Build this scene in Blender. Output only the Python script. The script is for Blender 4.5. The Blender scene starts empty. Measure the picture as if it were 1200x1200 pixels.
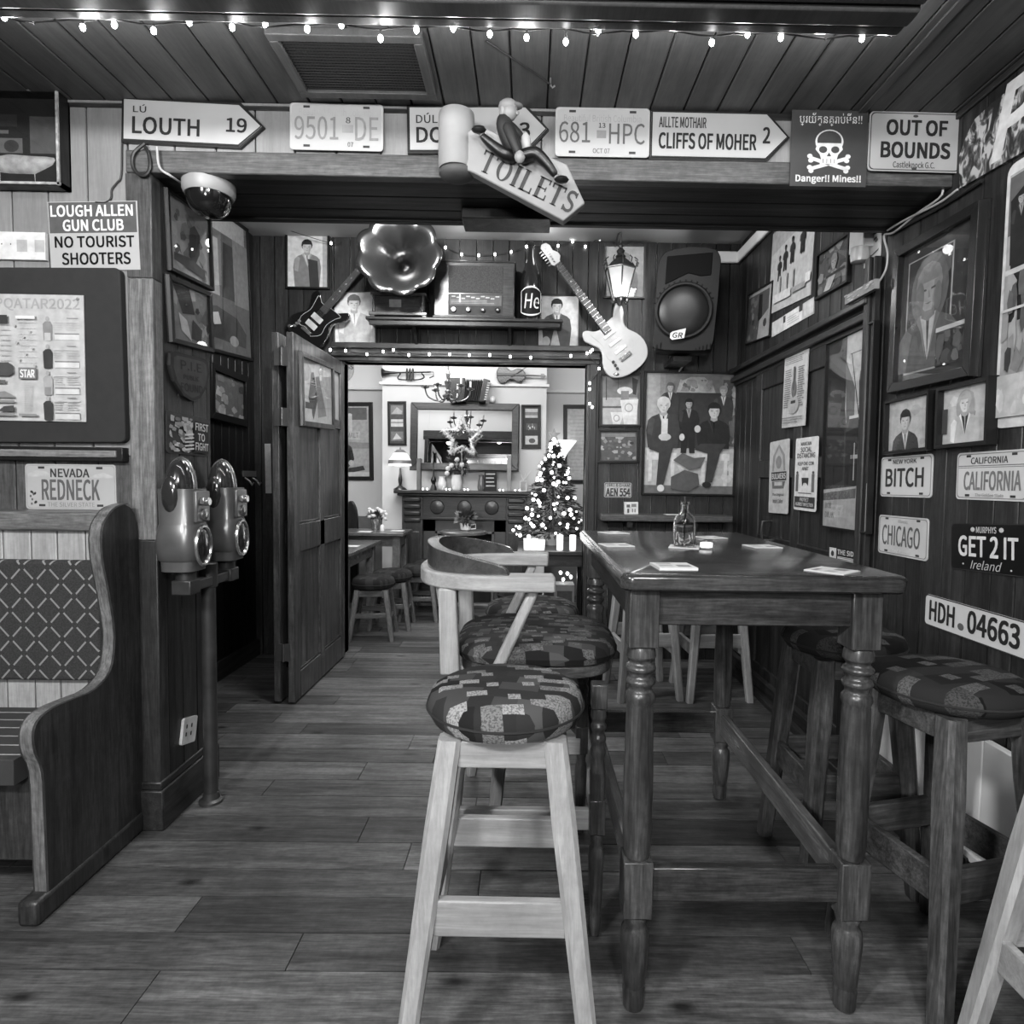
import bpy, bmesh, math, random
from mathutils import Vector as V, Matrix
PI = math.pi
random.seed(7)
SC = bpy.context.scene
COL = SC.collection

# ------------------------------------------------------------------ camera
H, FPX, PPX, PPY = 1.30, 720.0, 626.0, 597.0
YAW, PITCH, ROLL = math.radians(.53), math.radians(2.9), .0137
FW = V((math.sin(YAW)*math.cos(PITCH), math.cos(YAW)*math.cos(PITCH), -math.sin(PITCH)))
R0 = V((math.cos(YAW), -math.sin(YAW), 0)); U0 = R0.cross(FW)
RT = math.cos(ROLL)*R0 + math.sin(ROLL)*U0
UP = -math.sin(ROLL)*R0 + math.cos(ROLL)*U0
CAM = V((0, 0, H))
cd = bpy.data.cameras.new('camera'); cam = bpy.data.objects.new('camera', cd); COL.objects.link(cam)
cam.matrix_world = Matrix(((RT.x, UP.x, -FW.x, 0), (RT.y, UP.y, -FW.y, 0), (RT.z, UP.z, -FW.z, H), (0, 0, 0, 1)))
cd.sensor_width = 36; cd.lens = 36*FPX/1200
cd.shift_x = -(PPX-600)/1200; cd.shift_y = (PPY-600)/1200
cd.clip_start = .02; cd.clip_end = 60
SC.camera = cam

# ------------------------------------------------------------------ world, lamps, exposure
SC.view_settings.view_transform = 'Standard'; SC.view_settings.look = 'None'
SC.view_settings.gamma = 1; SC.view_settings.exposure = 0.42
SC.cycles.use_denoising = True
SC.cycles.max_bounces = 8; SC.cycles.transparent_max_bounces = 16
SC.cycles.sample_clamp_indirect = 4; SC.cycles.caustics_reflective = False; SC.cycles.caustics_refractive = False
w = bpy.data.worlds.new('world'); SC.world = w; w.use_nodes = True
w.node_tree.nodes['Background'].inputs[0].default_value = (.5, .5, .5, 1)
w.node_tree.nodes['Background'].inputs[1].default_value = .10

def lamp(name, kind, loc, power, size=.3, aim=None, size_y=None, spread=None):
    l = bpy.data.lights.new(name, kind); l.energy = power
    if kind == 'AREA':
        l.size = size
        if size_y: l.shape = 'RECTANGLE'; l.size_y = size_y
        if spread: l.spread = spread
    else: l.shadow_soft_size = size
    o = bpy.data.objects.new(name, l); COL.objects.link(o); o.location = loc
    if aim: o.rotation_euler = (V(aim)-V(loc)).to_track_quat('-Z', 'Y').to_euler()
    return o
lamp('bar_overhead_light', 'POINT', (-1.5, -.6, 2.42), 205, .13)
lamp('bar_low_fill', 'POINT', (-.6, -1.3, 1.7), 125, .12)  # added low fill behind the camera for upright faces
lamp('bar_overhead_light', 'POINT', (.25, -.75, 2.42), 120, .13)  # added fill that brightens the right wall
lamp('front_room_lamp', 'AREA', (.0, -.9, 2.5), 18, 1.0, (.5, 1.6, .2))
lamp('middle_room_fill', 'AREA', (-.8, 3.0, 2.9), 48, .4, (-.7, 4.3, 1.6))  # added area fill, brightens the left of the guitar wall
lamp('middle_room_fill', 'AREA', (.7, 3.2, 2.9), 12, .4, (.8, 4.0, 1.0))  # matching unseen fill on the right side
lamp('fireplace_room_light', 'AREA', (-.7, 4.75, 2.75), 34, 2.6, (-.7, 6.6, 1.2), .4)  # added wash from above the doorway, evens out the fireplace wall
lamp('fireplace_room_light', 'AREA', (-1.2, 5.3, 2.9), 16, .8, (-1.2, 5.3, 0))

# ------------------------------------------------------------------ pixel rays (photo 1200 x 1200) to places on the real planes
def ray(x, y): return RT*((x-PPX)/FPX) - UP*((y-PPY)/FPX) + FW
def onz(x, y, z=0.): d = ray(x, y); return CAM + d*((z-H)/d.z)
def ony(x, y, Y): d = ray(x, y); return CAM + d*(Y/d.y)
def onx(x, y, X): d = ray(x, y); return CAM + d*(X/d.x)

YA, YS, YB, YF = 2.20, 2.58, 4.40, 6.37          # front wall, back of the header, guitar wall, fireplace wall
XR, XJ, XL = 1.467, -1.325, -1.95                # right wall, pillar face, left wall of the middle room
ZC, ZH, ZM = 2.578, 2.338, 2.967                 # front ceiling, header underside, middle ceiling

# ------------------------------------------------------------------ materials
MATS = {}
def nodes(name):
    m = bpy.data.materials.new(name); m.use_nodes = True
    nt = m.node_tree; return m, nt, nt.nodes['Principled BSDF']
def N(nt, t, **kw):
    n = nt.nodes.new(t)
    for k, v in kw.items():
        if k in n.inputs.keys() if not hasattr(n, k) else False: n.inputs[k].default_value = v
        else: setattr(n, k, v)
    return n
def L(nt, a, b): nt.links.new(a, b)
def ramp(nt, stops, interp='LINEAR'):
    r = nt.nodes.new('ShaderNodeValToRGB'); r.color_ramp.interpolation = interp
    e = r.color_ramp.elements
    while len(e) < len(stops): e.new(.5)
    for i, (p, g) in enumerate(stops): e[i].position = p; e[i].color = (g, g, g, 1)
    return r
def mat(name, g, rough=.5, metal=0, vary=.12, scale=14, bump=0., coat=0., emit=0, spec=.5):
    """plain surface in one grey with a little wear"""
    if name in MATS: return MATS[name]
    m, nt, b = nodes(name)
    b.inputs['Roughness'].default_value = rough; b.inputs['Metallic'].default_value = metal
    b.inputs['Coat Weight'].default_value = coat; b.inputs['Coat Roughness'].default_value = .12
    b.inputs['Specular IOR Level'].default_value = spec
    if vary or bump:
        tc = N(nt, 'ShaderNodeTexCoord'); no = N(nt, 'ShaderNodeTexNoise')
        no.inputs['Scale'].default_value = scale; no.inputs['Detail'].default_value = 6
        L(nt, tc.outputs['Object'], no.inputs['Vector'])
        r = ramp(nt, [(.3, g*(1-vary)), (.7, min(1, g*(1+vary)))])
        L(nt, no.outputs['Fac'], r.inputs['Fac']); L(nt, r.outputs['Color'], b.inputs['Base Color'])
        if bump:
            bp = N(nt, 'ShaderNodeBump'); bp.inputs['Strength'].default_value = bump; bp.inputs['Distance'].default_value = .01
            L(nt, no.outputs['Fac'], bp.inputs['Height']); L(nt, bp.outputs['Normal'], b.inputs['Normal'])
    else: b.inputs['Base Color'].default_value = (g, g, g, 1)
    if emit:
        b.inputs['Emission Color'].default_value = (1, 1, 1, 1); b.inputs['Emission Strength'].default_value = emit
    MATS[name] = m; return m
def wood(name, g0, g1, axis='X', rough=.4, scale=1., island=.25, knots=.0, coat=.0, bump=.25, worn=0., grain=1.):
    """streaky wood along an axis; each board of a mesh gets its own tone"""
    if name in MATS: return MATS[name]
    m, nt, b = nodes(name)
    tc = N(nt, 'ShaderNodeTexCoord'); ge = N(nt, 'ShaderNodeNewGeometry')
    off = N(nt, 'ShaderNodeVectorMath', operation='SCALE'); off.inputs[0].default_value = (7.3, 3.1, 5.7)
    L(nt, ge.outputs['Random Per Island'], off.inputs['Scale'])
    ad = N(nt, 'ShaderNodeVectorMath', operation='ADD'); L(nt, tc.outputs['Object'], ad.inputs[0]); L(nt, off.outputs[0], ad.inputs[1])
    mp = N(nt, 'ShaderNodeMapping')
    s = {'X': (2.2, 30, 30), 'Y': (30, 2.2, 30), 'Z': (30, 30, 2.2)}[axis]
    mp.inputs['Scale'].default_value = [c*scale for c in s]
    L(nt, ad.outputs[0], mp.inputs['Vector'])
    n1 = N(nt, 'ShaderNodeTexNoise'); n1.inputs['Scale'].default_value = 1; n1.inputs['Detail'].default_value = 7
    n1.inputs['Distortion'].default_value = .6; n1.inputs['Roughness'].default_value = .62
    L(nt, mp.outputs[0], n1.inputs['Vector'])
    r = ramp(nt, [(.28, g0), (.52, (g0+g1)/2), (.72, g1)]); L(nt, n1.outputs['Fac'], r.inputs['Fac'])
    col = r.outputs['Color']
    def mul(c, fac):
        mx = N(nt, 'ShaderNodeMix', data_type='RGBA', blend_type='MULTIPLY'); mx.inputs['Factor'].default_value = 1
        L(nt, c, mx.inputs[6]); L(nt, fac, mx.inputs[7]); return mx.outputs[2]
    if island:
        ri = ramp(nt, [(0, 1-island), (1, 1+island*.6)]); L(nt, ge.outputs['Random Per Island'], ri.inputs['Fac'])
        ri.color_ramp.elements[1].color = (1+island*.6,)*3+(1,); col = mul(col, ri.outputs['Color'])
    if knots:
        mk = N(nt, 'ShaderNodeMapping'); k = {'X': (2.6, 5.5, 5.5), 'Y': (5.5, 2.6, 5.5), 'Z': (5.5, 5.5, 2.6)}[axis]
        mk.inputs['Scale'].default_value = k; L(nt, ad.outputs[0], mk.inputs['Vector'])
        vo = N(nt, 'ShaderNodeTexVoronoi'); vo.inputs['Scale'].default_value = 1; L(nt, mk.outputs[0], vo.inputs['Vector'])
        rk = ramp(nt, [(.035, 1-knots), (.13, 1)]); L(nt, vo.outputs['Distance'], rk.inputs['Fac']); col = mul(col, rk.outputs['Color'])
    if worn:
        nw = N(nt, 'ShaderNodeTexNoise'); nw.inputs['Scale'].default_value = 3.1; nw.inputs['Detail'].default_value = 8
        L(nt, tc.outputs['Object'], nw.inputs['Vector'])
        rw = ramp(nt, [(.35, 1-worn), (.65, 1.)]); L(nt, nw.outputs['Fac'], rw.inputs['Fac']); col = mul(col, rw.outputs['Color'])
    mf = N(nt, 'ShaderNodeMapping'); f_ = {'X': (14, 190, 190), 'Y': (190, 14, 190), 'Z': (190, 190, 14)}[axis]; mf.inputs['Scale'].default_value = f_
    L(nt, ad.outputs[0], mf.inputs['Vector']); nf = N(nt, 'ShaderNodeTexNoise'); nf.inputs['Scale'].default_value = 1; nf.inputs['Detail'].default_value = 3; L(nt, mf.outputs[0], nf.inputs['Vector'])
    ns = N(nt, 'ShaderNodeTexNoise'); ns.inputs['Scale'].default_value = 38; ns.inputs['Detail'].default_value = 8; ns.inputs['Roughness'].default_value = .7; L(nt, ad.outputs[0], ns.inputs['Vector'])
    for q_, lo_, hi_ in ((nf, 1-.38*grain, 1+.22*grain), (ns, 1-.26*grain, 1+.2*grain)):
        rf = ramp(nt, [(.32, lo_), (.66, 1.)]); rf.color_ramp.elements[1].color = (hi_, hi_, hi_, 1); L(nt, q_.outputs['Fac'], rf.inputs['Fac']); col = mul(col, rf.outputs['Color'])
    L(nt, col, b.inputs['Base Color'])
    rr = ramp(nt, [(.3, min(1, rough*1.25)), (.7, rough*.8)]); L(nt, n1.outputs['Fac'], rr.inputs['Fac']); L(nt, rr.outputs['Color'], b.inputs['Roughness'])
    b.inputs['Coat Weight'].default_value = coat; b.inputs['Coat Roughness'].default_value = .18; b.inputs['Specular IOR Level'].default_value = .36
    if bump:
        bp = N(nt, 'ShaderNodeBump'); bp.inputs['Strength'].default_value = bump; bp.inputs['Distance'].default_value = .004
        L(nt, n1.outputs['Fac'], bp.inputs['Height']); L(nt, bp.outputs['Normal'], b.inputs['Normal'])
    MATS[name] = m; return m
def patch_fabric(name, scale, lo, hi, fine=230):
    """upholstery of stepped rectangular patches with small figured patches between"""
    m, nt, b = nodes(name); b.inputs['Roughness'].default_value = .9; b.inputs['Specular IOR Level'].default_value = .2
    tc = N(nt, 'ShaderNodeTexCoord')
    def bricks(sc, rot, wd, rh):
        mp = N(nt, 'ShaderNodeMapping'); mp.inputs['Rotation'].default_value = (.12, .1, rot); mp.inputs['Location'].default_value = (rot*3, .37, .1); L(nt, tc.outputs['Object'], mp.inputs['Vector'])
        b_ = N(nt, 'ShaderNodeTexBrick'); b_.offset = .37; b_.offset_frequency = 2; b_.squash = .6; b_.squash_frequency = 3
        for k_, v_ in (('Color1', (0, 0, 0, 1)), ('Color2', (1, 1, 1, 1)), ('Scale', sc), ('Mortar Size', 0.), ('Brick Width', wd), ('Row Height', rh), ('Bias', 0.)): b_.inputs[k_].default_value = v_
        L(nt, mp.outputs[0], b_.inputs['Vector']); return b_.outputs['Color']
    A_ = bricks(scale*.7, .15, .85, .42); B_ = bricks(scale, -.1, .62, .33)
    r = ramp(nt, [(0, lo), (.3, lo*2.4), (.5, lo*.5), (.66, lo*3.4), (.82, lo*1.2)], 'CONSTANT'); L(nt, A_, r.inputs['Fac'])
    r2 = ramp(nt, [(0, hi*.55), (.45, hi), (.75, hi*.75)], 'CONSTANT'); L(nt, B_, r2.inputs['Fac'])
    sel = ramp(nt, [(0, 0), (.36, 1), (.44, 0), (.58, 1), (.66, 0), (.88, 1)], 'CONSTANT'); L(nt, B_, sel.inputs['Fac'])
    n = N(nt, 'ShaderNodeTexNoise'); n.inputs['Scale'].default_value = fine; n.inputs['Detail'].default_value = 2; L(nt, tc.outputs['Object'], n.inputs['Vector'])
    rn = ramp(nt, [(.40, .45), (.55, 1)]); L(nt, n.outputs['Fac'], rn.inputs['Fac'])
    fg = N(nt, 'ShaderNodeMix', data_type='RGBA', blend_type='MULTIPLY'); fg.inputs['Factor'].default_value = 1; L(nt, r2.outputs['Color'], fg.inputs[6]); L(nt, rn.outputs['Color'], fg.inputs[7])
    mx = N(nt, 'ShaderNodeMix', data_type='RGBA'); L(nt, sel.outputs['Color'], mx.inputs['Factor']); L(nt, r.outputs['Color'], mx.inputs[6]); L(nt, fg.outputs[2], mx.inputs[7])
    L(nt, mx.outputs[2], b.inputs['Base Color'])
    bp = N(nt, 'ShaderNodeBump'); bp.inputs['Strength'].default_value = .3; bp.inputs['Distance'].default_value = .002
    L(nt, n.outputs['Fac'], bp.inputs['Height']); L(nt, bp.outputs['Normal'], b.inputs['Normal'])
    MATS[name] = m; return m
def glass(name, rough=.0, tint=.95, ior=1.45, thin=True, refl=1.):
    if name in MATS: return MATS[name]
    m, nt, b = nodes(name); out = nt.nodes['Material Output']
    if thin:
        nt.nodes.remove(b)
        t = N(nt, 'ShaderNodeBsdfTransparent'); t.inputs[0].default_value = (tint,)*3+(1,)
        g = N(nt, 'ShaderNodeBsdfGlossy'); g.inputs['Roughness'].default_value = rough; g.inputs[0].default_value = (refl,)*3+(1,)
        fr = N(nt, 'ShaderNodeFresnel'); gm_ = N(nt, 'ShaderNodeNewGeometry'); io = N(nt, 'ShaderNodeMapRange'); L(nt, gm_.outputs['Backfacing'], io.inputs[0])
        io.inputs[3].default_value = ior; io.inputs[4].default_value = 1/ior; L(nt, io.outputs[0], fr.inputs[0])
        mx = N(nt, 'ShaderNodeMixShader'); L(nt, fr.outputs[0], mx.inputs[0]); L(nt, t.outputs[0], mx.inputs[1]); L(nt, g.outputs[0], mx.inputs[2])
        L(nt, mx.outputs[0], out.inputs[0])
    else:
        b.inputs['Base Color'].default_value = (tint,)*3+(1,); b.inputs['Transmission Weight'].default_value = 1
        b.inputs['Roughness'].default_value = rough; b.inputs['IOR'].default_value = ior
    MATS[name] = m; return m
def ink(g):
    """flat printed or painted tone"""
    g = round(g*50)/50
    return mat('print_grey_%02d' % round(g*100), max(g, .004), .6, vary=.16, scale=28, spec=.15)

# ------------------------------------------------------------------ mesh building
ROOT = {}
class G:
    def __init__(s): s.bm = bmesh.new(); s.mats = []; s.k = 0
    def m(s, mt):
        if mt not in s.mats: s.mats.append(mt)
        s.k = s.mats.index(mt); return s
    def face(s, pts):
        f = s.bm.faces.new([s.bm.verts.new(p) for p in pts]); f.material_index = s.k; return f
    def hexa(s, q):   # 8 corners: bottom loop then top loop
        v = [s.bm.verts.new(p) for p in q]
        for i in ((3, 2, 1, 0), (4, 5, 6, 7), (0, 1, 5, 4), (1, 2, 6, 5), (2, 3, 7, 6), (3, 0, 4, 7)):
            f = s.bm.faces.new([v[j] for j in i]); f.material_index = s.k
        return s
    def box(s, x0, y0, z0, x1, y1, z1, M=None):
        q = [V(p) for p in ((x0, y0, z0), (x1, y0, z0), (x1, y1, z0), (x0, y1, z0), (x0, y0, z1), (x1, y0, z1), (x1, y1, z1), (x0, y1, z1))]
        return s.hexa([M @ p for p in q] if M else q)
    def bar(s, p, q, a, b, up=(0, 0, 1), a2=None, b2=None):
        p, q = V(p), V(q); d = (q-p).normalized(); u = d.cross(V(up))
        if u.length < 1e-4: u = d.cross(V((0, 1, 0)))
        u.normalize(); w_ = u.cross(d); a2 = a2 or a; b2 = b2 or b
        return s.hexa([p+u*x*a/2+w_*y*b/2 for x, y in ((-1, -1), (1, -1), (1, 1), (-1, 1))] + [q+u*x*a2/2+w_*y*b2/2 for x, y in ((-1, -1), (1, -1), (1, 1), (-1, 1))])
    def ring(s, pts): return [s.bm.verts.new(p) for p in pts]
    def skin(s, rings, closed=False, caps=True):
        n = len(rings[0])
        for a, b in zip(rings, rings[1:]):
            for i in range(n):
                f = s.bm.faces.new((a[i], a[(i+1) % n], b[(i+1) % n], b[i])); f.material_index = s.k
        if closed:
            a, b = rings[-1], rings[0]
            for i in range(n):
                f = s.bm.faces.new((a[i], a[(i+1) % n], b[(i+1) % n], b[i])); f.material_index = s.k
        elif caps:
            for r in (rings[0][::-1], rings[-1]):
                f = s.bm.faces.new(r); f.material_index = s.k
        return s
    def tube(s, pts, r, n=8, closed=False, flat=1.):
        pts = [V(p) for p in pts]; N_ = len(pts); rs = r if isinstance(r, (list, tuple)) else [r]*N_
        up = None; rings = []
        for i, p in enumerate(pts):
            a = pts[i-1] if (i or closed) else p; b = pts[(i+1) % N_] if (i < N_-1 or closed) else p
            d = (b-a).normalized()
            if up is None: up = d.orthogonal().normalized()
            up = (up - d*up.dot(d)); up = up.normalized() if up.length > 1e-5 else d.orthogonal().normalized()
            w_ = d.cross(up)
            rings.append(s.ring([p+(up*math.cos(t)+w_*math.sin(t)*flat)*rs[i] for t in [2*PI*k/n for k in range(n)]]))
        return s.skin(rings, closed)
    def cyl(s, p, q, r, r2=None, n=14): return s.tube([p, q], [r, r if r2 is None else r2], n)
    def lathe(s, prof, o=(0, 0, 0), n=24, ax=(0, 0, 1), sq=None):
        """prof: (radius, height) pairs turned about an axis"""
        o = V(o); z = V(ax).normalized(); x = z.orthogonal().normalized() if abs(z.z) < .99 else V((1, 0, 0)); y = z.cross(x)
        rings = [s.ring([o+z*h+(x*math.cos(2*PI*k/n)+y*math.sin(2*PI*k/n))*max(r, 1e-4) for k in range(n)]) for r, h in prof]
        return s.skin(rings)
    def ell(s, c, r, n=14, M=None):
        c = V(c); r = (r,)*3 if not hasattr(r, '__len__') else r; rings = []
        for i in range(1, n//2+1):
            t = PI*(i-.5)/(n//2+0.0) ; 
            rings.append(s.ring([c+((M or Matrix.Identity(3)) @ V((r[0]*math.sin(t)*math.cos(a), r[1]*math.sin(t)*math.sin(a), -r[2]*math.cos(t)))) for a in [2*PI*k/n for k in range(n)]]))
        return s.skin(rings)
    def prism(s, fr, pts, c0, c1):
        """outline pts (a,b) on frame fr, from depth c0 to c1"""
        return s.skin([s.ring([fr.p(a, b, c0) for a, b in pts]), s.ring([fr.p(a, b, c1) for a, b in pts])])
    def flat(s, fr, pts, c): s.face([fr.p(a, b, c) for a, b in pts]); return s
    def build(s, name, parent=None, bevel=0, smooth=True, seg=2, sub=0, loc=None):
        bmesh.ops.recalc_face_normals(s.bm, faces=s.bm.faces)
        if parent is None:
            if loc is None:
                vs = [v.co for v in s.bm.verts]
                loc = V(((min(v.x for v in vs)+max(v.x for v in vs))/2, (min(v.y for v in vs)+max(v.y for v in vs))/2, min(v.z for v in vs)))
            o_ = V(loc)
        else: o_ = ROOT[parent.name]
        bmesh.ops.translate(s.bm, vec=-o_, verts=s.bm.verts)
        me = bpy.data.meshes.new(name); s.bm.to_mesh(me); s.bm.free()
        for mt in s.mats: me.materials.append(mt)
        if smooth: me.shade_smooth(); me.set_sharp_from_angle(angle=.7)
        o = bpy.data.objects.new(name, me); COL.objects.link(o)
        if parent is None: o.location = o_
        else: o.parent = parent
        ROOT[o.name] = o_
        if bevel:
            b = o.modifiers.new('edge', 'BEVEL'); b.width = bevel; b.segments = seg; b.limit_method = 'ANGLE'; b.angle_limit = .6
        if sub: b = o.modifiers.new('smooth', 'SUBSURF'); b.levels = sub; b.render_levels = sub
        return o
def new(mt): return G().m(mt)
def tag(o, label, cat, group=None, kind=None):
    o['label'] = label; o['category'] = cat
    if group: o['group'] = group
    if kind: o['kind'] = kind
    return o
def thing(name, label, cat, loc, group=None):
    o = bpy.data.objects.new(name, None); COL.objects.link(o); o.location = loc; o.empty_display_size = .05
    ROOT[o.name] = V(loc); return tag(o, label, cat, group)
def struct(g, name, **kw):
    o = g.build(name, **kw); o['kind'] = 'structure'; return o
def copy_tree(o, parent=None):
    c = o.copy(); COL.objects.link(c); c.parent = parent; ROOT[c.name] = ROOT.get(o.name, V())
    for ch in [x for x in bpy.data.objects if x.parent == o]: copy_tree(ch, c)
    return c
KIDS = lambda o: [x for x in o.children]

class Fr:
    """a rectangle standing on a plane: p(a, b, c) with a to the right 0..1, b down 0..1, c metres towards the room"""
    def __init__(s, tl, U, D, n): s.o = V(tl); s.U = V(U); s.D = V(D); s.n = V(n).normalized(); s.w = s.U.length; s.h = s.D.length
    def p(s, a, b, c=0.): return s.o + s.U*a + s.D*b + s.n*c
    def sub(s, a0, b0, a1, b1, c=0.): return Fr(s.p(a0, b0, c), s.U*(a1-a0), s.D*(b1-b0), s.n)
def fit(pl, tl, tr, br, bl):
    ax, k = pl
    f_ = onx if ax in 'xl' else ony
    q = [f_(p[0], p[1], k) for p in (tl, tr, br, bl)]
    c = (q[0]+q[1]+q[2]+q[3])/4; U = ((q[1]+q[2])-(q[0]+q[3]))/2; D = ((q[2]+q[3])-(q[0]+q[1]))/2
    D0 = D - U*(D.dot(U)/U.dot(U))
    n = {'x': V((-1, 0, 0)), 'l': V((1, 0, 0)), 'y': V((0, -1, 0))}[ax]
    return Fr(c-U/2-D0/2, U, D0, n)
def box4(x0, y0, x1, y1): return ((x0, y0), (x1, y0), (x1, y1), (x0, y1))
R4 = ((0, 0), (1, 0), (1, 1), (0, 1))
def rrect(w_, h_, r, k=4):
    pts = []
    for cx, cy, a0 in ((w_-r, r, -PI/2), (w_-r, h_-r, 0), (r, h_-r, PI/2), (r, r, PI)):
        for i in range(k+1):
            t = a0+PI/2*i/k; pts.append(((cx+r*math.cos(t))/w_, (cy+r*math.sin(t))/h_))
    return pts
def circ(cx, cy, rx, ry, n=20, a0=0, a1=2*PI):
    full = abs(a1-a0-2*PI) < 1e-6; m_ = n if full else n-1
    return [(cx+rx*math.cos(a0+(a1-a0)*i/m_), cy+ry*math.sin(a0+(a1-a0)*i/m_)) for i in range(n)]

# ------------------------------------------------------------------ lettering
FONT = {}
import os
try: SANS = bpy.data.fonts.load(os.path.join(bpy.utils.resource_path('LOCAL'), 'datafiles', 'fonts', 'Noto Sans CJK Regular.woff2'))     # Blender's own typeface
except Exception: SANS = None
def glyphs(text, bold=0., space=1.):
    key = (text, space)
    if key not in FONT:
        cu = bpy.data.curves.new('lettering', 'FONT')
        if SANS and max(map(ord, text)) < 0x250: cu.font = SANS
        cu.body = text; cu.resolution_u = 3; cu.space_character = space
        ob = bpy.data.objects.new('lettering', cu); COL.objects.link(ob)
        dg = bpy.context.evaluated_depsgraph_get(); dg.update()
        me = bpy.data.meshes.new_from_object(ob.evaluated_get(dg))
        vs = [(v.co.x, v.co.y) for v in me.vertices]; fs = [tuple(p.vertices) for p in me.polygons]
        bpy.data.objects.remove(ob); bpy.data.curves.remove(cu); bpy.data.meshes.remove(me)
        FONT[key] = (vs, fs)
    return FONT[key]
def write(g, fr, text, a0, b0, a1, b1, c, bold=.02, shear=0., space=1., warp=None):
    """letters stretched into the box (a0,b0)-(a1,b1) of the frame"""
    vs, fs = glyphs(text, bold, space)
    if not vs: return g
    x0 = min(v[0] for v in vs); x1 = max(v[0] for v in vs); y0 = min(v[1] for v in vs); y1 = max(v[1] for v in vs)
    e = bold*.55*abs(b1-b0); r_ = (fr.w/fr.h) if hasattr(fr, 'w') else 1; ea = e/r_          # heavier strokes: the letters struck again a little to each side
    for lay, (dx, dy) in enumerate(((-1, -1), (1, -1), (1, 1), (-1, 1), (0, 0)) if bold > .004 else ((0, 0),)):
        pts = []; cc_ = c + lay*.0002
        for x, y in vs:
            t = (y-y0)/(y1-y0); a = a0+ea+(a1-a0-2*ea)*(x-x0)/(x1-x0)+shear*t+dx*ea; b = b1-e+(b0-b1+2*e)*t+dy*e
            if warp: a, b = warp(a, b)
            pts.append(g.bm.verts.new(fr.p(a, b, cc_)))
        for f in fs:
            try: ff = g.bm.faces.new([pts[i] for i in f]); ff.material_index = g.k
            except ValueError: pass
    return g
# ================================================================== THE SETTING
M_FLOOR = wood('floor_planks', .042, .15, 'X', .48, .9, .5, .85, 0, .4, .4)
M_CEIL = wood('ceiling_boards', .045, .08, 'Y', .42, .6, .18, .3, 0, .1, grain=.35)
M_BEAM = wood('beam_wood', .035, .11, 'X', .35, .8, .2, .4, .1)
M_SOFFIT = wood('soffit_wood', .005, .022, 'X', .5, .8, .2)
M_WHITE = wood('painted_boards', .18, .26, 'Z', .5, .5, .10, .3, 0, .05, .15, grain=.22)
M_DARKZ = wood('dark_boards', .006, .042, 'Z', .42, .8, .45, .6, .0, .25)
M_DARKY = wood('dark_rail', .008, .042, 'Y', .38, .8, .2, .2, .0)
M_DARKX = wood('dark_trim', .01, .04, 'X', .35, .8, .2, .0, .1)
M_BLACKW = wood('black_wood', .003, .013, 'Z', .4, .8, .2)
M_GREYB = wood('grey_boards', .05, .10, 'Z', .5, .6, .2, .3)
M_POST = wood('lit_worn_post', .07, .24, 'Z', .55, 1.2, .1, .5, 0, .6, .4)  # rough worn post, with the light on its middle part put into the tone
M_SLATR = wood('rail_strip', .14, .26, 'X', .4)
M_PLAST = mat('pale_plaster', .50, .8, vary=.04, scale=3)
M_PLASTW = mat('white_plaster', .66, .8, vary=.03, scale=3)
M_DADO = mat('dado_paint', .10, .6, vary=.1)

def boards(g, axis, a0, a1, wd, mk, jit=.1, gap=.003):
    a = a0
    while a < a1-.01:
        b = min(a1, a+wd*(1+random.uniform(-jit, jit)))
        mk(g, a+gap/2, b-gap/2); a = b
    return g
# floor
g = new(M_FLOOR)
y = -.62; row = 0
while y < 7.0:
    wd = random.choice((.135, .15, .165)); x = -2.9 - random.uniform(0, 1.2)
    while x < 2.3:
        ln = random.uniform(.9, 2.6); x2 = min(2.3, x+ln)
        g.box(max(-2.9, x)+.001, y+.0022, -.03, x2-.0018, y+wd-.0022, 0); x = x2
    y += wd
g.m(mat('floor_gap', .004, .95, spec=.05)); g.box(-2.9, -.62, -.06, 2.3, 7.0, -.012)
struct(g, 'floor')
# front ceiling
g = new(M_CEIL)
boards(g, 'x', -3.0, XR+.02, .117, lambda g, a, b: g.box(a, -.7, ZC, b, YA+.02, ZC+.02), .06, .004)
g.m(mat('ceiling_gap', .008, .9)); g.box(-3, -.7, ZC+.008, XR+.02, YA+.02, ZC+.05)
struct(g, 'ceiling', bevel=.004, seg=2)
g = new(M_CEIL); YBM = onz(600, 34, 2.47).y; XBM = ony(1052, 34, YBM).x
g.box(-3, YBM-.36, 2.485, XBM, YBM-.002, ZC); g.box(-3, YBM-.035, 2.47, XBM, YBM, 2.52); g.box(-3, YBM-.10, 2.462, XBM, YBM-.043, 2.5); g.box(-3, YBM-.3, 2.468, XBM, YBM-.108, 2.5)
struct(g, 'trim_1', bevel=.006)                                    # ceiling beam across the room
g = new(M_CEIL); g.box(1.115, -.7, 2.571, 1.145, YA, ZC); struct(g, 'trim_2', bevel=.004)
g = new(M_DARKY); g.box(XR-.012, -.7, 2.555, XR, YA, ZC); struct(g, 'trim_3', bevel=.004)
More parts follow.
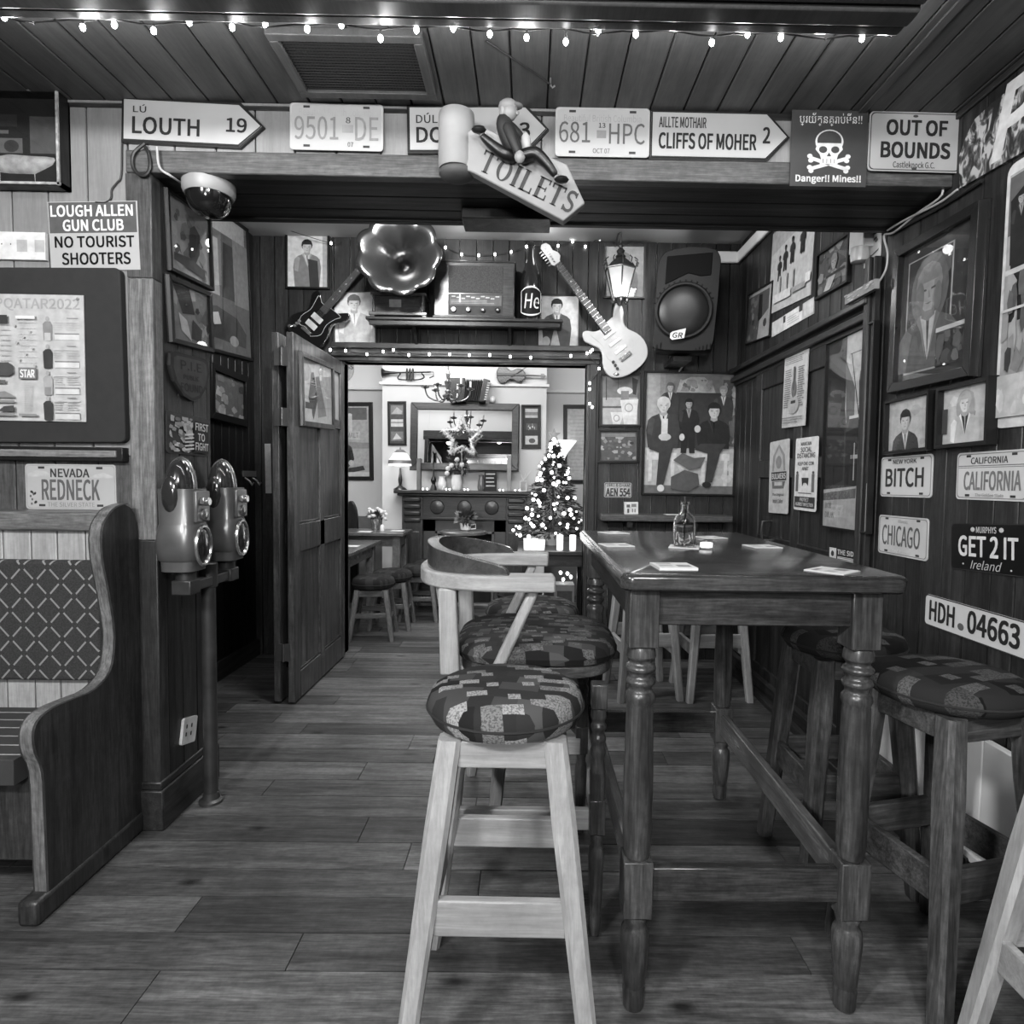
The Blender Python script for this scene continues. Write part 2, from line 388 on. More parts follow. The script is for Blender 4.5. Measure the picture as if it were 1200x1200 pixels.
# front wall left of the opening
g = new(M_WHITE)
boards(g, 'x', -3.0, -1.405, .132, lambda g, a, b: g.box(a, YA, 1.36, b, YA+.02, ZC-.015), .08, .004)
g.m(M_GREYB); boards(g, 'x', -3.0, -1.405, .145, lambda g, a, b: g.box(a, YA, 0, b, YA+.02, 1.36), .08, .004)
g.m(M_BLACKW); g.box(-3, YA+.012, 0, -1.405, YS-.02, ZC)
struct(g, 'wall_front', bevel=.003, seg=1)
g = new(M_DARKX); g.box(-3, YA-.004, ZC-.022, XR, YA+.01, ZC); g.m(M_WHITE).box(-3, YA-.009, ZC-.010, .6, YA-.004, ZC-.002); struct(g, 'trim_4')
g = new(M_BLACKW); g.box(-3, YA-.035, 1.338, -1.42, YA, 1.388); g.m(M_SLATR).box(-3, YA-.042, 1.352, -1.44, YA-.03, 1.376); struct(g, 'trim_5', bevel=.003)
# header above the opening
g = new(M_WHITE)
boards(g, 'x', -1.405, XR, .15, lambda g, a, b: g.box(a, YA, 2.40, b, YA+.02, ZC-.015), .1, .004)
g.m(M_BLACKW); g.box(-1.405, YA+.012, 2.37, XR, YS-.012, ZM)
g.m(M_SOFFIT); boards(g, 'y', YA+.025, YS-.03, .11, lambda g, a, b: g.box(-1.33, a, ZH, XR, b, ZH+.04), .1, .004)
g.box(-1.4, YS-.03, ZH-.008, XR, YS, ZM)
struct(g, 'wall_header', bevel=.003, seg=1)
g = new(M_BEAM); g.box(-1.405, YA-.012, ZH-.002, XR, YA+.03, 2.412); struct(g, 'trim_6', bevel=.004)
# pillar left of the opening
g = new(M_POST); g.box(-1.412, YA-.006, 1.06, XJ+.002, YA+.05, 1.98)
g.m(wood('pillar_top_wood', .03, .10, 'Z', .4)); g.box(-1.412, YA-.006, 1.98, XJ+.002, YA+.05, ZH); g.m(M_DARKZ); g.box(-1.412, YA-.006, 0, XJ+.002, YA+.05, 1.06)
boards(g, 'y', YA+.05, YS, .1, lambda g, a, b: g.box(-1.412, a, 0, XJ, b, ZH), .05, .003)
struct(g, 'pillar', bevel=.004)
g = new(M_DARKY); g.box(-1.425, YA-.02, 0, XJ+.015, YS+.01, .15); g.box(-1.42, YA-.014, .15, XJ+.008, YS+.005, .18); struct(g, 'baseboard_left', bevel=.006)
# right wall
g = new(M_DARKZ)
boards(g, 'y', -.4, 2.62, .105, lambda g, a, b: g.box(XR, a, 0, XR+.02, b, ZC), .1, .004)
boards(g, 'y', 2.62, YB, .11, lambda g, a, b: g.box(XR, a, 2.02, XR+.02, b, ZM), .1, .004)
boards(g, 'y', 3.98, YB, .11, lambda g, a, b: g.box(XR, a, 0, XR+.02, b, 2.02), .1, .004)
g.m(M_BLACKW); g.box(XR+.012, -.4, 0, XR+.1, YB+.1, ZM); struct(g, 'wall_right', bevel=.003, seg=1)
g = new(M_DARKZ); g.box(XR-.035, 2.60, 0, XR, 2.68, 2.25); g.box(XR-.05, 2.615, 0, XR-.03, 2.655, 2.25); struct(g, 'trim_7', bevel=.008)      # post on the right wall
g = new(M_DARKY); g.box(XR-.02, 2.62, 1.975, XR, YB, 2.075); g.box(XR-.045, 2.62, 1.995, XR-.01, YB, 2.03); g.box(XR-.06, 2.62, 2.055, XR-.01, YB, 2.085); struct(g, 'trim_8', bevel=.006)
g = new(M_DARKY); g.box(XR-.09, 1.9, 0, XR, YB, .035); g.box(XR-.05, 1.9, .035, XR, YB, .10); struct(g, 'baseboard_right', bevel=.006)
g = new(M_PLASTW); g.box(XR-.03, 2.62, ZM-.14, XR, YB, ZM-.06); g.box(1.25, YB-.03, ZM-.14, XR, YB, ZM-.06); struct(g, 'trim_9', bevel=.01)
# panelled door in the right wall
d = new(M_DARKZ); Y0, Y1 = 2.70, 3.96
d.box(XR-.005, Y0, .05, XR+.02, Y1, 1.975)
d.box(XR-.02, Y0, .05, XR, Y0+.10, 1.975); d.box(XR-.02, Y1-.10, .05, XR, Y1, 1.975); d.box(XR-.02, (Y0+Y1)/2-.05, .05, XR, (Y0+Y1)/2+.05, 1.975)
for z in (.05, .86, 1.32, 1.87): d.box(XR-.018, Y0, z, XR, Y1, z+.11)
door = struct(d, 'door_1', bevel=.006)
g = new(mat('dull_brass', .35, .3, 1)); c = onx(899, 622, XR-.03)
g.tube([c+V((.03, 0, .06)), c+V((-.03, 0, .055)), c+V((-.035, 0, 0)), c+V((-.03, 0, -.055)), c+V((.03, 0, -.06))], .008); h = g.build('door_handle', door); h['label'] = 'curved brass pull handle'
# middle room: guitar wall with the double doorway
DX0, DX1, DZ = -1.325, .40, 2.105
g = new(M_DARKZ)
boards(g, 'x', -2.0, DX0-.06, .1, lambda g, a, b: g.box(a, YB, 0, b, YB+.02, ZM), .1, .004)
boards(g, 'x', DX0-.06, DX1+.07, .11, lambda g, a, b: g.box(a, YB, DZ+.02, b, YB+.02, ZM), .1, .004)
boards(g, 'x', DX1+.07, XR+.05, .1, lambda g, a, b: g.box(a, YB, 0, b, YB+.02, ZM), .1, .004)
g.m(M_PLAST); g.box(-2.6, YB+.014, 0, DX0, YB+.12, ZM); g.box(DX0, YB+.014, DZ, DX1, YB+.12, ZM); g.box(DX1, YB+.014, 0, 2.0, YB+.12, ZM)
struct(g, 'wall_back', bevel=.003, seg=1)
g = new(M_DARKX); g.box(DX0-.07, YB-.03, DZ, DX1+.09, YB+.13, DZ+.12); g.box(DX0-.07, YB-.05, DZ+.03, DX1+.09, YB-.02, DZ+.055); g.box(DX0-.07, YB-.06, DZ+.085, DX1+.10, YB-.02, DZ+.125)
struct(g, 'trim_10', bevel=.006)                                   # moulding over the double doorway
g = new(M_DARKZ); g.box(DX1, YB-.025, 0, DX1+.09, YB+.13, DZ); g.box(DX1+.02, YB-.045, 0, DX1+.07, YB-.02, DZ); g.box(DX0-.05, YB-.02, 0, DX0, YB+.13, DZ); struct(g, 'trim_11', bevel=.005)
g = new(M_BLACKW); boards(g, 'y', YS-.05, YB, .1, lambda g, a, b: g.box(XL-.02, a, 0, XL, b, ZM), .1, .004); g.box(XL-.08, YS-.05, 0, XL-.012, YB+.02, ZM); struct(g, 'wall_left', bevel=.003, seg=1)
g = new(M_DARKY); g.box(XL, YS, 0, XL+.025, YB, .12); struct(g, 'baseboard_left_middle', bevel=.004)
g = new(M_PLAST); g.box(-2.1, YS-.02, ZM, 1.6, YB+.1, ZM+.05); struct(g, 'ceiling_middle')
# fireplace room
g = new(M_PLASTW); g.box(-2.9, YF+.4, 2.25, 2.0, YF+.5, 3.0); g.box(-1.515, YF, 2.25, .17, YF+.42, 3.0)
g.m(M_PLAST); g.box(-2.9, YF+.4, 0, 2.0, YF+.5, 2.25); g.box(-1.515, YF, 0, .17, YF+.42, 2.25)
struct(g, 'wall_fireplace')
g = new(M_PLASTW); g.box(-2.9, YF+.36, 2.235, -1.515, YF+.4, 2.265); g.box(.17, YF+.36, 2.235, 2.0, YF+.4, 2.265); g.box(-1.545, YF-.03, 2.235, .20, YF, 2.265); struct(g, 'trim_12', bevel=.006)
g = new(M_DADO); g.box(-2.9, YF+.385, 0, -1.515, YF+.4, .86); g.box(.17, YF+.385, 0, 2, YF+.4, .86); struct(g, 'baseboard_fireplace_room', bevel=.004)
g = new(M_PLAST); g.box(-2.98, YB+.1, 0, -2.9, YF+.5, 3.0); struct(g, 'wall_far_left')
g = new(M_PLAST); g.box(2.0, YB+.1, 0, 2.08, YF+.5, 3.0); struct(g, 'wall_far_right')
g = new(M_PLASTW); g.box(-2.95, YB+.1, ZM-.03, 2.05, YF+.5, 3.02); struct(g, 'ceiling_fireplace_room')
# ventilation grille in the front ceiling
q = [onz(338, 40, ZC), onz(487, 39, ZC), onz(500, 103, ZC), onz(362, 103, ZC)]
x0, x1, y0, y1 = q[3].x, q[2].x, q[0].y, q[2].y
v = thing('ceiling_vent', 'dark ventilation grille with wooden surround set in the board ceiling', 'vent', ((x0+x1)/2, (y0+y1)/2, ZC-.02))
g = new(M_CEIL)
for a in ((x0-.03, y0-.03, x1+.03, y0), (x0-.03, y1, x1+.03, y1+.03), (x0-.03, y0, x0, y1), (x1, y0, x1+.03, y1)): g.box(a[0], a[1], ZC-.022, a[2], a[3], ZC+.002)
g.build('surround', v, bevel=.003)
g = new(mat('vent_black', .012, .5)); g.box(x0, y0, ZC-.004, x1, y1, ZC+.001)
k = 0; yy = y0+.006
while yy < y1: g.box(x0, yy, ZC-.012, x1, yy+.006, ZC-.003); yy += .013
for i in range(1, 40): g.box(x0+(x1-x0)*i/40-.001, y0, ZC-.010, x0+(x1-x0)*i/40+.001, y1, ZC-.004)
g.build('grille', v, smooth=False)
# white panel at the foot of the right wall
g = new(mat('white_board', .85, .5, vary=.03)); 
for i in range(9): g.box(XR-.03, 1.28+.15*i, .10, XR-.004, 1.28+.15*i+.146, .50)
g.box(XR-.04, 1.27, .09, XR-.002, 2.64, .12)
tag(g.build('wall_panel', bevel=.004), 'white upright panel along the foot of the right wall behind the stools', 'panel')
# ================================================================== FURNITURE
M_TABLE = wood('table_wood', .014, .075, 'X', .2, 1.0, .15, .4, .25, .03, .35)
M_TABLEZ = wood('table_leg_wood', .022, .115, 'Z', .3, 1.0, .12, .3, .12, .2, .4)
M_LIGHTZ = wood('pale_stool_wood', .24, .47, 'Z', .42, .9, .1, .3, .05, .1, .2, grain=.3)
M_LIGHTX = wood('pale_rail_wood', .24, .45, 'X', .42, .9, .1, .3, .05, .1, .2, grain=.3)
M_MIDZ = wood('brown_stool_wood', .03, .16, 'Z', .36, 1.1, .12, .5, .1, .25, .45)
M_MIDX = wood('brown_rail_wood', .03, .14, 'X', .36, 1.1, .12, .4, .1, .25, .45)
F_STOOL = patch_fabric('stool_fabric', 13.5, .018, .27)
F_CHAIR = patch_fabric('chair_fabric', 19, .016, .12)
F_DARK = patch_fabric('dark_fabric', 12, .008, .035)
M_RUB = mat('dark_foot', .02, .6)

# ---- tall bar table
TX0, TX1, TY0, TY1, TZ = .215, .885, 1.39, 2.58, 1.085
t = thing('bar_table', 'tall dark varnished bar table with turned legs and stretchers', 'table', (.55, 1.98, 0))
g = new(M_TABLE)
n = 5
for i in range(n):
    a = TX0+(TX1-TX0)*i/n; b = TX0+(TX1-TX0)*(i+1)/n
    if i == 0 or i == n-1: pass
wv = []
def tp(z, ins, r=.03):
    pts = []
    for cx, cy, a0 in ((TX1-r, TY0+r, -PI/2), (TX1-r, TY1-r, 0), (TX0+r, TY1-r, PI/2), (TX0+r, TY0+r, PI)):
        for k in range(5):
            a = a0+PI/2*k/4; pts.append(V((cx+(r-ins)*math.cos(a), cy+(r-ins)*math.sin(a), z)))
    return pts
g.skin([g.ring(tp(*q)) for q in ((TZ-.042, .012), (TZ-.036, .003), (TZ-.012, 0), (TZ-.004, .004), (TZ, .012))])
g.build('tabletop', t)
LX = (.275, .80); LY = (1.455, 2.455)
def turned(g, x, y, ztop, zb, s=1.0, zblk=(.245, .385), r=.034):
    b = r*1.04*s
    g.box(x-b, y-b, zb, x+b, y+b, ztop)
    z1 = zb; z0 = zblk[1]
    P = [(.031, z1), (.034, z1-.01), (.036, z1-.028), (.028, z1-.036), (.027, z1-.043), (.036, z1-.05), (.037, z1-.057), (.028, z1-.066), (.027, z1-.075), (.035, z1-.083), (.036, z1-.09), (.028, z1-.10), (.027, z1-.108),
         (.035, z1-.118), (.036, z1-.13), (.031, z1-.142), (.0325, z1-.15), (.035, z1-.28), (.036, (z1+z0)/2-.05), (.0345, z0+.03), (.030, z0+.004), (.03, z0)]
    g.lathe([(p*s*r/.034, z) for p, z in P[::-1]], (x, y, 0), 24)
    g.box(x-b, y-b, zblk[0], x+b, y+b, zblk[1])
    z0 = zblk[0]
    P = [(.022, 0), (.026, .004), (.027, .03), (.028, .052), (.0255, .06), (.0275, .066), (.033, z0*.5), (.036, z0-.07), (.034, z0-.045), (.026, z0-.032), (.027, z0-.02), (.031, z0-.008), (.029, z0)]
    g.lathe([(p*s*r/.034, z) for p, z in P], (x, y, 0), 24)
for x in LX:
    for y in LY:
        g = new(M_TABLEZ); turned(g, x, y, TZ-.042, .905); g.build('leg', t, bevel=.005)
ap = .085
for (p, q) in (((LX[0], LY[0]-.012), (LX[1], LY[0]-.012)), ((LX[0], LY[1]+.012), (LX[1], LY[1]+.012))):
    g = new(M_TABLE); g.box(p[0]+.03, p[1]-.011, TZ-.042-ap, q[0]-.03, p[1]+.011, TZ-.042); g.build('apron', t, bevel=.003)
for x in (LX[0]-.012, LX[1]+.012):
    g = new(M_DARKY); g.box(x-.011, LY[0]+.03, TZ-.042-ap, x+.011, LY[1]-.03, TZ-.042); g.build('apron', t, bevel=.003)
for y in LY:
    g = new(M_TABLE); g.box(LX[0]+.03, y-.014, .275, LX[1]-.03, y+.014, .36); g.build('stretcher', t, bevel=.004)
for x in LX:
    g = new(wood('table_rail_wood', .05, .15, 'Y', .3, .8, .1, .1, .3)); g.box(x-.014, LY[0]+.03, .275, x+.014, LY[1]-.03, .36); g.build('stretcher', t, bevel=.004)

# ---- stools
def stool(label, loc, rot=0, h=.82, r=.185, thick=.09, top=.115, foot=.205, lw=.05, zm=None, xm=None, fab=None, rails=((.355, .08), (.30, .075)), apron=.06, group=None, name='bar_stool'):
    zm = zm or M_LIGHTZ; xm = xm or M_LIGHTX; fab = fab or F_STOOL
    s = thing(name, label, 'stool', (0, 0, 0), group)
    zb = h-thick
    g = new(fab)
    prof = [(.02, zb), (r*.8, zb), (r*.93, zb+thick*.10), (r, zb+thick*.36), (r*.995, zb+thick*.55), (r*.95, zb+thick*.78), (r*.82, zb+thick*.93), (r*.5, zb+thick*1.0), (.02, zb+thick*1.02)]
    g.lathe(prof, n=40); seat = g.build('cushion', s)
    g = new(mat('fabric_piping', .012, .9)); g.tube([(r*1.0*math.cos(a), r*1.0*math.sin(a), zb+thick*.42) for a in [2*PI*k/40 for k in range(40)]], .0035, 5, True); g.build('piping', seat)
    def at(sx, sy, z): k = top+(foot-top)*(1-z/zb); return V((sx*k, sy*k, z))
    for sx in (-1, 1):
        for sy in (-1, 1):
            g = new(zm)
            zz = [0, .02, rails[0][0]-.06, zb*.75, zb]; ww = [.8, .84, .94, 1.08, 1.0]; rr = []
            for z, k in zip(zz, ww):
                c = at(sx, sy, z); e = lw*k/2; ch = e*.62
                rr.append(g.ring([c+V(p+(0,)) for p in ((-e, -ch), (-ch, -e), (ch, -e), (e, -ch), (e, ch), (ch, e), (-ch, e), (-e, ch))]))
            g.skin(rr); g.build('leg', s)
    def rail(a, b, z, hh, nm, m, th=.022):
        p, q = at(*a, z), at(*b, z); d = (q-p).normalized(); g = new(m); g.bar(p+d*lw*.35, q-d*lw*.35, th, hh); g.build(nm, s, bevel=.004)
    for i, (a, b) in enumerate((((-1, -1), (1, -1)), ((-1, 1), (1, 1)), ((-1, -1), (-1, 1)), ((1, -1), (1, 1)))):
        z, hh = rails[0] if i < 2 else rails[1]
        rail(a, b, z, hh, 'stretcher', xm); rail(a, b, zb-apron/2-.004, apron, 'apron', xm)
    s.location = loc; s.rotation_euler.z = rot
    return s
stool('pale beech bar stool with round patchwork fabric seat standing nearest in the aisle', (-.048, 1.44, 0), math.radians(-1))
s2 = stool('brown bar stool with patchwork seat at the near right beside the wall', (1.11, 1.585, 0), math.radians(14), .815, .19, .075, zm=M_MIDZ, xm=M_MIDX, fab=patch_fabric('brown_stool_fabric', 10, .007, .09), foot=.172, rails=((.34, .085), (.33, .085)), lw=.056)
def again(src, label, loc, rot): c = copy_tree(src); c['label'] = label; c.location = loc; c.rotation_euler.z = rot; return c
again(s2, 'brown bar stool tucked behind the right front leg of the bar table', (1.06, 2.03, 0), 0)
again([o for o in bpy.data.objects if o.name == 'bar_stool'][0], 'pale stool cut off at the lower right edge with only one leg showing', (1.19, 1.10, 0), 0)
s4 = stool('round patchwork stool beyond the captain chair on the left of the table', (.02, 2.5, 0), .3, .80, .19, .08, fab=F_CHAIR)
s5 = stool('pale stool under the wall ledge, the left of the two beyond the table', (.71, 3.72, 0), .12, .80, .17, .07, fab=F_DARK, group='stools at the wall ledge', foot=.18)
again(s5, 'pale stool under the wall ledge, the right of the two beyond the table', (1.13, 3.72, 0), .05)

# ---- captain's bar chair
c = thing('captain_chair', 'pale captain bar chair with curved armrail and patchwork seat facing the table', 'chair', (0, 1.95, 0))
SZ = .765
g = new(F_CHAIR)
def sq(z, k):   # rounded seat outline
    return [V((.03+.25*k*math.copysign(abs(math.cos(a))**.6, math.cos(a)), 1.95+.25*k*math.copysign(abs(math.sin(a))**.6, math.sin(a)), z)) for a in [2*PI*i/36 for i in range(36)]]
g.skin([g.ring(sq(z, k)) for z, k in ((SZ, .9), (SZ+.006, .97), (SZ+.025, 1.), (SZ+.042, .97), (SZ+.056, .86), (SZ+.064, .6), (SZ+.067, .2))]); g.build('seat_cushion', c)
g = new(M_MIDX); g.skin([g.ring(sq(z, .93)) for z in (SZ-.035, SZ)]); g.build('seat_frame', c, bevel=.004)
for sy in (-1, 1):
    g = new(M_TABLEZ); turned(g, .205, 1.95+sy*.255, SZ-.035, .66, .62, (.30, .40)); g.build('leg', c, bevel=.003)
    g = new(M_LIGHTZ); g.bar((-.26, 1.95+sy*.24, 0), (-.20, 1.95+sy*.205, SZ-.03), .042, .042, (0, 1, 0)); g.build('leg', c, bevel=.005)
for y in (1.71, 2.19): 
    g = new(M_LIGHTX); g.box(-.22, y-.011, .30, .2, y+.011, .36); g.build('stretcher', c, bevel=.003)
g = new(M_LIGHTX); g.box(-.232, 1.74, .36, -.21, 2.16, .42); g.build('stretcher', c, bevel=.003)
AZ = 1.01
arm = [(.075, 1.70), (-.05, 1.695), (-.16, 1.71), (-.245, 1.76), (-.285, 1.85), (-.295, 1.95), (-.285, 2.05), (-.245, 2.14), (-.16, 2.19), (-.05, 2.205), (.075, 2.20)]
def smooth2(pts, n=5):
    out = []
    for i in range(len(pts)-1):
        p0, p1, p2, p3 = pts[max(i-1, 0)], pts[i], pts[i+1], pts[min(i+2, len(pts)-1)]
        for k in range(n):
            t_ = k/n; out.append(tuple(.5*((2*b)+(-a+c_)*t_+(2*a-5*b+4*c_-d_)*t_*t_+(-a+3*b-3*c_+d_)*t_**3) for a, b, c_, d_ in zip(p0, p1, p2, p3)))
    out.append(tuple(pts[-1])); return out
def ribbon(g, pts, wd, z0, z1):
    """flat bent board following pts, wd wide; z0/z1 may be functions of the fraction along it"""
    rr = []; n_ = len(pts)
    for i, p in enumerate(pts):
        a = V(pts[max(i-1, 0)]+(0,)); b = V(pts[min(i+1, n_-1)]+(0,)); d = (b-a).normalized(); nn = V((-d.y, d.x, 0))*wd/2; t_ = i/(n_-1); P_ = V(p+(0,))
        za = z0(t_) if callable(z0) else z0; zb_ = z1(t_) if callable(z1) else z1
        rr.append(g.ring([P_-nn+V((0, 0, za)), P_+nn+V((0, 0, za)), P_+nn+V((0, 0, zb_)), P_-nn+V((0, 0, zb_))]))
    return g.skin(rr)
ap_ = smooth2(arm)
g = new(M_LIGHTX); ribbon(g, ap_, .075, AZ-.022, AZ+.022); g.build('arm_rail', c, bevel=.006)
cp = smooth2(arm[1:-1])
g = new(wood('crest_wood', .03, .08, 'Y', .22, .8, .1, 0, .4, .05, 0, .25)); ribbon(g, cp, .034, AZ+.02, lambda t_: AZ+.022+.075*max(0, math.sin(PI*t_))**.55); cr = g.build('crest', c, bevel=.008); cr['label'] = 'dark polished raised crest rail'
for sy in (-1, 1):
    y = 1.95+sy*.235
    g = new(M_LIGHTZ); g.bar((-.215, y, SZ-.02), (-.225, y, AZ-.02), .055, .03, (0, 1, 0), .05, .03); g.build('post', c, bevel=.006)
    g = new(M_LIGHTZ); g.bar((-.085, y, SZ-.01), (.02, 1.95+sy*.25, AZ-.02), .034, .03, (0, 1, 0), .028, .026); g.build('post', c, bevel=.008)
g = new(M_LIGHTZ); g.bar((-.25, 1.95, SZ-.01), (-.285, 1.95, AZ-.02), .06, .02, (1, 0, 0)); g.build('post', c, bevel=.006)

# ---- settle bench
M_BENCH = wood('bench_end_wood', .014, .055, 'Z', .4, .8, .1, .7, .1, .15, .3)
M_BENCHX = wood('bench_rail_wood', .08, .17, 'X', .36, .6, .1, .3, .2)
M_SLAT = wood('bench_slat_wood', .26, .42, 'Z', .4, .6, .12, .6, .1, grain=.4)
BX = -1.388
b = thing('settle_bench', 'high-backed wooden settle with curved end panel and diamond upholstered back', 'bench', (-2.0, 1.95, 0))
raw = [(152, 590), (138, 594), (128, 604), (120, 622), (121, 655), (128, 692), (134, 730), (135, 755), (130, 786), (112, 808), (87, 819), (62, 830), (45, 845), (40, 863), (43, 883), (51, 905), (54, 960), (58, 1060)]
pf = [(onx(x, y, BX).y, onx(x, y, BX).z) for x, y in raw]
pf = [(min(a, YA-.005), z) for a, z in smooth2(pf, 3)]
top = pf[0][1]
out = pf + [(YA-.004, .03), (YA-.004, top-.12), (YA-.012, top-.07), (YA-.028, top-.035), (YA-.05, top-.014), (YA-.075, top-.003)]
out = [(a, max(z, .03)) for a, z in out]
g = new(M_BENCH); fy = Fr((BX, 0, 0), (0, 1, 0), (0, 0, 1), (1, 0, 0)); g.prism(fy, out, -.045, 0); g.build('end_panel', b, bevel=.006, seg=3)
g = new(wood('lit_worn_edge_wood', .08, .20, 'Z', .3, .8, .1, .2, .1)); nrm = []  # worn edge, with the light it catches put into the paler tone
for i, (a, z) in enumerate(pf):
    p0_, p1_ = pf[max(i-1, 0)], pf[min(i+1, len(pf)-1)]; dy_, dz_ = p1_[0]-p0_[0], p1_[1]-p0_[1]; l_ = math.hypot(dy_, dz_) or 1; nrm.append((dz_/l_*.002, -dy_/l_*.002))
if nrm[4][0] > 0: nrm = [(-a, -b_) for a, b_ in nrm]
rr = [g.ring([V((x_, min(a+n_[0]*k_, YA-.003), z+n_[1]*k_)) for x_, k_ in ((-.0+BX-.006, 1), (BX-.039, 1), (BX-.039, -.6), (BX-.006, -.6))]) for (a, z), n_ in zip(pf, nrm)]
g.skin(rr); eb = g.build('front_edge', b); eb['label'] = 'worn edge of the curved end panel, toned paler as if lit'
g = new(M_BENCH); g.box(BX-.055, 1.70, 0, BX+.006, YA-.004, .075); g.build('foot_rail', b, bevel=.012)
def bz(x, y, Y): return ony(x, y, Y).z
BY = 2.10; z1, z2, z3, z4 = bz(50, 599, BY), bz(50, 621, BY), bz(50, 655, BY), bz(50, 794, BY)
g = new(M_BENCHX); g.box(-2.9, BY-.03, z2, BX-.04, YA-.004, z1); g.build('back_rail', b, bevel=.008)
SEAT = .49
g = new(M_SLAT); boards(g, 'x', -2.9, BX-.045, .092, lambda g, a, e: g.box(a, BY, .1, e, BY+.018, z2+.01), .05, .004); g.build('back_slats', b, bevel=.003)
# diamond cloth
m, nt, bs = nodes('diamond_cloth'); bs.inputs['Roughness'].default_value = .9
tc = N(nt, 'ShaderNodeTexCoord'); sp = N(nt, 'ShaderNodeSeparateXYZ'); L(nt, tc.outputs['Object'], sp.inputs[0])
def mth(op, a, b_=None):
    q = N(nt, 'ShaderNodeMath', operation=op)
    for i, v_ in enumerate((a, b_)):
        if v_ is None: continue
        if hasattr(v_, 'links'): L(nt, v_, q.inputs[i])
        else: q.inputs[i].default_value = v_
    return q.outputs[0]
def diag(s_): 
    u = mth('MULTIPLY', mth('ADD', mth('MULTIPLY', sp.outputs[0], 1/.086), mth('MULTIPLY', sp.outputs[2], s_/.098)), 1.0)
    return mth('ABSOLUTE', mth('SUBTRACT', mth('FRACT', u), .5)), u
d1, u1 = diag(1); d2, u2 = diag(-1)
def seg(dd, uu): return mth('MULTIPLY', mth('LESS_THAN', dd, .045), mth('LESS_THAN', mth('ABSOLUTE', mth('SUBTRACT', mth('FRACT', mth('ADD', uu, .5)), .5)), .34))
k_ = mth('MAXIMUM', mth('MULTIPLY', mth('LESS_THAN', d1, .045), mth('GREATER_THAN', d2, .16)), mth('MULTIPLY', mth('LESS_THAN', d2, .045), mth('GREATER_THAN', d1, .16)))
nz = N(nt, 'ShaderNodeTexNoise'); nz.inputs['Scale'].default_value = 220; L(nt, tc.outputs['Object'], nz.inputs['Vector'])
rp = ramp(nt, [(.3, .014), (.7, .034)]); L(nt, nz.outputs['Fac'], rp.inputs['Fac'])
mx = N(nt, 'ShaderNodeMix', data_type='RGBA'); L(nt, k_, mx.inputs['Factor']); L(nt, rp.outputs['Color'], mx.inputs[6]); mx.inputs[7].default_value = (.2, .2, .2, 1); L(nt, mx.outputs[2], bs.inputs['Base Color'])
DIAM = m
g = new(DIAM); g.box(-2.88, BY-.035, z4, BX-.055, BY+.002, z3); pd = g.build('back_cushion', b, bevel=.012, seg=3); pd['label'] = 'grey cloth back pad with diamond pattern'
g = new(mat('striped_cloth', .03, .9)); g.box(-2.9, 1.70, SEAT-.075, BX-.05, BY-.01, SEAT); 
g.m(ink(.2))
for i in range(6): g.box(-2.9, 1.73+.062*i, SEAT-.002, BX-.055, 1.735+.062*i, SEAT+.002)
g.build('seat_cushion', b, bevel=.006)
g = new(M_BENCH); g.box(-2.9, 1.76, .16, BX-.045, 1.785, SEAT-.075); g.build('seat_front', b, bevel=.004)
g = new(M_BENCHX); g.box(-2.9, 2.02, .1, BX-.045, 2.05, .2); g.build('back_stretcher', b, bevel=.004)

# ---- folding door standing open on the left of the doorway
d = thing('folding_door', 'panelled wooden folding door standing open at the left of the far doorway', 'door', (DX0, 3.45, 0))
DY0, DY1, DT = 3.43, 4.37, 2.085
M_DOOR = wood('door_wood', .022, .13, 'Z', .36, .8, .15, .4, .1, .15, .4)
def leaf(nm, x0, x1, y0, y1, panels=True):
    g = new(M_DOOR); xm_ = (x0+x1)/2
    st = .085
    g.box(x0, y0, .012, x1, y0+st, DT); g.box(x0, y1-st, .012, x1, y1, DT)
    ym = (y0+y1)/2; g.box(x0, ym-.04, .16, x1, ym+.04, 1.62)
    for za, zb in ((.012, .17), (.86, 1.02), (1.62, 1.68), (2.0, DT)): g.box(x0, y0+st, za, x1, y1-st, zb)
    lf = g.build(nm, d, bevel=.004)
    for ya, yb in ((y0+st, ym-.04), (ym+.04, y1-st)):
        for za, zb in ((.17, .86), (1.02, 1.62)):
            g = new(M_DOOR); g.box(xm_-.006, ya, za, xm_+.006, yb, zb); g.m(M_DARKY); g.box(x0+.004, ya, za, x1-.004, yb, za+.014); g.build('panel', lf, bevel=.003)
    return lf
lf = leaf('door_leaf', DX0-.02, DX0+.02, DY0, DY1)
g = new(mat('frosted_pane', .5, .25, vary=.2, scale=4)); g.box(DX0-.004, DY0+.085, 1.68, DX0+.004, DY1-.085, 2.0); g.build('upper_panel', lf)
lf2 = leaf('door_leaf', DX0-.105, DX0-.065, DY0+.01, DY1)
g = new(M_DOOR); g.box(DX0-.004, DY0+.085, 1.68, DX0+.004, DY0+.1, 2.0)
g.bm.free()
g = new(M_DOOR); g.box(DX0-.09, DY0+.095, 1.68, DX0-.08, DY1-.085, 2.0); g.build('upper_panel', lf2)
for z in (1.95, 1.62, .3):
    g = new(mat('hinge_steel', .12, .4, .8)); g.box(DX0-.085, DY0-.004, z-.05, DX0-.01, DY0+.001, z+.05); g.cyl((DX0-.043, DY0-.006, z-.05), (DX0-.043, DY0-.006, z+.05), .008); g.build('hinge', lf2)
